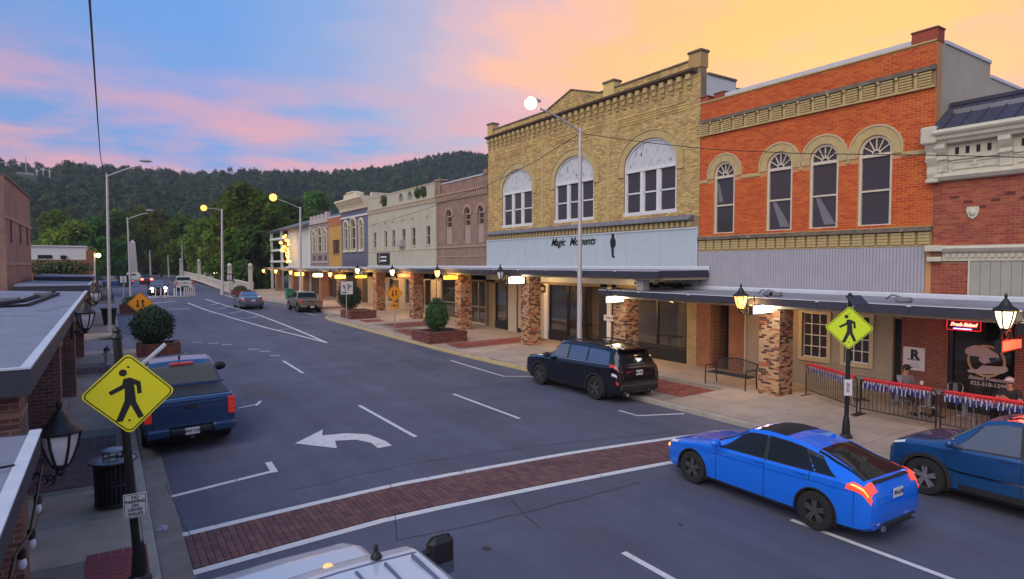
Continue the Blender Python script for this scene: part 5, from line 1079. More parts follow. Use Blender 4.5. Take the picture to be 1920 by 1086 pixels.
# =================================================================== left side of the street
def canopy_l(label, y0, y1, xe, zt, fh, xb=-4.0, pend=0.10):
    c = thing('canopy', ((xe+xb)/2, (y0+y1)/2, zt-fh), label, 'canopy')
    MB().prism([(xe-.06, zt-.012), (xb, zt+pend), (xb, zt-.14), (xe-.06, zt-.14)], y0+.06, y1-.06, 'Y').build('canopy_roof', m_ctopl, c)
    MB().box(xe-.05, y0, zt-fh, xe, y1, zt).box(xb, y0, zt-fh, xe-.05, y0+.05, zt-.002).box(xb, y1-.05, zt-fh, xe-.05, y1, zt-.002).build('fascia', m_fas, c)
    MB().box(xe-.09, y0-.015, zt+.001, xe+.015, y1+.015, zt+.024).box(xb, y0-.015, zt+.001, xe-.09, y0+.06, zt+.024).build('drip_edge', m_flash, c)
    MB().box(xb, y0+.06, zt-fh-.06, xe-.4, y1-.06, zt-.15).build('soffit', m_sof, c); return c
m_ctopl = M('canopy_membrane_pale', (0.20, 0.215, 0.275), .7, var=.15, scale=1.0, bump=.1, bscale=8, dirt=((.12, .13, .165), .58, 1.3, (1, .6, 1)))
k0 = canopy_l('low grey-topped canopy next to the near wall lantern', -3, 8.30, -.64, 2.6, .24)
k1 = canopy_l('long grey-topped canopy over the pavement left of the parked pickup', 8.94, 34.2, -.77, 3.2, .30)
k2 = canopy_l('grey canopy just beyond the alley on the near pavement side', 40.4, 50.2, -.80, 3.3, .3)
k3 = canopy_l('raised dark-edged canopy at the end of the left block', 50.4, 58.5, -.80, 3.62, .34)
MB().tube([(-3.2, 20.6, 3.30), (-1.9, 22.0, 3.26), (-1.6, 30, 3.28)], .05, 6).tube([(-3.4, 18, 3.32), (-2.2, 24.5, 3.28), (-1.9, 33, 3.3)], .07, 6).build('roof_pipe', m_dark, k1)
MB().bbox(-2.2, 27.4, 3.2, -1.7, 28.3, 3.42, .03).bbox(-2.9, 24.2, 3.2, -2.3, 24.8, 3.4, .03).build('roof_curb', m_slate, k1)
MB().tube([(-4, 6.2, 2.73), (-2.4, 6.35, 2.70), (-1.3, 6.7, 2.66), (-.72, 6.9, 2.63)], .012, 5).build('roof_cable', m_black, k0)
# string of bulbs below the low canopy
st_ = thing('string_lights', (-.62, 6.5, 2.0), 'black string of bulbs hanging under the low canopy edge', 'string lights'); MB().tube([(-.60, 3.5, 2.34), (-.60, 4.6, 2.14), (-.6, 5.6, 2.30), (-.6, 6.6, 2.10), (-.6, 7.9, 2.34)], .012, 5).build('cable', m_black, st_)
for y, z in ((4.6, 2.14), (5.3, 2.24), (6.0, 2.22), (6.7, 2.11), (7.3, 2.22)): MB().lathe([(.012, 0), (.03, -.02), (.03, -.09), (.02, -.1)], (-.6, y, z), 10).build('socket', m_black, st_); MB().ball((-.6, y, z-.14), (.032, .032, .05), 10, 8).build('bulb', m_lopal, st_, smooth=True)
lab = ['brick column carrying the canopy beside the near lantern', 'second brick column under the long left canopy', 'third brick column under the long left canopy', 'brick column at the alley corner below the long left canopy', 'first brick column past the alley on the left', 'brick column near the end of the left block']
for i, y in enumerate((9.7, 17.2, 24.6, 33.2, 42, 50)):
    z0 = zl(-1.2, y)-.02; c = thing('brick_column', (-1.2, y, z0), lab[i], 'column', 'brick columns of the arcade'); MB().box(-1.50, y-.3, z0, -.92, y+.3, 2.9 if i < 4 else 3.05).build('shaft', brickmat('left_column_brick', (.24, .10, .075), (.13, .055, .045), (.26, .20, .16), plane='SUM', bh=.08), c); MB().bbox(-1.53, y-.33, 2.55, -.89, y+.33, 2.63, .01).build('collar', m_mortar_r, c)
def at_depth(u, v, d): return Vector((0, 0, HC))+ray(u, v)*d
lantern('dark lantern with opal glass on the near canopy column', at_depth(113, 838, 8.0), m_lopal, None, s=1.05, bracket=(-.36, 0, 0))
lantern('dark lantern on the long left canopy edge beyond the near one', at_depth(160, 600, 16.2), m_lopal, None, bracket=(-.3, 0, 0))
lantern('small dark lantern near the alley end of the left canopy', at_depth(180, 556, 26), m_lopal, None, bracket=(-.3, 0, 0))
lantern('tiny dark lantern on the canopy past the alley', at_depth(187, 530, 42), m_lopal, None, bracket=(-.3, 0, 0))
# the shop block over our own pavement (its front closes the arcade)
lb = thing('brick_building', (-9, 14, 0), 'low brick shop block behind the left canopies', 'building'); MB().box(-14, -8, -.3, -4.0, 34.0, 3.05).build('wall', brickmat('left_block_brick', (.26, .13, .09), (.2, .09, .07), (.25, .19, .15), plane='SUM'), lb); MB().box(-14.1, -8.1, 3.05, -3.95, 34.1, 3.15).build('roof', m_roof, lb)
for y in (3, 8, 13, 18, 23, 28): w = MB().box(-3.98, y, .3, -3.94, y+3.2, 2.5).build('shop_window', m_bulk, lb); MB().box(-3.935, y+.08, .8, -3.925, y+3.12, 2.42).build('pane', m_glass, w)
# pink brick building past the alley
XL = -4.5; m_pink = brickmat('pink_brick', (.36, .19, .145), (.31, .155, .12), (.30, .20, .16), plane='SUM', bump=.4)
pb = thing('brick_building', (-9.5, 48, .4), 'pinkish brick building with three slit windows past the alley', 'building')
ya, yb = FX(10, 430, XL).y, FX(57, 430, XL).y; zt_ = FX(57, 374, XL).z
hs = [(FX(u0, 430, XL).y, FX(u1, 430, XL).y, FX(u0, v1, XL).z, FX(u0, v0, XL).z) for u0, u1, v0, v1 in ((18.5, 22.5, 412, 455), (36, 39.5, 418, 458), (49, 52.5, 425, 460))]
wall_y = MB(); ysl = sorted([ya, yb]+[t for h in hs for t in h[:2]])
for a, b in zip(ysl[:-1], ysl[1:]):
    hh = [h for h in hs if h[0] < (a+b)/2 < h[1]]
    if hh: wall_y.box(XL-.3, a, 0, XL, b, hh[0][2]).box(XL-.3, a, hh[0][3], XL, b, zt_)
    else: wall_y.box(XL-.3, a, 0, XL, b, zt_)
wall_y.build('wall', m_pink, pb); MB().box(-15, ya, 0, XL-.305, ya+.3, zt_).box(-15, yb-.3, 0, XL-.305, yb, zt_).build('end_wall', m_pink, pb); MB().box(-15, ya, zt_, XL+.08, yb+.05, zt_+.18).build('coping', m_weather, pb)
for h in hs: w = MB().box(XL-.25, h[0], h[2], XL-.2, h[1], h[3]).build('window', m_wood, pb); MB().box(XL-.195, h[0]+.05, h[2]+.05, XL-.185, h[1]-.05, h[3]-.05).build('pane', m_glass, w)
MB().box(XL-.02, ya, FX(57, 430, XL).z-.02, XL+.06, yb, FX(57, 426, XL).z).build('string_course', m_mauve2, pb); MB().box(XL-.02, ya, FX(57, 497, XL).z, XL+.05, yb, FX(57, 492, XL).z).build('string_course', m_mauve2, pb)
# white-fronted building with orange brick base
YW = 80.0; q = [FY(u, v, YW) for u, v in ((58, 462), (161, 462), (176, 470), (58, 487), (161, 510))]
wb_ = thing('white_building', (-4, YW, .8), 'white-topped hall with orange brick base behind the left roofs', 'building')
x0, x1, zt_, zm = q[0].x-3, q[1].x, q[0].z, q[3].z
MB().box(x0, YW, zm, x1, YW+9, zt_).build('upper_wall', M('white_siding', (.72, .71, .68), .7, var=.05), wb_); MB().box(x0, YW+.05, .3, x1-.02, YW+9, zm).build('base_wall', brickmat('far_orange_brick', (.36, .12, .05), (.3, .09, .04), (.3, .2, .14), plane='SUM'), wb_)
MB().box(x1, YW-.4, .3, q[2].x, YW+8, q[2].z).build('end_pier', m_orb, wb_); MB().box(x0-.1, YW-.15, zt_, x1+.1, YW+9, zt_+.12).build('coping', m_wframe, wb_); a = FY(71, 485, YW); MB().box(a.x, YW-.05, a.z, a.x+1.2, YW-.005, a.z+.38).build('vent_panel', m_dark, wb_); MB().bbox(a.x+1.9, YW-.25, a.z-.05, a.x+2.4, YW-.005, a.z+.35, .04).build('awning_lamp', m_dark, wb_)
for i, (u, v) in enumerate(((85, 503), (140, 504), (112, 508))): p = FY(u, v, 74); tag(leaf_ball((p.x, 74, p.z), (1.6, .9, .9), 500, .12, 40+i).build('shrub', m_leaf), ['low green shrub before the white hall near the pink building', 'low green shrub before the white hall near its end pier', 'low green shrub in the middle before the white hall'][i], 'shrub')
# ------------------------------------------------------------------ street lamps and poles
m_pole = M('painted_pole', (.52, .50, .50), .5, metal=.2, var=.1, scale=4, dirt=((.12, .11, .11), .68, 6, (1, 1, 3))); m_head = M('lamp_housing', (.40, .40, .41), .5)
def street_lamp(label, base, top, head, glow=None, r=.075, power=300, col=(1, .8, .45), drop=True):
    l = thing('street_lamp', base, label, 'street lamp', 'street lamps'); b, t, h = Vector(base), Vector(top), Vector(head)
    MB().tube([b, b+(t-b)*.04], r*1.9, 12).build('foot', m_pole, l); MB().tube([b, b+(t-b)*.5, t], [r*1.25, r*1.05, r*.8], 12).build('pole', m_pole, l, smooth=True)
    d = (h-t); a0 = t-Vector((0, 0, .15)); P = [a0+d*s+Vector((0, 0, .35*math.sin(math.pi*.5*min(1, s*1.15))-.35*s)) for s in np.linspace(0, .84, 9)]
    MB().tube(P, .035, 8).build('arm', m_pole, l, smooth=True)
    e = Vector((d.x, d.y, 0)).normalized(); hd = MB().ball((0, 0, 0), (.34, .15, .085), 14, 8); m_ = Matrix.Rotation(math.atan2(e.y, e.x), 4, 'Z'); m_.translation = h-e*.12+Vector((0, 0, .05)); hd.xf(m_); hd.build('head', m_head, l, smooth=True)
    if glow:
        g = MB().ball(h+Vector((0, 0, -.07)), glow, 16, 12); g.build('globe', M('lamp_glow_'+str(round(col[1], 2)), col, .4, emit=6 if col[1] > .8 else 1.7), l, smooth=True)
    return l
P1 = FX(1088, 240, 15.2)
street_lamp('tall street lamp with dazzling white globe before the tan building', (15.2, P1.y, zs(15.2, P1.y)), P1, FY(995, 190, P1.y), .22, .08, 220, (1, .86, .50))
b = GR(417, 553); street_lamp('lit orange street lamp beside the far planter and bridge', (b.x, b.y, b.z), FY(416, 392, b.y), FY(382, 389, b.y), .34, .12, 400, (1, .36, .07))
b = Vector((15.4, FX(563, 480, 15.4).y, 0)); b.z = zs(b.x, b.y); street_lamp('lit orange street lamp beside the grey parked pickup', b, FY(563, 388, b.y), FY(512, 369, b.y), .34, .11, 400, (1, .38, .08))
b = G(206, 621, .1); street_lamp('tall unlit street lamp at the alley corner', b, FY(200.5, 326, b.y), FY(277, 304, b.y), None)
b = G(246, 575, 0); street_lamp('unlit street lamp by the low planter past the alley', b, FY(239, 408, b.y), FY(284, 396, b.y), None, r=.07)
m_wp = M('wood_pole', (.30, .29, .29), .8, var=.2)
for i, (u, vt, vb) in enumerate(((281, 470, 520), (315, 478, 520), (341, 452, 522), (355, 474, 520))):
    Y = 118+i*7; t, bb = FY(u, vt, Y), FY(u+2, vb, Y); tag(MB().tube([bb, t], [.16, .11], 8).build('utility_pole', m_wp), ['pale utility pole beside the obelisk', 'short pale utility pole behind the white pickup', 'tall pale utility pole at the wood edge', 'pale pole pair post by the bridge railing'][i], 'utility pole', 'poles at the wood edge')
b = FY(182, 480, 70); t = thing('traffic_signal', (b.x, 70, zg(70)), 'distant amber traffic light above the left pavement', 'traffic light'); MB().tube([(b.x-.2, 70, .7), (b.x-.2, 70, b.z+.3)], .07, 8).build('pole', m_pole, t); MB().ball((b.x+.1, 69.8, b.z+.05), .2, 10, 8).build('lamp', M('amber_signal', (1, .7, .2), .5, emit=6), t)
# ------------------------------------------------------------------ overhead cables
def cable(name, label, pts, r=.014, group=None):
    tag(MB().tube(pts, r, 6).build(name, m_black), label, 'cable', group)
lp = FY(196, 335, 42.8)
A = at_depth(188, 290, 30); Bq = at_depth(168, 0, 9); ex = A+(Bq-A)*1.25
cable('overhead_cable', 'thick black cable dropping from above to the alley corner lamp', [lp, A, A.lerp(Bq, .5)+Vector((0, 0, -.12)), Bq, ex], .017)
pt = FX(1088, 250, 15.2)
cable('overhead_cable', 'thin cable from the tall lamp past the mauve and pale fronts', [pt, FX(1000, 305, 17.2), FX(914, 347, 18.9), FX(800, 392, 20.2), FX(690, 425, 20.5)], .016)
cable('overhead_cable', 'thin cable from the tall lamp across the orange brick windows', [pt, FX(1200, 266, 16.5), FX(1330, 280, 17.6), FX(1500, 288, 18.4), FX(1740, 291, 18.8), FX(1960, 296, 19)], .014)
# =================================================================== vehicles
m_tyre = M('tyre_rubber', (.014, .014, .015), .85); m_rimd = M('black_alloy', (.11, .11, .12), .4, metal=.5); m_rims = M('silver_alloy', (.55, .55, .57), .3, metal=.8); m_cglass = M('car_glass', (.008, .009, .012), .05, spec=.45); m_trim = M('black_trim', (.016, .016, .018), .6); m_gap = M('panel_gap', (.006, .006, .008), .8)
m_cglass_lt = M('car_glass_light', (.09, .11, .15), .05, spec=.9, coat=.6)  # pale blue of the reflected sky is put into this glass colour
m_plate = M('licence_plate', (.62, .62, .64), .5); m_tail = M('tail_lamp_red', (.42, .018, .015), .2, emit=.10, ecol=(1, .05, .02), coat=1); m_tailon = M('tail_lamp_lit', (.8, .03, .015), .3, emit=1.0, ecol=(1, .05, .015), coat=1); m_amber = M('indicator_lit', (1, .42, .05), .3, emit=1.8); m_clear = M('lamp_clear', (.7, .7, .72), .15, coat=1); m_chrome = M('chrome', (.7, .7, .72), .12, metal=1)
class Car:
    def __init__(s, name, label, paint, K, axles, wr=.33, ww=.22, cat='car', zax=None, rim=None, arch=.055, group=None, spokes=5):
        s.K = K; s.ax = axles; s.wr = wr; s.R = wr+arch; s.root = local(name, label, cat, group); xs = sorted(set(list(np.linspace(K['x'][0], K['x'][-1], 72))+list(K['x'])+[a+d*s.R for a in axles for d in (-1, -.96, -.85, -.6, .6, .85, .96, 1)])); s.xs = [x for x in xs if K['x'][0] <= x <= K['x'][-1]]
        mb = MB(); n = 12; secs = [s.sec(x) for x in s.xs]
        for sg in (1, -1):
            o = len(mb.v)
            for q in secs: mb.v += [(p[0], p[1]*sg, p[2]) for p in q]
            for i in range(len(secs)-1):
                for k in range(n-1):
                    f = (o+i*n+k, o+(i+1)*n+k, o+(i+1)*n+k+1, o+i*n+k+1); mb.f.append(f if sg > 0 else f[::-1])
            for i, fl in ((0, 1), (len(secs)-1, -1)):
                f = tuple(o+i*n+k for k in range(n)); mb.f.append(f if sg*fl > 0 else f[::-1])
        b = mb.build('body', paint, s.root); me = b.data; import bmesh; bm = bmesh.new(); bm.from_mesh(me); bmesh.ops.remove_doubles(bm, verts=bm.verts, dist=.0008); bmesh.ops.dissolve_degenerate(bm, edges=bm.edges, dist=.0005); bmesh.ops.recalc_face_normals(bm, faces=bm.faces); bm.to_mesh(me); bm.free()
        me.polygons.foreach_set('use_smooth', [True]*len(me.polygons)); me.set_sharp_from_angle(angle=R(32)); s.body = b
        # wheels, arches lined dark
        for a in axles:
            W = s.k('w', a)
            for sg in (1, -1):
                yo = sg*(W+.005); yi = sg*(W-ww); t = MB(); prof = [(wr*.60, 0), (wr*.93, .0), (wr, .03), (wr, ww-.03), (wr*.93, ww), (wr*.6, ww)]; t.lathe([(r, h-ww if sg > 0 else -h+ww) for r, h in prof], (a, yo, wr), 28, 'Y', False); w = t.build('wheel', m_tyre, s.root, smooth=True)
                dk = MB(); dk.lathe([(wr*.64, -sg*.06), (wr*.60, -sg*.07), (wr*.15, -sg*.075)], (a, yo, wr), 24, 'Y'); dk.build('brake_disc', m_gap, w); r_ = MB()  # dish behind the spokes, coloured dark for contrast
                for k in range(spokes):
                    th = 2*math.pi*k/spokes+.3; c, s_ = math.cos(th), math.sin(th)
                    for d in (-.10, .10):
                        p0 = (a+c*wr*.12-s_*d*wr*.3, wr+s_*wr*.12+c*d*wr*.3); p1 = (a+c*wr*.63-s_*d*wr, wr+s_*wr*.63+c*d*wr); hw = wr*.06; nx, nz = -(p1[1]-p0[1]), p1[0]-p0[0]; l = math.hypot(nx, nz); nx, nz = nx/l*hw, nz/l*hw
                        r_.prism([(p0[0]+nx, p0[1]+nz), (p1[0]+nx, p1[1]+nz), (p1[0]-nx, p1[1]-nz), (p0[0]-nx, p0[1]-nz)], yo-sg*.05, yo-sg*.012, 'Y')
                r_.lathe([(wr*.14, -sg*.05), (wr*.13, -sg*.006), (wr*.02, -sg*.002)], (a, yo, wr), 14, 'Y'); ring_ = MB(); r_.lathe([(wr*.66, -sg*.03), (wr*.66, -sg*.004), (wr*.60, -sg*.006), (wr*.60, -sg*.04)], (a, yo, wr), 28, 'Y', False); r_.build('rim', rim or m_rims, w)
            MB().box(a-s.R+.02, -W+.06, wr*.5, a+s.R-.02, W-.06, wr+s.R*.72).build('wheel_well', m_gap, s.root)
        x0, x1 = K['x'][0]+.35, K['x'][-1]-.35; MB().box(x0, -s.k('w', 0)+.12, wr*.55, x1, s.k('w', 0)-.12, wr*.95).build('chassis', m_gap, s.root)
    def arch_trim(s, mat, wd=.055, y_out=.012):
        for a in s.ax:
            for sg in (1, -1):
                q = MB(); yo = s.k('w', a)*sg; n = 14
                for i in range(n):
                    t0, t1 = math.pi*(-.06+1.12*i/n), math.pi*(-.06+1.12*(i+1)/n); P = lambda r, t: (a+r*math.cos(t), s.wr+r*math.sin(t)); q.prism([P(s.R-.012, t0), P(s.R+wd, t0), P(s.R+wd, t1), P(s.R-.012, t1)], yo-sg*.05, yo+sg*y_out, 'Y')
                q.build('arch_trim', mat, s.root)
    def k(s, n, x): return float(np.interp(x, s.K['x'], s.K[n]))
    def sec(s, x):
        w, wt, zb, be, tp = (s.k(n, x) for n in ('w', 'wt', 'zb', 'belt', 'top')); be = min(be, tp-.012); h = be-zb; rise = tp-be; ed = min(.07, rise*.3)
        q = [(0, zb), (w*.86, zb), (w*.975, zb+.06), (w, zb+.30*h), (w*.998, zb+.62*h), (w*.985, be-.05*min(1, h)), (w*.952, be), (w*.952+(wt-w*.952)*.5, be+(rise-ed)*.52), (wt, tp-ed), (wt-.09*min(1, wt), tp-ed*.28), (wt*.5, tp-.004), (0, tp+.006)]
        az = 0
        for a in s.ax:
            d = abs(x-a)
            if d < s.R: az = max(az, s.wr+math.sqrt(s.R**2-d*d))
        return [(x, y, max(z, min(az, be-.03)) if i < 6 else z) for i, (y, z) in enumerate(q)]
    def S(s, x, r, sg=1):
        q = s.sec(x); i = min(int(r), 10); t = r-i; a, b = Vector(q[i]), Vector(q[i+1]); p = a.lerp(b, t); p.y *= sg; return p
    def patch(s, name, mat, x0, x1, r0, r1, sides=(1, -1), off=.006, nx=8, nr=5, parent=None, x0t=None, x1t=None):
        """a panel lying on the body between two stations and two rows (x0t, x1t: stations at the upper row)"""
        if len(sides) == 2 and r1 < 10.9: return [s.patch(name, mat, x0, x1, r0, r1, (g,), off, nx, nr, parent, x0t, x1t) for g in sides][0]
        x0t = x0 if x0t is None else x0t; x1t = x1 if x1t is None else x1t; mb = MB()
        for sg in sides:
            o = len(mb.v)
            for j in range(nr+1):
                r = r0+(r1-r0)*j/nr; a = x0+(x0t-x0)*j/nr; b = x1+(x1t-x1)*j/nr
                for i in range(nx+1):
                    x = a+(b-a)*i/nx; p = s.S(x, r, sg); e = .02; dx = s.S(min(x+e, s.K['x'][-1]), r, sg)-s.S(max(x-e, s.K['x'][0]), r, sg); dr = s.S(x, min(r+.08, 11), sg)-s.S(x, max(r-.08, 0), sg); n = dr.cross(dx)*sg
                    if n.length < 1e-9: n = Vector((0, 0, 1))
                    mb.v.append(tuple(p+n.normalized()*off))
            for j in range(nr):
                for i in range(nx): f = (o+j*(nx+1)+i, o+j*(nx+1)+i+1, o+(j+1)*(nx+1)+i+1, o+(j+1)*(nx+1)+i); mb.f.append(f if sg < 0 else f[::-1])
        return mb.build(name, mat, parent or s.root, smooth=True)
    def line(s, x, r0=2.0, r1=6.0, sides=(1, -1), w=.014, xt=None): return s.patch('panel_gap', m_gap, x-w/2, x+w/2, r0, r1, sides, .002, 1, 10, x0t=None if xt is None else xt-w/2, x1t=None if xt is None else xt+w/2)
    def handle(s, x, mat, r=5.0):
        for sg in (1, -1): p = s.S(x, r, sg); MB().bbox(x-.11, p.y-.012, p.z-.018, x+.11, p.y+.028*sg+.006, p.z+.018, .008).build('door_handle', mat, s.root)
    def mirror(s, x, mat, big=1.0, r=6.2):
        for sg in (1, -1):
            p = s.S(x, r, sg); MB().ball((x-.02, p.y+sg*.16*big, p.z+.09*big), (.07*big, .13*big, .085*big), 12, 8).tube([(x, p.y-sg*.02, p.z+.01), (x-.01, p.y+sg*.10*big, p.z+.04)], .025, 6).build('mirror', mat, s.root, smooth=True)
    def plate(s, x, z, txt=None, rear=True):
        n = -1 if rear else 1; p = MB().bbox(x, -.155, z-.08, x+.012*n, .155, z+.08, .005).build('licence_plate', m_plate, s.root)
        if txt: t = text_mb(txt, .085, bold=.003, extrude=.002); m_ = Matrix(((0, 0, n), (-n if not rear else -1, 0, 0), (0, 1, 0))).to_4x4(); m_ = Matrix(((0, 0, n), (n, 0, 0), (0, 1, 0))).to_4x4(); m_.translation = Vector((x+.014*n, 0, z)); t.xf(m_).build('plate_number', m_ink, p, base=False)
    def put(s, x, y, heading=0.0, flip=False):
        rz = R(90)+heading+(math.pi if flip else 0); z = zr(x, y); tilt = math.atan((zr(x+.7, y)-zr(x-.7, y))/1.4); pit = math.atan((zg(y+1.3)-zg(y-1.3))/2.6)
        m_ = Matrix.Rotation(-tilt, 4, 'Y') @ Matrix.Rotation(pit, 4, 'X') @ Matrix.Rotation(rz, 4, 'Z'); m_.translation = Vector((x, y, z)); s.root.matrix_world = m_; return s
def paint(name, c, rough=.28, metal=.25): return M('paint_'+name, c, rough, metal, coat=.8, spec=.5)
# ---- bright blue hatchback driving through the crossing
K = dict(x=[-2.28, -2.24, -2.13, -2.02, -1.78, -1.3, -.8, -.2, .22, .95, 1.25, 1.7, 2.08, 2.22, 2.28], top=[.60, .82, .985, 1.035, 1.125, 1.285, 1.39, 1.415, 1.37, .975, .92, .85, .76, .68, .56],
         belt=[.56, .74, .93, .97, .985, .965, .945, .93, .92, .91, .88, .80, .72, .64, .52], w=[.70, .79, .85, .87, .89, .90, .90, .90, .90, .90, .895, .88, .82, .72, .60], wt=[.62, .70, .73, .69, .61, .57, .575, .585, .575, .68, .72, .72, .66, .60, .50], zb=[.34, .26, .22, .2, .19, .18, .17, .17, .17, .17, .18, .18, .2, .23, .28])
pb1 = paint('bright_blue', (.006, .17, .88), .26, .15)
c = Car('hatchback', 'bright blue hatchback with lit tail lamps driving over the brick crossing', pb1, K, (-1.335, 1.40), .33, .215, rim=m_rimd, spokes=5); c.put(10.50, 6.80, R(-1)); c.root.scale = (.94, .95, .97)
c.patch('windscreen', m_cglass, .26, .92, 8.05, 11, x0t=.26, x1t=.95); c.patch('rear_window', m_cglass, -2.06, -1.2, 8.2, 11, x0t=-2.07, x1t=-1.18); c.patch('window_surround', m_trim, -1.70, .76, 6.04, 7.95, x0t=-1.30, x1t=.38, off=.002); c.patch('side_window', m_cglass, -.28, .70, 6.12, 7.9, x0t=-.20, x1t=.34); c.patch('side_window', m_cglass, -1.28, -.36, 6.12, 7.9, x0t=-.98, x1t=-.27); c.patch('quarter_window', m_cglass, -1.66, -1.33, 6.15, 7.6, x0t=-1.35, x1t=-1.05)
c.patch('roof_panel', m_gap, -.55, .1, 9.0, 11, off=.004); c.line(-.32, 2.2, 6.05); c.line(.78, 2.2, 6.05); c.line(-1.22, 4.6, 6.05); c.patch('sill_trim', m_trim, -.95, 1.0, 1.2, 2.2); c.handle(-.2, pb1, 5.0); c.handle(-1.05, pb1, 5.0); c.mirror(.72, pb1)
c.patch('tail_lamp', m_tailon, -2.235, -1.86, 4.75, 6.25, off=.010, nr=8, x1t=-1.95); c.patch('tail_lamp', m_tailon, -2.215, -2.12, 6.25, 9.3, off=.010, nr=10); c.patch('indicator', m_amber, -2.19, -1.94, 5.2, 5.55, off=.016); c.patch('headlamp', m_clear, 1.85, 2.18, 5.2, 6.6, off=.008); c.patch('turn_lamp', m_amber, 2.1, 2.2, 4.6, 5.0, off=.012)
c.plate(-2.27, .78, '7K4-21B'); MB().bbox(-2.17, -.56, .965, -2.09, .56, .995, .01).build('spoiler', m_trim, c.root); MB().bbox(-2.30, -.6, .24, -2.15, .6, .36, .03).build('diffuser', m_trim, c.root)
c.arch_trim(m_trim, .012, .003); c.patch('rear_reflector', m_tail, -2.262, -2.245, 2.6, 2.9, off=.008); c.patch('side_crease', M('paint_crease', (.004, .09, .5), .3), -1.9, 1.7, 4.55, 4.62, off=.003, nx=20); c.patch('bumper_seam', m_gap, -2.0, -1.99, 2.4, 4.7, off=.002)  # black arch strip and darker crease strip put gap and crease shade into colour
for sg in (1, -1): MB().tube([(-2.22, sg*.52, .28), (-2.33, sg*.52, .28)], .05, 10).build('exhaust', m_chrome, c.root)
MB().prism([(-1.15, 1.40), (-1.05, 1.40), (-1.12, 1.48), (-1.18, 1.47)], -.02, .02, 'Y').build('antenna_fin', pb1, c.root)
# ---- black three-row car parked on the right
K = dict(x=[-2.60, -2.56, -2.46, -2.36, -2.2, -1.6, -.6, .2, .55, 1.15, 1.4, 1.9, 2.35, 2.52, 2.60], top=[.72, 1.02, 1.30, 1.55, 1.72, 1.79, 1.81, 1.80, 1.74, 1.20, 1.14, 1.10, 1.04, .95, .78], belt=[.68, .98, 1.14, 1.17, 1.17, 1.14, 1.11, 1.09, 1.08, 1.07, 1.06, 1.02, .97, .90, .74],
         w=[.80, .90, .94, .96, .98, .99, .99, .99, .99, .98, .98, .97, .93, .86, .78], wt=[.72, .76, .74, .72, .70, .71, .72, .72, .71, .80, .82, .82, .78, .72, .66], zb=[.42, .34, .30, .28, .26, .25, .24, .24, .24, .24, .25, .26, .3, .34, .38])
pk = paint('black', (.006, .007, .014), .2, .3)
c = Car('sport_utility_vehicle', 'black sport utility vehicle parked at the right kerb before the tan building', pk, K, (-1.53, 1.54), .39, .26, rim=m_rimd, cat='car'); c.put(14.26, 16.75, R(0.5))
c.patch('windscreen', m_cglass, .60, 1.12, 8.05, 11); c.patch('rear_window', m_cglass, -2.47, -2.24, 8.3, 11, off=.01); m_sg = m_cglass_lt
for a, b, at, bt, m_ in ((.02, .98, .05, .60, m_cglass_lt), (-.98, -.06, -.95, -.03, M('suv_tint', (.05, .085, .19), .05, spec=.9, coat=.6)), (-2.10, -1.06, -1.98, -1.03, M('suv_tint', (.05, .085, .19)))): c.patch('side_window', m_, a, b, 6.30, 7.72, x0t=at, x1t=bt)  # blue sky reflection is put into the side window colour
c.arch_trim(m_trim)
c.patch('window_strip', m_chrome, -2.1, 1.0, 6.18, 6.24, off=.008)
for x in (1.08, -.02, -1.02): c.line(x, 2.2, 6.05)
c.handle(.16, pk); c.handle(-.85, pk); c.mirror(.95, m_trim, 1.15); c.patch('tail_lamp', m_tail, -2.52, -2.15, 5.6, 6.3, off=.012); c.patch('reflector', m_tail, -2.56, -2.48, 3.4, 3.8, off=.01); c.patch('sill_trim', m_trim, -1.1, 1.1, 1.2, 2.3); c.patch('chrome_strip', m_chrome, -2.59, -2.54, 7.6, 8.1, off=.012)
for sg in (1, -1): MB().tube([(-2.0, sg*.66, 1.80), (-1.9, sg*.66, 1.85), (.1, sg*.66, 1.86), (.2, sg*.66, 1.82)], .022, 6).build('roof_rail', m_trim, c.root)
for sg in (1, -1): MB().tube([(-2.45, sg*.55, .30), (-2.62, sg*.55, .30)], .05, 10).build('exhaust', m_chrome, c.root)
c.patch('sunroof', m_cglass, -1.5, .15, 9.3, 11, off=.004); c.plate(-2.57, .98, 'BRT 4471'); MB().bbox(-2.5, -.66, 1.70, -2.2, .66, 1.76, .02).build('spoiler', pk, c.root); MB().bbox(-2.64, -.85, .42, -2.5, .85, .62, .04).build('bumper', m_trim, c.root); MB().bbox(-2.595, -.5, 1.155, -2.58, .5, 1.175, .004).build('badge_strip', m_chrome, c.root)
c.patch('side_marker', m_clear, -2.5, -2.3, 4.2, 4.5, off=.01)
# ---- dark blue compact sport utility at the right edge
K = dict(x=[-2.24, -2.2, -2.1, -2.0, -1.8, -1.2, -.4, .2, .5, 1.1, 1.35, 1.72, 1.93, 2.03, 2.08], top=[.70, .95, 1.25, 1.45, 1.60, 1.67, 1.69, 1.66, 1.58, 1.12, 1.06, 1.02, .94, .82, .66], belt=[.66, .9, 1.08, 1.10, 1.10, 1.08, 1.05, 1.03, 1.02, 1.0, .99, .95, .88, .78, .62],
         w=[.74, .82, .87, .89, .905, .91, .91, .91, .91, .91, .905, .89, .85, .78, .70], wt=[.66, .70, .68, .66, .65, .66, .66, .66, .65, .73, .76, .76, .72, .66, .58], zb=[.38, .3, .26, .24, .22, .21, .21, .21, .21, .21, .22, .24, .26, .3, .34])
pn = paint('dark_blue', (.012, .075, .22), .25, .35)
c = Car('sport_utility_vehicle', 'dark blue compact sport utility vehicle parked with silver wheels at the restaurant kerb', pn, K, (-1.30, 1.35), .35, .235, rim=m_rims, spokes=5); c.put(13.93, 4.0, R(0))
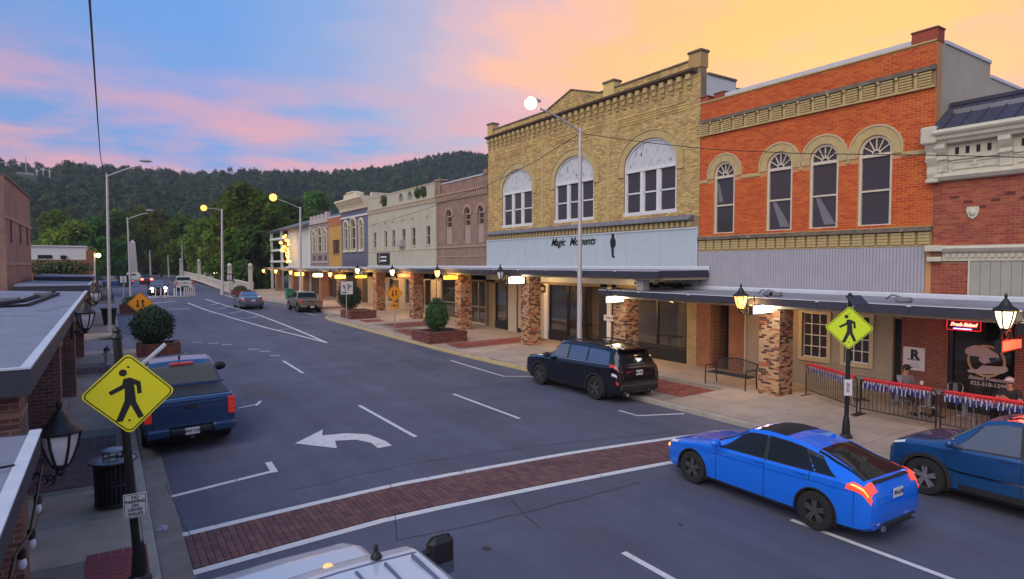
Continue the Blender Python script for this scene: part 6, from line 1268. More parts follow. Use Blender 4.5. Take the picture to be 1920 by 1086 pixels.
c.patch('windscreen', m_cglass_lt, .55, 1.08, 8.05, 11); c.patch('window_surround', m_trim, -1.80, .98, 6.04, 7.95, x0t=-1.55, x1t=.52, off=.002); c.patch('side_window', m_cglass_lt, -.10, .92, 6.15, 7.9, x0t=-.06, x1t=.48); c.patch('side_window', m_cglass, -1.1, -.18, 6.15, 7.9, x0t=-1.0, x1t=-.14); c.patch('quarter_window', m_cglass, -1.75, -1.18, 6.15, 7.8, x0t=-1.5, x1t=-1.12); c.patch('rear_window', m_cglass, -2.08, -1.85, 8.3, 11)
for x in (1.0, -.14): c.line(x, 2.2, 6.05)
c.handle(.06, pn); c.handle(-.95, pn); c.mirror(.9, pn, 1.1); c.arch_trim(m_trim); c.patch('headlamp', m_clear, 1.72, 2.0, 5.3, 6.6, off=.012); c.patch('grille', m_gap, 1.96, 2.07, 6.6, 11, off=.008); c.patch('sill_trim', m_trim, -1.0, 1.0, 1.2, 2.6); c.patch('chrome_strip', m_chrome, -.98, .98, 3.5, 3.62); c.patch('tail_lamp', m_tail, -2.17, -1.9, 5.2, 6.3, off=.01)
for sg in (1, -1): MB().tube([(-1.5, sg*.6, 1.67), (-1.4, sg*.6, 1.72), (.0, sg*.6, 1.72), (.15, sg*.6, 1.67)], .02, 6).build('roof_rail', m_trim, c.root)
MB().bbox(2.04, -.5, .55, 2.09, .5, .68, .01).build('badge_bar', m_chrome, c.root)
# ---- pickups
def pickup(name, label, col, L=5.8, W=1.01, H=1.93, cover=True, rim=None, glass=None, bed=1.28, tail=None, group=None):
    h = L/2; f = H/1.93; cab = -.18*L
    K = dict(x=[-h, -h+.05, -h+.12, cab-.16, cab-.10, cab+.06, cab+.3, cab+1.0, .09*L, .125*L, .24*L, .30*L, .42*L, h-.14, h-.05, h], top=[bed-.06, bed, bed+.01, bed+.01, bed+.03, 1.78*f, 1.90*f, 1.93*f, 1.91*f, 1.86*f, 1.30*f, 1.25*f, 1.20*f, 1.12*f, .98*f, .82*f],
             belt=[bed-.10, bed-.05, bed-.04, bed-.04, bed-.04, 1.27*f, 1.27*f, 1.25*f, 1.24*f, 1.23*f, 1.20*f, 1.17*f, 1.12*f, 1.05*f, .92*f, .78*f], w=[W*.95, W*.97, W*.985, W, W, W, W, W, W, W, W, W*.99, W*.97, W*.93, W*.88, W*.8],
             wt=[W*.90, W*.92, W*.93, W*.94, W*.93, W*.80, W*.77, W*.77, W*.77, W*.77, W*.86, W*.87, W*.86, W*.82, W*.78, W*.7], zb=[.52, .50, .46, .42, .40, .38, .36, .36, .36, .36, .36, .38, .40, .44, .48, .52])
    c = Car(name, label, col, K, (-.295*L, .335*L), .41*f, .27, cat='pickup', rim=rim, group=group)
    c.patch('windscreen', glass or m_cglass, .132*L, .23*L, 8.05, 11); c.patch('rear_window', glass or m_cglass, cab-.09, cab+.10, 8.6, 11, off=.012); c.patch('side_window', m_cglass, cab+1.05, .20*L, 6.15, 7.9, x0t=cab+1.05, x1t=.13*L); c.patch('side_window', m_cglass, cab+.2, cab+.98, 6.15, 7.9, x0t=cab+.32, x1t=cab+.98)
    for x in (.215*L, cab+1.01, cab+.12): c.line(x, 2.2, 6.0)
    c.line(cab-.14, 2.2, 6.3); c.handle(cab+1.2, m_trim); c.handle(cab+.35, m_trim); c.patch('tail_lamp', tail or m_tail, -h+.03, -h+.22, 4.2, 6.0, off=.014); c.patch('headlamp', m_clear, h-.3, h-.06, 5.2, 6.6, off=.01)
    cv = c.patch('tonneau_cover' if cover else 'bed_floor', m_trim if cover else m_gap, -h+.16, cab-.18, 8.6, 11, off=.012 if cover else .006)
    MB().bbox(-h-.03, -W*.80, .62, -h+.01, W*.80, bed-.10, .02).build('tailgate', col, c.root); MB().bbox(-h-.05, -.14, bed-.24, -h-.028, .14, bed-.16, .01).build('tailgate_handle', m_trim, c.root); MB().bbox(-h-.16, -W*.95, .44, -h+.02, -W*.45, .64, .04).build('bumper', col, c.root); MB().bbox(-h-.16, W*.45, .44, -h+.02, W*.95, .64, .04).build('bumper', col, c.root); MB().bbox(-h-.14, -W*.449, .46, -h+.02, W*.449, .60, .03).build('bumper_step', m_trim, c.root)
    c.arch_trim(m_trim, .05)
    for sg in (1, -1): MB().bbox(-h-.035, min(sg*W*.81, sg*W*.965), .80, -h+.03, max(sg*W*.81, sg*W*.965), bed-.07, .015).build('tail_lamp', tail or m_tail, c.root)
    MB().box(-h-.155, -.02, .38, -h, .02, .44).bbox(-h-.25, -.05, .36, -h-.05, .05, .42, .01).build('tow_hitch', m_trim, c.root); c.cab = cab; c.h = h; return c
pt_ = paint('mid_blue', (.016, .050, .135), .3, .3)
c = pickup('pickup_truck', 'blue pickup with black bed cover parked at the left kerb', pt_, 5.75, 1.0, 1.93, True, m_rimd, glass=M('pickup_rear_glass', (.10, .085, .05), .05, spec=.9, coat=.6)); c.put(1.62, 19.15, R(0)); c.mirror(.20*5.75, m_trim, 1.5); c.plate(-c.h-.145, .53, 'BPW 1142')  # tan reflection is put into the rear glass colour
MB().bbox(c.cab+.02, -.28, 1.83, c.cab+.10, .28, 1.88, .01).build('brake_lamp', m_tail, c.root); MB().prism([(c.cab+.5, 1.92), (c.cab+.66, 1.92), (c.cab+.52, 2.0), (c.cab+.48, 2.0)], -.02, .02, 'Y').build('antenna_fin', m_trim, c.root)
pw = paint('white', (.50, .54, .62), .25, .0)
c = pickup('pickup_truck', 'white heavy pickup with ribbed roof and big black tow mirror', pw, 5.7, .98, 2.02, False, m_rims); c.put(1.52, 4.28, R(0))
f_ = 2.02/1.93
m_grv = M('roof_groove', (.10, .12, .20), .5)
for k in range(6): y = -.60+k*.24; MB().bbox(c.cab+.35, y-.012, 1.985, .36, y+.012, 2.024, .004).build('roof_groove', m_grv, c.root)
c.patch('roof_seam', m_grv, .43, .455, 8.6, 11, off=.003)
for y in (.42, 0): p = c.S(.70, 10.2 if abs(y) < .1 else 9.4, 1); MB().ball((.70, y, p.z+.004), (.06, .045, .022), 12, 8).build('clearance_lamp', M('clearance_amber', (.85, .50, .15), .25, emit=.5 if y >= 0 else .05, coat=1), c.root, smooth=True)
MB().lathe([(.05, 0), (.045, .02), (.02, .05), (.018, .10), (.004, .12)], (.50, -.34, 2.01), 12).build('antenna', m_trim, c.root)
for sg in (1, -1): q = MB(); q.bbox(.17*6.2-.06, sg*1.12-.10, 1.28, .17*6.2+.08, sg*1.12+.16*1 if sg > 0 else sg*1.12+.10, 1.68, .04); q = MB().bbox(.185*6.2-.07, min(sg*1.10, sg*1.38), 1.30, .185*6.2+.07, max(sg*1.10, sg*1.38), 1.70, .05).tube([(.185*6.2, sg*.92, 1.38), (.185*6.2, sg*1.12, 1.42)], .035, 6).tube([(.185*6.2, sg*.92, 1.55), (.185*6.2, sg*1.12, 1.58)], .035, 6); mm = q.build('tow_mirror', m_trim, c.root); MB().box(.185*6.2-.08, min(sg*1.13, sg*1.35), 1.34, .185*6.2-.071, max(sg*1.13, sg*1.35), 1.45).build('mirror_glass', m_cglass_lt, mm)
pg = paint('bronze_grey', (.20, .17, .13), .35, .3)
c = pickup('pickup_truck', 'grey-brown pickup parked at the kerb near the second shrub planter', pg, 5.0, .90, 1.66, False, m_rims, bed=1.12); b = GR(582, 587); c.put(b.x+.15, b.y+2.5, R(-1)); c.mirror(.2*5.0, m_trim); c.plate(-c.h-.145, .50, 'TN 88'); 
c = pickup('pickup_truck', 'white pickup driving away beside the bridge railing', paint('white2', (.6, .58, .55), .4, 0), 5.4, .96, 1.85, False, m_rims, tail=m_tail); b = FY(347, 538, 88); c.put(b.x, 91, R(0)); c.mirror(1.1, m_trim)
# ---- silver-blue sedan driving away
def sedan_K(L, W, H):
    h = L/2; f = H/1.45
    return dict(x=[-h, -h+.05, -h+.2, -h+.5, -.27*L, -.16*L, -.02*L, .06*L, .21*L, .26*L, .38*L, h-.15, h-.05, h], top=[.62, .90, 1.03, 1.08, 1.12, 1.40*f, 1.45*f, 1.40*f, 1.02, .98, .88, .78, .68, .54], belt=[.58, .86, .97, .98, .98, .96, .94, .93, .92, .90, .82, .74, .64, .50], w=[W*.82, W*.9, W*.96, W*.98, W, W, W, W, W, W, W*.97, W*.9, W*.82, W*.7], wt=[W*.75, W*.78, W*.76, W*.72, W*.68, W*.62, W*.64, W*.64, W*.76, W*.8, W*.8, W*.74, W*.66, W*.58], zb=[.34, .28, .24, .22, .2, .18, .18, .18, .18, .18, .2, .22, .25, .3])
ps = paint('steel', (.10, .115, .16), .3, .5); K = sedan_K(4.85, .91, 1.46)
c = Car('sedan', 'steel-grey sedan driving away past the hatched lines', ps, K, (-1.42, 1.40), .33, .22, rim=m_rims); b = GR(470, 579); c.put(b.x, b.y+1.2, R(0)); c.patch('windscreen', m_cglass, .32, .98, 8.05, 11); c.patch('rear_window', M('sedan_rear_glass', (.08, .12, .25), .05, coat=.8), -1.28, -.82, 8.3, 11); c.patch('side_window', m_cglass, -.95, .85, 6.15, 7.9, x0t=-.72, x1t=.3); c.patch('tail_lamp', m_tailon, -2.40, -2.22, 5.4, 6.6, off=.012); c.plate(-2.44, .78); c.line(.9, 2.2, 6.05); c.line(-.1, 2.2, 6.05); c.mirror(.75, ps)
# ---- oncoming dark red car with blazing headlamps, one braking farther off, one crossing
m_hl = M('headlamp_beam', (1, .96, .88), .3, emit=25)
pr = paint('dark_red', (.10, .018, .016), .3, .3); K = dict(x=[-2.24, -2.2, -2.1, -2.0, -1.8, -1.2, -.4, .2, .5, 1.1, 1.35, 1.75, 2.05, 2.18, 2.24], top=[.70, .95, 1.25, 1.45, 1.60, 1.67, 1.69, 1.66, 1.58, 1.12, 1.06, 1.02, .94, .82, .66], belt=[.66, .9, 1.08, 1.10, 1.10, 1.08, 1.05, 1.03, 1.02, 1.0, .99, .95, .88, .78, .62], w=[.76, .84, .89, .91, .93, .94, .94, .94, .94, .94, .93, .92, .88, .82, .74], wt=[.66, .70, .68, .66, .65, .66, .66, .66, .65, .73, .76, .76, .72, .66, .58], zb=[.38, .3, .26, .24, .22, .21, .21, .21, .21, .21, .22, .24, .26, .3, .34])
c = Car('sport_utility_vehicle', 'oncoming dark red car with blazing headlamps behind the white delineator posts', pr, K, (-1.30, 1.35), .35, .235, rim=m_rimd); b = FY(298, 548, 80); c.put(b.x, 80+2.2, 0, flip=True); c.patch('windscreen', m_cglass_lt, .55, 1.08, 8.05, 11); c.patch('side_window', m_cglass, -1.4, .92, 6.15, 7.9, x0t=-1.2, x1t=.48); c.patch('grille', m_gap, 2.08, 2.22, 6.8, 11, off=.008); c.mirror(.9, pr, 1.1)
for sg in (1, -1): MB().ball((2.14, sg*.66, .80), (.10, .17, .13), 12, 8).build('headlamp', m_hl, c.root, smooth=True); MB().ball((2.22, sg*.62, .50), (.06, .11, .09), 10, 8).build('fog_lamp', m_hl, c.root, smooth=True)
K = sedan_K(4.6, .9, 1.5); c = Car('sedan', 'distant dark car braking with bright red tail lamps near the obelisk', paint('far_dark', (.06, .02, .02)), K, (-1.35, 1.35), .33, .22); b = FY(274, 521, 112); c.put(b.x, 112, 0); c.patch('rear_window', m_cglass, -1.25, -.8, 8.3, 11)
for sg in (1, -1): MB().ball((-2.24, sg*.62, .82), (.09, .22, .16), 10, 8).build('tail_lamp', M('brake_glow', (1, .05, .03), .4, emit=9), c.root, smooth=True)
c = Car('sedan', 'distant blue car crossing beyond the left pavement', paint('far_blue', (.03, .07, .25)), K, (-1.35, 1.35), .33, .22); b = FY(214, 522, 105); c.put(b.x, 105, R(80)); c.patch('side_window', m_cglass, -.95, .85, 6.15, 7.9, x0t=-.7, x1t=.3)
# =================================================================== signs, planters, street furniture
m_signY = M('sign_yellow_green', (.70, .66, .015), .45, emit=.04, ecol=(.7, .66, .02)); m_signYl = M('sign_lime', (.55, .72, .02), .45, emit=.04, ecol=(.55, .72, .02)); m_signO = M('sign_orange', (.85, .33, .01), .45); m_signW = M('sign_white', (.66, .66, .68), .45); m_postb = M('post_black', (.012, .013, .015), .4)
def diamond_mb(r, y0, y1, rc=.07):
    P = []
    for k in range(4):
        a = math.pi/2*k; c = Vector((math.cos(a), math.sin(a)))*(r-rc*1.414)
        for t in np.linspace(-math.pi/4, math.pi/4, 5): P.append((c.x+rc*math.cos(a+t), c.y+rc*math.sin(a+t)))
    return MB().prism(P, y0, y1, 'Z')
def frame_mb(r, w, z0, z1, rc=.07):
    def pts(r, rc):
        P = []
        for k in range(4):
            a = math.pi/2*k; c = Vector((math.cos(a), math.sin(a)))*(r-rc*1.414)
            for t in np.linspace(-math.pi/4, math.pi/4, 5): P.append((c.x+rc*math.cos(a+t), c.y+rc*math.sin(a+t)))
        return P
    A, B_ = pts(r, rc), pts(r-w, max(rc-w*.6, .01)); mb = MB(); n = len(A)
    for i in range(n): j = (i+1) % n; mb.prism([A[i], A[j], B_[j], B_[i]], z0, z1, 'Z')
    return mb
def ped_mb():
    q = MB(); z0, z1 = .003, .007
    # walking figure, drawn for a sign of half-diagonal 1
    q.lathe([(.075, z0), (.075, z1)], (-.10, .46, 0), 20)
    for P in ([(-.09, .33), (.03, .35), (.22, .25), (.24, .0), (.16, -.02), (.145, .17), (.10, .20), (.12, -.05), (.13, -.18), (.27, -.52), (.17, -.56), (.03, -.24), (-.13, -.60), (-.25, -.585), (-.08, -.15), (-.07, .12), (-.33, -.01), (-.37, .065), (-.12, .20)],): q.prism(P, z0, z1, 'Z')
    return q
def put_sign(par, centre, n, parts):
    F = facing(centre, n); first = None
    for name, mb, mat in parts:
        o = mb.xf(F).build(name, mat, first or par, base=False); first = first or o
    return first
def solar(par, c, d, up=(0, 0, 1)):
    m_pv = M('solar_panel', (.03, .035, .06), .25); mb = MB().bbox(-.24, -.17, -.012, .24, .17, .012, .004); m_ = facing(c, d); mb.xf(m_ @ Matrix.Rotation(R(-50), 4, 'X')).build('solar_panel', m_pv, par, base=False)
def crossing_sign(label, base, top, sc, n, mat, r=.54):
    t = thing('crossing_sign', base, label, 'sign', 'pedestrian crossing signs'); b, tp = Vector(base), Vector(top)
    MB().tube([b, tp], .052, 12).build('post', m_postb, t, smooth=True); MB().lathe([(.15, 0), (.15, .05), (.10, .10), (.085, .35), (.065, .5), (.055, .55)], b, 16).build('post_base', m_postb, t, smooth=True); MB().lathe([(.06, 0), (.08, .02), (.06, .05), (.045, .08), (.055, .11), (.035, .15), (.0, .17)], tp, 14).build('finial', m_postb, t, smooth=True)
    n = Vector(n).normalized(); c = Vector(sc); pd = ped_mb(); pd.v = [(x*r*1.12, y*r*1.12, z) for x, y, z in pd.v]
    pl = put_sign(t, c, n, [('plate', diamond_mb(r, -.003, .002), mat), ('border', frame_mb(r*.955, .018, .003, .006), m_ink), ('walking_figure', pd, m_ink)])
    for dy in (.42, -.42): MB().lathe([(.014, .003), (.014, .008), (.004, .01)], (0, dy*r*1.55, 0), 8).xf(facing(c, n)).build('bolt', m_ink, pl, base=False)
    return t
F_ = G(262, 1088, .1)
tl = crossing_sign('large yellow pedestrian crossing sign on a leaning black post by the left kerb', (F_.x, F_.y, .09), (F_.x-.19, F_.y+.02, 3.42), at_depth(241.5, 738, 8.05), (-.10, -1, 0), m_signY)
MB().tube([(F_.x-.15, F_.y+.05, 2.9), (F_.x+.14, F_.y+.13, 3.05)], .02, 6).build('panel_arm', m_alu, tl); pv = MB().box(-.22, -.012, -.02, .22, .012, .30); pv.xf(Matrix.Translation((F_.x+.21, F_.y+.15, 3.16)) @ Matrix.Rotation(R(-42), 4, 'Y') @ Matrix.Rotation(R(88), 4, 'X')); pv.build('solar_panel', M('panel_edge', (.42, .44, .48), .4), tl); MB().bbox(F_.x+.05, F_.y+.08, 2.75, F_.x+.17, F_.y+.2, 3.0, .01).build('control_box', m_alu, tl)
c = at_depth(253.5, 948, 8.2); npk = thing('parking_sign', (c.x, c.y, c.z-.17), 'small white no parking sign strapped to the leaning black post', 'sign'); w, h = .135, .165
pl = MB().bbox(-w, -h, -.002, w, h, .003, .02).xf(facing(c, (-.08, -1, 0))).build('plate', m_signW, npk)
bd = MB(); 
for a in ((-w+.012, -h+.012, w-.012, -h+.018), (-w+.012, h-.018, w-.012, h-.012), (-w+.012, -h+.018, -w+.018, h-.018), (w-.018, -h+.018, w-.012, h-.018)): bd.box(a[0], a[1], .004, a[2], a[3], .0055)
bd.xf(facing(c, (-.08, -1, 0))).build('border', m_ink, pl, base=False)
for k, t in enumerate(('NO', 'PARKING', 'ON', 'CROSS', 'WALKS')):
    tx = text_mb(t, .058, bold=.0015, extrude=.001); tx.v = [(x*.92, y+.11-.055*k, z+.005) for x, y, z in tx.v]; tx.xf(facing(c, (-.08, -1, 0))).build('lettering', m_ink, pl, base=False)
b = G(1586, 820, .1); tr = crossing_sign('lime pedestrian crossing sign on a black post beside the dining barriers', (b.x, b.y, .09), (b.x+.05, b.y, 3.55), at_depth(1592, 615, (MW.transposed() @ Vector((b.x, b.y, 0))).z-.12), (-.80, -.60, 0), m_signYl)
p = at_depth(1607, 563, (MW.transposed() @ Vector((b.x, b.y, 0))).z); solar(tr, p, (-.3, -1, 0)); MB().tube([(b.x+.04, b.y, 3.2), p], .02, 6).build('panel_arm', m_alu, tr)
c = at_depth(1590.5, 727, (MW.transposed() @ Vector((b.x, b.y, 0))).z-.1); sm = tag(MB().bbox(-.10, -.20, -.003, .10, .20, .003, .01).xf(facing(c, (-.5, -.86, 0))).build('parking_sign', m_signW), 'small white upright sign on the black post by the barriers', 'sign'); tx = text_mb('STOP', .10, bold=.003, extrude=.001).xf(facing(c, (-.5, -.86, 0)) @ Matrix.Translation((0, 0, .005)) @ Matrix.Rotation(R(90), 4, 'Z')); tx.build('lettering', m_ink, sm, base=False)
def arrow_mb(dx, flip, r=.54):
    q = MB(); P = [(dx-.05, -.30), (dx+.05, -.30), (dx+.05, .12), (dx+.14, .12), (dx, .34), (dx-.14, .12), (dx-.05, .12)]; P = [(x*r*1.1, (-y if flip else y)*r*1.1) for x, y in P]
    if flip: P = P[::-1]
    return q.prism(P, .003, .007, 'Z')
def two_way(label, base, c, n=(0, -1, 0), plate=True):
    t = thing('two_way_sign', base, label, 'sign', 'orange two-way traffic signs'); c = Vector(c); MB().tube([base, (base[0], base[1], c.z+.1)], .032, 8).build('post', m_alu, t); n = Vector(n).normalized(); cc = c+n*.04
    put_sign(t, cc, n, [('plate', diamond_mb(.54, -.003, .002), m_signO), ('border', frame_mb(.515, .018, .003, .006), m_ink), ('arrow', arrow_mb(-.17, True), m_ink), ('arrow', arrow_mb(.17, False), m_ink)])
    if plate:
        p2 = put_sign(t, cc+Vector((0, 0, -.72)), n, [('sub_plate', MB().bbox(-.24, -.17, -.003, .24, .17, .002, .01), m_signO)]); text_mb('1 MILE', .13, bold=.003, extrude=.001).xf(facing(cc+Vector((0, 0, -.72))+n*.006, n)).build('lettering', m_ink, p2, base=False)
b = G(740, 627, .1); two_way('orange two-way arrow sign with small plate by the round shrub', b, FY(739, 550, b.y))
b = Vector((1.22, 33.4, 0)); b.z = zl(1.2, 33.4); two_way('orange two-way arrow sign behind the left clipped shrub', b, FY(263, 569, 33.4), plate=False)
b = G(650, 602, .1); c = FY(650, 540, b.y); t = thing('lane_sign', b, 'white lane-use sign with curved arrows before the second shrub', 'sign'); MB().tube([b, (b.x, b.y, c.z+.3)], .035, 8).build('post', m_alu, t); n = Vector((0, -1, 0))
q = MB()
for P in ([(-.30, .16), (-.10, .10), (-.17, .20), (-.22, .17), (-.30, .05), (-.27, .02)], [(-.2, .14), (-.12, .06), (-.08, -.2), (-.14, -.2), (-.17, .0), (-.25, .08)], [(.06, -.2), (.12, -.2), (.12, .18), (.18, .18), (.09, .30), (.0, .18), (.06, .18)], [(.12, -.06), (.22, .08), (.30, .02), (.32, .2), (.17, .14), (.20, .11), (.12, .02)]): q.prism(P, .003, .007, 'Z')
q.box(-.32, -.36, .003, -.02, -.28, .006); pl = put_sign(t, c+n*.04, n, [('plate', MB().bbox(-.42, -.44, -.003, .42, .44, .002, .02), m_signW), ('arrow_print', q, m_ink)])
# far black-framed signs
for i, (u, v, Y) in enumerate(((231, 524, 66), (430, 520, 80))):
    c = FY(u, v, Y); t = thing('lane_sign', (c.x, Y, zg(Y)), ['small far black-bordered white sign by the left planter', 'small far black-bordered white sign by the bridge planter'][i], 'sign'); MB().tube([(c.x, Y, zg(Y)), (c.x, Y, c.z)], .035, 6).build('post', m_alu, t); MB().bbox(c.x-.42, Y-.05, c.z-.42, c.x+.42, Y-.04, c.z+.42, .004).build('backing', m_ink, t); MB().box(c.x-.25, Y-.056, c.z-.3, c.x+.25, Y-.051, c.z+.3).build('face', m_signW, t); MB().box(c.x-.03, Y-.06, c.z-.28, c.x+.03, Y-.057, c.z+.28).build('bar', m_ink, t)
# ------------------------------------------------------------------ brick planters with clipped shrubs
m_plb = M('planter_brick', (.15, .055, .042), .85, var=.2, scale=3, island=.3); m_plm = M('planter_mortar', (.19, .12, .10), .9); m_soil = M('soil', (.03, .022, .016), .95, var=.3, scale=8)
m_top = M('clipped_leaf', (.035, .095, .022), .7, island=.45); m_top2 = M('clipped_leaf_dark', (.016, .048, .020), .7, island=.45)
def planter(label, x0, x1, y0, y1, h, single=0):
    zb = zs((x0+x1)/2, (y0+y1)/2) if x0 > 5 else zl(x0, (y0+y1)/2); t = thing('brick_planter', ((x0+x1)/2, (y0+y1)/2, zb), label, 'planter', 'brick planters'); w = .24; nz = max(3, int(h/.085)); bh = h/nz
    MB().box(x0+.01, y0+.01, zb-.15, x1-.01, y0+w, zb+h).box(x0+.01, y1-w, zb-.15, x1-.01, y1-.01, zb+h).box(x0+.01, y0+w, zb-.15, x0+w, y1-w, zb+h).box(x1-w, y0+w, zb-.15, x1-.01, y1-w, zb+h).build('core', m_plm, t)
    MB().box(x0+w, y0+w, zb, x1-w, y1-w, zb+h-.08).build('soil', m_soil, t); bl = .225; rest = MB(); k = 0; me = mesh_of(MB().bbox(-bl/2+.006, -.012, -bh/2+.006, bl/2-.006, .012, bh/2-.006, .003), 'brick', m_plb)
    for j in range(nz):
        zc = zb+(j+.5)*bh
        for a0, a1, fix, ax in ((x0, x1, y0+.008, 0), (y0, y1, x0+.008, 1), (x0, x1, y1-.008, 0), (y0, y1, x1-.008, 1)):
            n = max(1, round((a1-a0)/bl)); s_ = (a1-a0)/n
            for q in range(n+1):
                a = max(a0, a0+(q-.5*(j % 2))*s_); b_ = min(a1, a0+(q+1-.5*(j % 2))*s_)
                if b_-a < .04: continue
                m_ = (a+b_)/2
                if k < single and b_-a > s_*.9: inst('brick', me, (m_, fix, zc) if ax == 0 else (fix, m_, zc), t, rot=(0, 0, 0) if ax == 0 else (0, 0, R(90)), scale=(s_/bl, 1, 1)); k += 1
                elif ax == 0: rest.box(a+.006, fix-.012, zc-bh/2+.006, b_-.006, fix+.012, zc+bh/2-.006)
                else: rest.box(fix-.012, a+.006, zc-bh/2+.006, fix+.012, b_-.006, zc+bh/2-.006)
    if rest.v: rest.build('brickwork', m_plb, t, kind='stuff')
    cp = MB(); 
    for a0, a1, fix0, fix1, ax in ((x0, x1, y0-.02, y0+w, 0), (x0, x1, y1-w, y1+.02, 0), (y0+w, y1-w, x0-.02, x0+w, 1), (y0+w, y1-w, x1-w, x1+.02, 1)):
        n = max(1, int((a1-a0)/.11))
        for q in range(n): a = a0+(a1-a0)*q/n; b_ = a0+(a1-a0)*(q+1)/n; cp.box(*((a+.004, fix0, zb+h, b_-.004, fix1, zb+h+.06) if ax == 0 else (fix0, a+.004, zb+h, fix1, b_-.004, zb+h+.06)))
    cp.build('coping_bricks', m_plb, t, kind='stuff'); return zb+h-.05
def topiary(label, x, y, z, r, h, mat, seed, point=.0, n=5200, leaf=.035):
    t = thing('clipped_shrub', (x, y, z), label, 'shrub', 'clipped shrubs in planters'); MB().tube([(x, y, z-.1), (x+.02, y, z+.25), (x, y, z+h*.7)], [.06, .05, .03], 8).build('trunk', m_wood, t); q = MB(); rg_ = random.Random(seed)
    for i in range(n):
        d = Vector((rg_.gauss(0, 1), rg_.gauss(0, 1), rg_.gauss(0, 1))).normalized(); s_ = rg_.uniform(.80, 1.02) if i % 6 else rg_.uniform(.98, 1.13); u = (d.z+1)/2; rr = r*(1-point*u*u)*(1+.07*math.sin(4*math.atan2(d.y, d.x)+seed)+.05*math.sin(7*d.z+3*d.x+seed)); p = Vector((x+d.x*rr*s_, y+d.y*rr*s_, z+.12+h*.5+d.z*h*.5*s_))
        a = (d*.7+Vector((rg_.gauss(0, .55), rg_.gauss(0, .55), rg_.gauss(0, .55)))).normalized(); u_ = a.orthogonal().normalized(); w_ = a.cross(u_); th = rg_.random()*6.28; u2 = u_*math.cos(th)+w_*math.sin(th); w2 = a.cross(u2); e = leaf*rg_.uniform(.7, 1.4); q.add([p-u2*e-w2*e*.55, p+u2*e-w2*e*.55, p+u2*e*.5+w2*e*.7, p-u2*e*.5+w2*e*.7], [(0, 1, 2, 3)])
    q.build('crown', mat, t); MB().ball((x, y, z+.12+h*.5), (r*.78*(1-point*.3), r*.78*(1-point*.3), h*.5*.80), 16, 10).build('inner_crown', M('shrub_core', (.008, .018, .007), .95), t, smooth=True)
zt = planter('brick planter at the bulging yellow kerb with a pointed shrub', 14.05, 16.35, 29.2, 31.4, .50, 150); topiary('egg-shaped bright green clipped shrub in the kerb planter', 15.1, 30.4, zt-.02, .70, 1.75, m_top, 1, .35)
zt = planter('brick planter behind the white lane-use sign', 14.3, 16.2, 42.3, 44.6, .5, 90); topiary('dark green clipped shrub behind the white lane-use sign', FX(656, 560, 15.1).x, FX(656, 560, 15.1).y, zt-.02, .86, 2.0, m_top2, 2, .12)
zt = planter('brick planter left of the road at the alley corner', 1.05, 2.75, 31.7, 33.1, .48, 110); pq = FY(286, 620, 32.4); topiary('big round dark clipped shrub at the alley corner', pq.x, 32.4, zt-.02, .88, 1.68, m_top2, 3, .22, n=7000)
zt = planter('far brick planter with a low bush past the alley', .75, 2.7, 55.5, 57.3, .6); tag(leaf_ball((1.7, 56.4, zt+.25), (.85, .7, .5), 900, .06, 9).build('shrub', m_leaf), 'low yellow-green bush in the far left planter', 'shrub')
zt = planter('far brick planter beside the lit lamp at the bridge', 11.7, 13.6, 74.2, 75.6, .6); tag(leaf_ball((12.6, 74.9, zt+.2), (.75, .6, .45), 900, .06, 10).build('shrub', m_leaf), 'low bush in the planter beside the bridge lamp', 'shrub')
# ------------------------------------------------------------------ bins, hydrant, bench
def bin_(label, b, r=.29, h=.82):
    x, y, z = b; t = thing('litter_bin', b, label, 'litter bin'); MB().lathe([(r*.88, .06), (r*.92, h*.5), (r*.95, h-.1)], b, 24).build('liner', m_gap, t); n = 26
    me = MB().prism([(r, .05), (r*1.0, h*.6), (r*1.06, h-.06), (r*1.25, h), (r*1.27, h+.02), (r*1.06, h-.02), (r*.97, h*.6), (r*.97, .05)], -.018, .018, 'Y'); slat = mesh_of(me, 'slat', m_postb)
    for k in range(n): inst('slat', slat, b, t, rot=(0, 0, 2*math.pi*k/n))
    for zz, rr in ((.07, r*1.0), (h*.5, r*1.0), (h, r*1.26)): MB().tube([(x+rr*math.cos(a), y+rr*math.sin(a), z+zz) for a in np.linspace(0, 2*math.pi, 28)[:-1]], .018, 6, True).build('hoop', m_postb, t)
    MB().lathe([(r*1.24, h+.005), (r*1.0, h+.03), (r*.55, h+.035), (r*.55, h-.02)], b, 24).build('rim_plate', M('bin_lid', (.20, .20, .23), .35, metal=.4), t, smooth=True); MB().lathe([(r*.62, h+.16), (r*.60, h+.19), (r*.3, h+.215), (.01, h+.22)], b, 24).build('rain_cap', M('bin_lid', (.2, .2, .23)), t, smooth=True)
    for k in range(4): a = k*math.pi/2+.4; MB().tube([(x+r*.55*math.cos(a), y+r*.55*math.sin(a), z+h+.03), (x+r*.55*math.cos(a), y+r*.55*math.sin(a), z+h+.17)], .012, 5).build('cap_post', m_postb, t)
    MB().lathe([(.05, -.0), (.05, .07)], b, 10).build('foot', m_postb, t)
b = G(214, 947, .1); bin_('black slatted litter bin beside the leaning sign post', b)
b = G(205, 609, .1); t = thing('litter_bin', b, 'dark tapered bin behind the unlit lamp past the alley', 'litter bin'); MB().lathe([(.30, 0), (.42, .95), (.46, 1.0), (.46, 1.06), (.36, 1.06)], b, 18).build('barrel', m_trim, t, smooth=True)
b = G(543, 561, .1); t = thing('litter_bin', b, 'green bin beside a far arcade column', 'litter bin'); m_gb = M('bin_green', (.015, .16, .09), .5); MB().bbox(b.x-.35, b.y-.35, b.z, b.x+.35, b.y+.35, b.z+1.0, .04).build('barrel', m_gb, t); MB().bbox(b.x-.38, b.y-.38, b.z+1.0, b.x+.38, b.y+.38, b.z+1.1, .04).build('lid', m_gb, t)
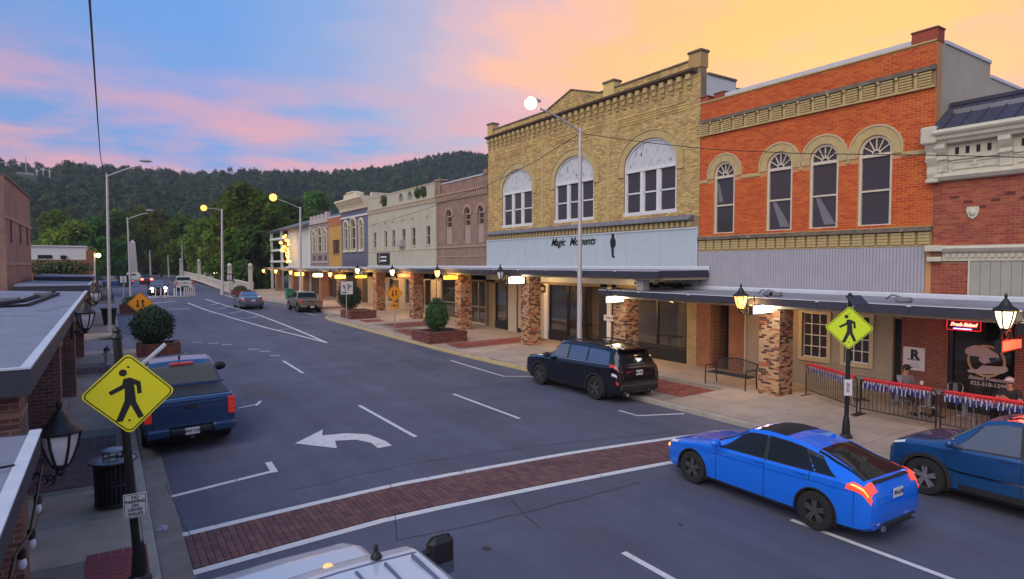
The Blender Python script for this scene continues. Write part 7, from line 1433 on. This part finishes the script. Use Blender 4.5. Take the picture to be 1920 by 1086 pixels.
b = G(201, 683, .1); t = thing('fire_hydrant', b, 'white and dark fire hydrant on the left pavement', 'hydrant'); m_hy = M('hydrant_silver', (.42, .42, .43), .5, var=.2); MB().lathe([(.15, 0), (.15, .04), (.09, .06), (.085, .5), (.12, .52), (.12, .56)], b, 14).build('barrel', m_hy, t, smooth=True); MB().lathe([(.125, .56), (.11, .64), (.05, .70), (.03, .71), (.03, .77)], b, 14).build('bonnet', m_postb, t, smooth=True); MB().tube([b+Vector((-.18, 0, .42)), b+Vector((.18, 0, .42))], .05, 10).tube([b+Vector((0, 0, .40)), b+Vector((0, -.19, .40))], .065, 10).build('nozzle', m_hy, t)
tag(MB().lathe([(.10, 0), (.10, .6), (.13, .62), (.13, .7), (.05, .82), (.0, .84)], G(475, 541, .1), 12).build('bollard', m_yel, smooth=True), 'short yellow bollard beside the bridge railing end', 'bollard')
def bench():
    x0, x1, y0, y1 = 17.92, 18.50, 12.80, 14.52; z = zs(18.2, 13.6); t = thing('bench', (18.2, 13.66, z), 'black slatted metal bench with curved back beside the brick column', 'bench'); z1 = z+.45
    for i in range(9): x = x0+.04+i*.058; MB().bbox(x-.02, y0+.06, z1-.02, x+.02, y1-.06, z1, .006).build('seat_slat', m_postb, t)
    n = 30
    for i in range(n): y = y0+.08+(y1-y0-.16)*i/(n-1); hh = .40+.10*math.sin(math.pi*i/(n-1)); MB().tube([(x1-.02, y, z1-.02), (x1+.06, y, z1+hh*.6), (x1+.10, y, z1+hh)], .010, 4).build('back_bar', m_postb, t)
    MB().tube([(x1+.10, y0+.04+(y1-y0-.08)*i/12, z1+.40+.10*math.sin(math.pi*i/12)) for i in range(13)], .022, 6).build('top_rail', m_postb, t)
    for y in (y0+.03, y1-.03):
        MB().tube([(x0, y, z), (x0+.01, y, z1+.18), (x0+.05, y, z1+.22), (x1+.06, y, z1+.22)], .022, 6).build('arm', m_postb, t); MB().tube([(x1+.06, y, z), (x1, y, z1), (x1+.10, y, z1+.42)], .022, 6).build('leg', m_postb, t); MB().tube([(x0, y, z1-.02), (x1, y, z1-.02)], .018, 6).build('seat_rail', m_postb, t)
bench()
# ------------------------------------------------------------------ barriers with star-spangled fringe
m_fr = M('fringe_red', (.55, .02, .03), .5); m_fw = M('fringe_white', (.45, .45, .52), .4); m_fb = M('fringe_blue', (.02, .03, .17), .4)
def barrier(label, a, b, flags=True, dim=False):
    a, b = Vector(a), Vector(b); t = thing('crowd_barrier', (a+b)/2, label, 'barrier', 'crowd barriers round the dining area'); d = (b-a); L = d.length; e = d.normalized(); nn = Vector((-e.y, e.x, 0)); H = 1.05; z = Vector((0, 0, 1))
    MB().tube([a, a+z*(H-.12), a+e*.03+z*(H-.04), a+e*.12+z*H, b-e*.12+z*H, b-e*.03+z*(H-.04), b+z*(H-.12), b], .021, 7).build('frame', m_postb, t); MB().tube([a+z*.2, b+z*.2], .016, 6).tube([a+z*(H-.16), b+z*(H-.16)], .012, 6).build('rail', m_postb, t); n = int(L/.11)
    for i in range(1, n): p = a+d*i/n; MB().tube([p+z*.2, p+z*(H-.02)], .008, 4).build('bar', m_postb, t)
    for p in (a, b): MB().bbox(p.x-.28, p.y-.03, p.z, p.x+.28, p.y+.03, p.z+.025, .008).build('foot', m_postb, t)
    if flags:
        rg_ = random.Random(int(L*1000)); q = [MB(), MB(), MB()]; MB().tube([a+e*.1+z*(H+.01), a+d*.5+z*(H+.015), b-e*.1+z*(H+.01)], .035, 8).build('garland', m_fr, t); k = 0; s_ = .028; N = int((L-.2)/s_)
        for i in range(N):
            p = a+e*(.1+i*s_); ln = rg_.uniform(.10, .20)
            for lay, (m_, z0, z1) in enumerate(((0, H+.01, H-.08), (1 if i % 3 else 2, H-.05, H-.05-ln*.6), (2 if i % 4 else 1, H-.10, H-.10-ln))):
                o = -nn*(.024+.008*lay)+Vector((rg_.uniform(-.01, .01), rg_.uniform(-.01, .01), 0)); w = e*s_*.42; tw = nn*rg_.uniform(-.02, .02); q[m_].add([p+o-w+z*z0, p+o+w+z*z0, p+o+w+tw+z*z1, p+o-w+tw+z*z1], [(0, 1, 2, 3)])
        for m_, mt in zip(q, (m_fr, m_fw, m_fb)):
            if m_.v: m_.build('fringe', mt, t, kind='stuff')
zz = zs(18.3, 9); pA = Vector((19.05, 11.35, zz)); pB = Vector((17.85, 9.10, zz)); pC = Vector((17.80, 8.98, zz)); pD = Vector((17.75, 7.05, zz)); pE = Vector((17.75, 6.95, zz)); pF = Vector((17.75, 4.6, zz))
barrier('dark crowd barrier angled from the clapboard wall behind the lime sign post', pA, pB); barrier('crowd barrier with red, white and blue fringe before the seated diner', pC, pD); barrier('crowd barrier with red, white and blue fringe behind the dark blue car', pE, pF)
# ------------------------------------------------------------------ tables and chairs
m_gal = M('galvanised_steel', (.34, .35, .37), .35, metal=.7); m_ttop = M('table_top_grey', (.28, .27, .27), .5)
def chair(label, x, y, rz, mat=m_gal):
    t = local('metal_chair', label, 'chair', 'metal cafe chairs'); 
    MB().bbox(-.19, -.19, .44, .19, .19, .465, .02).build('seat', mat, t); MB().tube([(-.18, .17, .45), (-.19, .22, .80), (-.12, .235, .86), (.12, .235, .86), (.19, .22, .80), (.18, .17, .45)], .014, 6).build('back_frame', mat, t); MB().bbox(-.06, .19, .47, .06, .205, .85, .005).build('backrest', mat, t)
    for sx in (-1, 1):
        for sy in (-1, 1): MB().tube([(sx*.17, sy*.17, .44), (sx*.22, sy*.22, 0)], .014, 6).build('leg', mat, t)
    place(t, (x, y, zs(x, y)), rz); return t
def table(label, x, y, sx=.6, sy=.6):
    t = local('cafe_table', label, 'table', 'cafe tables'); MB().bbox(-sx/2, -sy/2, .71, sx/2, sy/2, .74, .01).build('table_top', m_ttop, t); MB().tube([(0, 0, .03), (0, 0, .71)], .035, 10).build('pillar', m_postb, t); MB().tube([(-.28, 0, .02), (.28, 0, .02)], .025, 6).tube([(0, -.28, .02), (0, .28, .02)], .025, 6).build('foot', m_postb, t); place(t, (x, y, zs(x, y)))
table('square cafe table in front of the diner with the mug', 19.35, 7.75, .7, .7); table('cafe table beside the fringed barrier behind the blue car', 18.75, 6.2, .7, .9); table('cafe table by the clapboard wall under the second sash window', 19.75, 9.95)
for i, (x, y, r_, l) in enumerate(((18.55, 8.25, 1.4, 'metal chair nearest the lime sign post'), (18.5, 7.5, 1.7, 'metal chair between the diner table and the fringe'), (20.1, 7.6, -1.6, 'metal chair against the red brick wall'), (19.3, 8.45, 3.0, 'metal chair under the seated diner with the mug'), (18.15, 6.5, 1.6, 'metal chair tight behind the fringe by the blue car'), (19.35, 6.0, -1.5, 'metal chair under the diner in the white cap'), (18.75, 5.3, .2, 'metal chair at the end of the restaurant table'), (19.2, 10.0, 1.5, 'metal chair at the table by the clapboard wall'))): chair(l, x, y, r_+math.pi*0)
z_ = zs(18.7, 6.2)+.741; tag(MB().bbox(18.6, 6.0, z_, 18.9, 6.4, z_+.03, .01).build('serving_tray', M('tray_red', (.45, .05, .05), .5)), 'red food tray on the table behind the fringed barrier', 'tray'); tag(MB().lathe([(.04, 0), (.045, .14), (.04, .15)], (18.55, 6.55, z_), 12).build('drinking_cup', m_signW, smooth=True), 'white cup on the table behind the fringed barrier', 'cup')
# ------------------------------------------------------------------ diners
m_skin = M('skin', (.42, .22, .15), .55); m_hair = M('dark_hair', (.02, .014, .01), .8)
def skin_obj(name, V, E, Rr, mat, parent, sub=2):
    me = bpy.data.meshes.new(name); me.from_pydata(V, E, []); o = bpy.data.objects.new(name, me); COL.objects.link(o); o.parent = parent; sk = o.modifiers.new('Skin', 'SKIN'); lay = me.skin_vertices[0] if me.skin_vertices else None
    if lay is None: 
        import bmesh; bm = bmesh.new(); bm.from_mesh(me); bm.verts.layers.skin.verify(); bm.to_mesh(me); bm.free(); lay = me.skin_vertices[0]
    for i, r in enumerate(Rr): lay.data[i].radius = (r, r) if not isinstance(r, tuple) else r
    lay.data[0].use_root = True; ss_ = o.modifiers.new('Subdivision', 'SUBSURF'); ss_.levels = sub; ss_.render_levels = sub; me.materials.append(mat); dg = bpy.context.evaluated_depsgraph_get(); m2 = bpy.data.meshes.new_from_object(o.evaluated_get(dg)); o.modifiers.clear(); o.data = m2; m2.materials.clear(); m2.materials.append(mat); m2.polygons.foreach_set('use_smooth', [True]*len(m2.polygons)); ORG[o.name] = (0, 0, 0); return o
def seated(label, x, y, rz, shirt, trousers, cap, mug=False, seat=.465):
    """faces +x of its own frame; pelvis on the seat"""
    t = local('person', label, 'person'); s = seat+.09
    V = [(0, 0, s), (.02, 0, s+.22), (.01, 0, s+.42), (.02, 0, s+.53), (.05, 0, s+.60), (.06, 0, s+.70),
         (.03, .19, s+.46), (.10, .26, s+.20), (.34, .16, s+.26), (.42, .10, s+.36), (.03, -.19, s+.46), (.12, -.26, s+.20), (.36, -.16, s+.22), (.44, -.12, s+.22),
         (.02, .10, s-.01), (.42, .13, s+.02), (.40, .13, s-.40), (.50, .13, s-.49), (.02, -.10, s-.01), (.42, -.14, s+.02), (.36, -.14, s-.40), (.46, -.14, s-.49)]
    E = [(0, 1), (1, 2), (2, 3), (3, 4), (4, 5), (2, 6), (6, 7), (7, 8), (8, 9), (2, 10), (10, 11), (11, 12), (12, 13), (0, 14), (14, 15), (15, 16), (16, 17), (0, 18), (18, 19), (19, 20), (20, 21)]
    Rr = [(.15, .12), (.15, .11), (.15, .10), .055, .075, .095, .06, .045, .036, .03, .06, .045, .036, .03, .085, .06, .045, .04, .085, .06, .045, .04]
    body = skin_obj('body', V, E, Rr, m_skin, t)
    h = Vector((.075, 0, s+.70)); f = MB(); f.ball(h+Vector((.105, 0, -.01)), (.02, .014, .025), 8, 6).ball(h+Vector((0, .095, -.01)), (.02, .012, .03), 8, 6).ball(h+Vector((0, -.095, -.01)), (.02, .012, .03), 8, 6); f.build('face_features', m_skin, t, smooth=True)
    e_ = MB()
    for sg in (1, -1): e_.ball(h+Vector((.088, sg*.033, .018)), (.010, .014, .008), 8, 6)
    e_.ball(h+Vector((.092, 0, -.055)), (.008, .024, .006), 8, 6); e_.build('eyes_and_mouth', m_hair, t)
    hands = MB()
    for c_, sg in ((Vector(V[9]), 1), (Vector(V[13]), -1)):
        hands.ball(c_+Vector((.03, 0, 0)), (.045, .022, .04), 10, 8)
        for k in range(4): p = c_+Vector((.06, -sg*.01, .025-.018*k)); hands.tube([p, p+Vector((.035, -sg*.012, 0)), p+Vector((.05-.004*k, -sg*.04, 0)), p+Vector((.035, -sg*.06, 0))], [.010, .0095, .009, .007], 6)
        p = c_+Vector((.03, -sg*.015, .035)); hands.tube([p, p+Vector((.02, -sg*.03, .02)), p+Vector((.035, -sg*.045, .015))], [.011, .010, .008], 6)
    hands.build('hands', m_skin, t, smooth=True)
    skin_obj('shirt', [V[0], V[1], V[2], V[6], ((V[6][0]+V[7][0]*2)/3, (V[6][1]+V[7][1]*2)/3, (V[6][2]+V[7][2]*2)/3), V[10], ((V[10][0]+V[11][0]*2)/3, (V[10][1]+V[11][1]*2)/3, (V[10][2]+V[11][2]*2)/3)], [(0, 1), (1, 2), (2, 3), (3, 4), (2, 5), (5, 6)], [(.165, .135), (.17, .13), (.165, .115), .078, .065, .078, .065], shirt, t)
    skin_obj('trousers', [V[0], V[14], V[15], (V[16][0], V[16][1], V[16][2]+.06), V[18], V[19], (V[20][0], V[20][1], V[20][2]+.06)], [(0, 1), (1, 2), (2, 3), (0, 4), (4, 5), (5, 6)], [(.16, .13), .10, .072, .058, .10, .072, .058], trousers, t)
    sh = MB()
    for i in (17, 21): sh.ball((V[i][0]+.02, V[i][1], V[i][2]-.02), (.13, .05, .05), 10, 6)
    sh.build('shoes', m_trim, t, smooth=True)
    c_ = MB(); c_.ball(h+Vector((-.012, 0, .05)), (.112, .10, .085), 14, 8); c_.prism([(h.x+.06+.11*math.cos(a), .085*math.sin(a)) for a in np.linspace(-1.5, 1.5, 9)], h.z+.045, h.z+.058, 'Z'); c_.build('cap', cap, t, smooth=True)
    MB().ball(h+Vector((-.03, 0, .005)), (.095, .10, .08), 12, 8).build('hair', m_hair, t, smooth=True)
    place(t, (x, y, zs(x, y)), rz); t2 = t
    if mug:
        M_ = Matrix.Translation((x, y, zs(x, y))) @ Matrix.Rotation(rz, 4, 'Z'); p = M_ @ Vector((V[9][0]+.09, V[9][1]-.035, V[9][2]-.04)); tag(MB().lathe([(.036, 0), (.04, .10), (.038, .105)], p, 14).build('drinking_cup', m_signW, smooth=True), 'white cup held up by the diner in the dark cap', 'cup')
seated('person in grey shirt and dark cap seated holding a white cup', 19.3, 8.50, R(-110), M('shirt_grey', (.22, .22, .24), .8), M('trousers_dark', (.03, .03, .04), .8), M('cap_dark', (.02, .02, .025), .7), mug=True)
seated('person in dark clothes and white cap seated by the restaurant window', 19.35, 6.0, R(170), M('shirt_dark', (.02, .022, .03), .8), M('trousers_dark', (.03, .03, .04)), M('cap_white', (.55, .55, .58), .7))
# ------------------------------------------------------------------ delineator posts and barricade at the junction
b0 = GR(292, 557)
for i, u in enumerate((292, 302, 309, 315, 327, 331, 339, 346)):
    p = FY(u, 557, b0.y-(.0 if i % 2 else .5)); z = zr(p.x, p.y); t = thing('delineator_post', (p.x, p.y, z), 'white delineator post on the island before the oncoming car', 'delineator', 'white delineator posts'); MB().lathe([(.06, .03), (.05, .95), (.02, 1.0)], (p.x, p.y, z), 8).build('post', m_signW, t); MB().lathe([(.14, 0), (.12, .04), (.06, .05)], (p.x, p.y, z), 8).build('base', m_trim, t)
p = GR(296, 559); q = GR(358, 555); tag(MB().prism([(p.x-.2, p.y-1.2), (q.x+.4, q.y-1.2), (q.x+.4, q.y+.2), (p.x-.2, p.y+.3)], p.z-.02, p.z+.09, 'Z').build('traffic_island', m_kerb), 'low white concrete island under the delineator posts', 'island')
p = FY(357, 552, b0.y-.3); t = thing('barricade', (p.x, p.y, zr(p.x, p.y)), 'grey slatted barricade at the end of the delineator posts', 'barricade')
for k in range(5): MB().bbox(p.x-.42+k*.19, p.y-.02, zr(p.x, p.y)+.1, p.x-.30+k*.19, p.y+.02, zr(p.x, p.y)+1.0, .01).build('slat', m_pole, t)
MB().box(p.x-.45, p.y+.02, zr(p.x, p.y), p.x-.40, p.y+.07, zr(p.x, p.y)+1.0).box(p.x+.50, p.y+.02, zr(p.x, p.y), p.x+.55, p.y+.07, zr(p.x, p.y)+1.0).box(p.x-.45, p.y+.022, zr(p.x, p.y)+.5, p.x+.55, p.y+.05, zr(p.x, p.y)+.6).build('frame', m_alu, t)
# a scrap of litter in the gutter
g = GR(303, 993); tag(MB().add([(g.x-.09, g.y-.06, g.z+.012), (g.x+.06, g.y-.10, g.z+.012), (g.x+.11, g.y+.05, g.z+.02), (g.x-.02, g.y+.11, g.z+.06), (g.x-.11, g.y+.04, g.z+.02), (g.x, g.y, g.z+.07)], [(0, 1, 5), (1, 2, 5), (2, 3, 5), (3, 4, 5), (4, 0, 5)]).build('litter', M('litter_grey', (.25, .27, .33), .5)), 'crumpled grey scrap of litter in the left gutter', 'litter')
# =================================================================== bridge, obelisk, trees, hills
m_brc = M('bridge_concrete', (.52, .50, .44), .8, var=.15, scale=1)
def rail(label, x, y0, y1, n):
    t = thing('bridge_railing', (x, (y0+y1)/2, zg(y0)), label, 'railing'); N = 24
    for z0, z1, w in ((.0, .25, .22), (.95, 1.12, .26)):
        q = MB()
        for i in range(N): a, b = y0+(y1-y0)*i/N, y0+(y1-y0)*(i+1)/N; za, zb_ = zg(a)+rise(a), zg(b)+rise(b); q.add([(x-w/2, a, za+z0), (x+w/2, a, za+z0), (x+w/2, a, za+z1), (x-w/2, a, za+z1), (x-w/2, b, zb_+z0), (x+w/2, b, zb_+z0), (x+w/2, b, zb_+z1), (x-w/2, b, zb_+z1)], [(0, 1, 2, 3), (7, 6, 5, 4), (3, 2, 6, 7), (0, 3, 7, 4), (1, 5, 6, 2), (0, 4, 5, 1)])
        q.build('rail', m_brc, t)
    k = int((y1-y0)/.55); bal = mesh_of(MB().bbox(-.07, -.12, .24, .07, .12, .96, .02), 'baluster', m_brc)
    for i in range(k): y = y0+(y1-y0)*(i+.5)/k; inst('baluster', bal, (x, y, zg(y)+rise(y)), t)
    for i in range(n):
        y = y0+(y1-y0)*i/(n-1)*.98; z = zg(y)+rise(y); MB().bbox(x-.28, y-.28, z-.1, x+.28, y+.28, z+1.35, .03).bbox(x-.22, y-.22, z+1.35, x+.22, y+.22, z+3.0, .04).bbox(x-.3, y-.3, z+3.0, x+.3, y+.3, z+3.12, .03).ball((x, y, z+3.4), .27, 10, 8).build('pillar', m_brc, t)
def rise(y): return .010*max(0, y-84)
XB0, XB1 = GR(427, 548).x+.2, FY(470, 540, 84).x
sheet('bridge_deck', [XB0-.3, (XB0+XB1)/2, XB1+.3], list(np.linspace(80, 150, 20)), lambda x, y: zg(y)+rise(y)-.02, m_conc)
rail('white concrete balustrade on the road side of the bridge', XB0, 84, 146, 3); rail('white concrete balustrade with tall pillars on the far side of the bridge', XB1, 84, 146, 4)
for i, u in enumerate((404, 416)): p = FY(u, 510, 120); tag(MB().ball(p, .32, 10, 8).build('globe_lamp', M('globe_white', (1, .95, .85), .5, emit=3)), 'small white glowing globe behind the bridge balustrade', 'lamp', 'globe lamps at the bridge')
ob = thing('obelisk', FY(250, 523, 140), 'pale stone obelisk monument at the end of the street', 'monument'); c = FY(250, 523, 140); zt = FY(249, 450, 140).z; z0 = zg(140)
def frus(mb, x, y, a, b, z0, z1): return mb.add([(x-a, y-a, z0), (x+a, y-a, z0), (x+a, y+a, z0), (x-a, y+a, z0), (x-b, y-b, z1), (x+b, y-b, z1), (x+b, y+b, z1), (x-b, y+b, z1)], [(3, 2, 1, 0), (4, 5, 6, 7), (0, 1, 5, 4), (1, 2, 6, 5), (2, 3, 7, 6), (3, 0, 4, 7)])
frus(frus(MB(), c.x, 140, .75, .45, z0+1.6, zt-.5), c.x, 140, .45, .04, zt-.5, zt).build('shaft', m_brc, ob); frus(frus(MB(), c.x, 140, 1.6, .85, z0+.3, z0+1.6), c.x, 140, 1.9, 1.8, z0-.2, z0+.3).build('plinth', m_brc, ob); MB().box(c.x-.35, 138.75, z0+.8, c.x+.35, 138.95, z0+1.2).build('plaque', m_dark, ob)
# ------------------------------------------------------------------ tree building
m_bark = M('bark', (.075, .055, .04), .9, var=.3, scale=4)
def leafmat(name, c):
    """leaves: partly see-through to light, tone varying from tree to tree and leaf to leaf"""
    if name in MATS: return MATS[name]
    mt = bpy.data.materials.new(name); mt.use_nodes = True; nt = mt.node_tree; N = nt.nodes; L = nt.links; N.clear(); out = N.new('ShaderNodeOutputMaterial'); df = N.new('ShaderNodeBsdfDiffuse'); tr = N.new('ShaderNodeBsdfTranslucent'); mx = N.new('ShaderNodeMixShader'); mx.inputs[0].default_value = .42
    ge = N.new('ShaderNodeNewGeometry'); oi = N.new('ShaderNodeObjectInfo'); hs = N.new('ShaderNodeHueSaturation'); hs.inputs['Color'].default_value = (*c, 1)
    def mr(v, lo, hi): m_ = N.new('ShaderNodeMapRange'); L.new(v, m_.inputs[0]); m_.inputs[3].default_value = lo; m_.inputs[4].default_value = hi; return m_.outputs[0]
    mu = N.new('ShaderNodeMath'); mu.operation = 'MULTIPLY'; L.new(mr(ge.outputs['Random Per Island'], .72, 1.28), mu.inputs[0]); L.new(mr(oi.outputs['Random'], .75, 1.7), mu.inputs[1]); L.new(mu.outputs[0], hs.inputs['Value']); L.new(mr(oi.outputs['Random'], .47, .53), hs.inputs['Hue'])
    L.new(hs.outputs[0], df.inputs[0]); L.new(hs.outputs[0], tr.inputs[0]); L.new(df.outputs[0], mx.inputs[1]); L.new(tr.outputs[0], mx.inputs[2]); L.new(mx.outputs[0], out.inputs[0]); MATS[name] = mt; return mt
LM = [leafmat('foliage_a', (.088, .142, .024)), leafmat('foliage_b', (.110, .165, .026)), leafmat('foliage_c', (.062, .115, .028)), leafmat('foliage_d', (.135, .160, .028))]
def crown_mesh(name, mat, h, r, n, leaf, seed, base=.25, lump=0.0):
    """leaf clumps spread through an uneven crown"""
    rg_ = random.Random(seed); q = MB(); cl = []
    for i in range(26): t = rg_.random(); a = rg_.random()*6.283; rr = r*(math.sin(math.pi*min(1, .12+t*.88))**.7)*rg_.uniform(.35, .95); cl.append((Vector((rr*math.cos(a), rr*math.sin(a), h*(base+(1-base)*t))), rg_.uniform(.20, .42)*r))
    cl.append((Vector((0, 0, h*.95)), r*.3))
    for i in range(n):
        c_, cr = cl[rg_.randrange(len(cl))]; d = Vector((rg_.gauss(0, 1), rg_.gauss(0, 1), rg_.gauss(0, .8))).normalized(); p = c_+d*cr*rg_.uniform(.55, 1.05)
        o_ = (p-Vector((0, 0, h*.45))).normalized(); a = (d*.5*(1-lump)+o_*lump*1.6+Vector((rg_.gauss(0, .6), rg_.gauss(0, .6), rg_.gauss(0, .6)+.3))*(1-.55*lump)).normalized(); u_ = a.orthogonal().normalized(); w_ = a.cross(u_); th = rg_.random()*6.28; u2 = u_*math.cos(th)+w_*math.sin(th); w2 = a.cross(u2); e = leaf*rg_.uniform(.6, 1.4); q.add([p-u2*e-w2*e*.5, p+u2*e-w2*e*.4, p+u2*e*.4+w2*e*.7, p-u2*e*.6+w2*e*.6], [(0, 1, 2, 3)])
    return mesh_of(q, name, mat), cl
TREES = [(455, 352, 112, 1, 5.6, 'tall yellow-green tree rising behind the bridge lamp'), (505, 372, 106, 0, 5.2, 'full green tree behind the lit lamp by the balconies'), (548, 385, 124, 2, 5.5, 'dark tree showing above the slate roof'), (418, 400, 122, 3, 4.6, 'olive-toned tree between the bridge pillars'), (385, 415, 138, 1, 5.2, 'round light green tree above the white pickup'), (340, 418, 152, 0, 5.2, 'green tree behind the utility poles'), (300, 402, 168, 3, 5.4, 'pale green tree right of the obelisk'), (262, 395, 178, 1, 6.0, 'bright green tree straight above the obelisk'), (222, 408, 160, 0, 5.5, 'green tree left of the obelisk'), (182, 422, 150, 2, 5.6, 'dark tree beside the alley corner lamp'), (140, 430, 132, 3, 5.0, 'olive tree above the white hall roof'), (98, 405, 172, 1, 6.6, 'light green tree in the gap behind the white hall'), (590, 362, 140, 0, 5.6, 'green tree peeping over the ochre and purple fronts'), (475, 430, 98, 2, 4.2, 'low dark tree close behind the bridge balustrade'), (440, 440, 104, 0, 4.0, 'low leafy tree at the bridge end')]
for i, (u, vt, Y, k, r, lab) in enumerate(TREES):
    top = FY(u, vt, Y); x = top.x; z0 = zg(Y)-.4; h = top.z-z0; me, cl = crown_mesh('crown', LM[k], h, r, 5600, .30, 100+i, .16 if i < 13 else .1, .35); t = thing('broadleaf_tree', (x, Y, z0), lab, 'tree', 'trees at the foot of the hills'); inst('crown', me, (x, Y, z0), t)
    tk = MB(); tk.tube([(x, Y, z0-.5), (x+.15, Y, z0+h*.3), (x-.1, Y+.1, z0+h*.75)], [.32, .24, .08], 9)
    for c_, cr in cl[::3]: s_ = Vector((x, Y, z0+max(1.2, c_.z*.55))); e = Vector((x, Y, z0))+c_; tk.tube([s_, s_.lerp(e, .5)+Vector((0, 0, .4)), e], [.13, .08, .03], 6)
    tk.build('trunk', m_bark, t, smooth=True)
# ------------------------------------------------------------------ wooded hills
def ridge(x): return float(np.interp(x, [-500, -220, -120, -67, 0, 60, 110, 150, 185, 230, 270, 310, 360, 430, 600, 900], [50, 62, 69, 71, 71, 69, 74, 77, 79, 89, 101, 113, 114, 111, 104, 85]))
def nz2(x, y): return math.sin(x*.021+1.3)*math.cos(y*.017+.4)*.6+math.sin(x*.047+y*.031)*.4
def hill(x, y):
    f = ss(215+.05*x, 600, y); b = 1 if y < 600 else 1-.35*ss(600, 900, y); return zg(y)-1.2+ridge(x)*(f*.85+.15*f*f)*b+nz2(x, y)*5*f*(1-.6*ss(480, 600, y))
hx = list(np.linspace(-460, 820, 86)); hy = list(np.linspace(190, 900, 56)); sheet('hills', hx, hy, hill, M('forest_floor', (.022, .034, .016), .95, var=.3, scale=.05))
protos = [crown_mesh('forest_crown', leafmat('forest_%d' % i, c), 12, 4.9, 620, .62, 300+i, .1, .8)[0] for i, c in enumerate(((.054, .105, .036), (.046, .092, .044), (.084, .125, .038), (.066, .102, .044), (.050, .086, .034)))]
pc = bpy.data.collections.new('forest_sources')
for i, me in enumerate(protos): o = bpy.data.objects.new('forest_source', me); pc.objects.link(o)
YC = 300.0                             # where the sight line to the clearing meets the slope
while YC < 590 and hill(FY(60, 327, YC).x, YC) < FY(60, 327, YC).z-.5: YC += 1.0
CL0, CL1 = FY(4, 325, YC).x-5, FY(102, 325, YC).x+5
rg_ = random.Random(5); pts = []
y = 222.0
while y < 640:
    st = 6.0 if y < 420 else 6.6; x = -.30*y-40
    while x < .78*y+60:
        px_, py_ = x+rg_.uniform(-2.6, 2.6), y+rg_.uniform(-2.6, 2.6)
        d = ss(215, 600, py_)
        if d > .004 and not (CL0 < px_*YC/py_ < CL1 and YC-135 < py_ < YC+7): pts.append((px_, py_, hill(px_, py_)-1.0))
        x += st
    y += st*.95
me = bpy.data.meshes.new('forest'); me.from_pydata(pts, [], []); fo = bpy.data.objects.new('forest', me); COL.objects.link(fo); fo['kind'] = 'stuff'; fo['label'] = 'dense dark green wood covering the hills'
def forest_nodes():
    ng = bpy.data.node_groups.new('forest_nodes', 'GeometryNodeTree'); ng.interface.new_socket('Geometry', in_out='INPUT', socket_type='NodeSocketGeometry'); ng.interface.new_socket('Geometry', in_out='OUTPUT', socket_type='NodeSocketGeometry')
    N, L = ng.nodes, ng.links; gi = N.new('NodeGroupInput'); go = N.new('NodeGroupOutput'); ip = N.new('GeometryNodeInstanceOnPoints'); ci = N.new('GeometryNodeCollectionInfo'); ci.inputs['Collection'].default_value = pc; ci.inputs['Separate Children'].default_value = True; ci.inputs['Reset Children'].default_value = True
    rz = N.new('FunctionNodeRandomValue'); rz.data_type = 'FLOAT_VECTOR'; rz.inputs[0].default_value = (-.08, -.08, 0); rz.inputs[1].default_value = (.08, .08, 6.28); rs = N.new('FunctionNodeRandomValue'); rs.data_type = 'FLOAT_VECTOR'; rs.inputs[0].default_value = (.75, .75, .65); rs.inputs[1].default_value = (1.25, 1.25, 1.25); rs.inputs['Seed'].default_value = 4
    ri = N.new('FunctionNodeRandomValue'); ri.data_type = 'INT'; ri.inputs[4].default_value = 0; ri.inputs[5].default_value = len(protos)-1; ri.inputs['Seed'].default_value = 9
    L.new(gi.outputs[0], ip.inputs['Points']); L.new(ci.outputs[0], ip.inputs['Instance']); ip.inputs['Pick Instance'].default_value = True; L.new(ri.outputs[2], ip.inputs['Instance Index']); L.new(rz.outputs[0], ip.inputs['Rotation']); L.new(rs.outputs[0], ip.inputs['Scale']); L.new(ip.outputs[0], go.inputs[0]); md = fo.modifiers.new('forest', 'NODES'); md.node_group = ng
forest_nodes()
# clearing with crosses, a flagpole and a pale wall near the crest
for i, (u, v0, v1) in enumerate(((69, 328, 317), (81, 327, 314), (93, 328, 318))):
    a, b = FY(u, v0, YC), FY(u, v1, YC); h = b.z-a.z; tag(MB().box(a.x-.35, YC-.35, a.z-9, a.x+.35, YC+.35, b.z).box(a.x-h*.33, YC-.36, b.z-h*.36, a.x+h*.33, YC+.36, b.z-h*.22).build('hillside_cross', m_wframe), ['white hillside cross standing nearest the flagpole', 'tallest white hillside cross, between the two others', 'white hillside cross farthest from the flagpole'][i], 'cross', 'three crosses on the hill')
a, b = FY(49, 326, YC), FY(48, 293, YC); tag(MB().tube([(a.x, YC, a.z-9), (b.x, YC, b.z)], .3, 8).build('flagpole', m_pole), 'tall pale flagpole on the hillside clearing', 'flagpole')
a, b = FY(12, 324, YC-1), FY(64, 321, YC-1); tag(MB().box(a.x, YC-1.5, a.z-9, b.x, YC-.9, a.z+1.1).build('retaining_wall', M('far_wall', (.4, .38, .33), .8)), 'long pale low wall on the hillside clearing', 'wall')

# ------------------------------------------------------------------ the evening air
hz = MB().box(-520, -70, -1.6, 870, 960, 165).build('haze', None, kind='stuff'); mh = bpy.data.materials.new('evening_haze'); mh.use_nodes = True; nt = mh.node_tree; nt.nodes.clear()
_o = nt.nodes.new('ShaderNodeOutputMaterial'); _v = nt.nodes.new('ShaderNodeVolumePrincipled'); _v.inputs['Color'].default_value = (.72, .82, 1, 1); _v.inputs['Density'].default_value = .00026; nt.links.new(_v.outputs[0], _o.inputs['Volume']); hz.data.materials.append(mh); hz['label'] = 'thin blue evening haze'
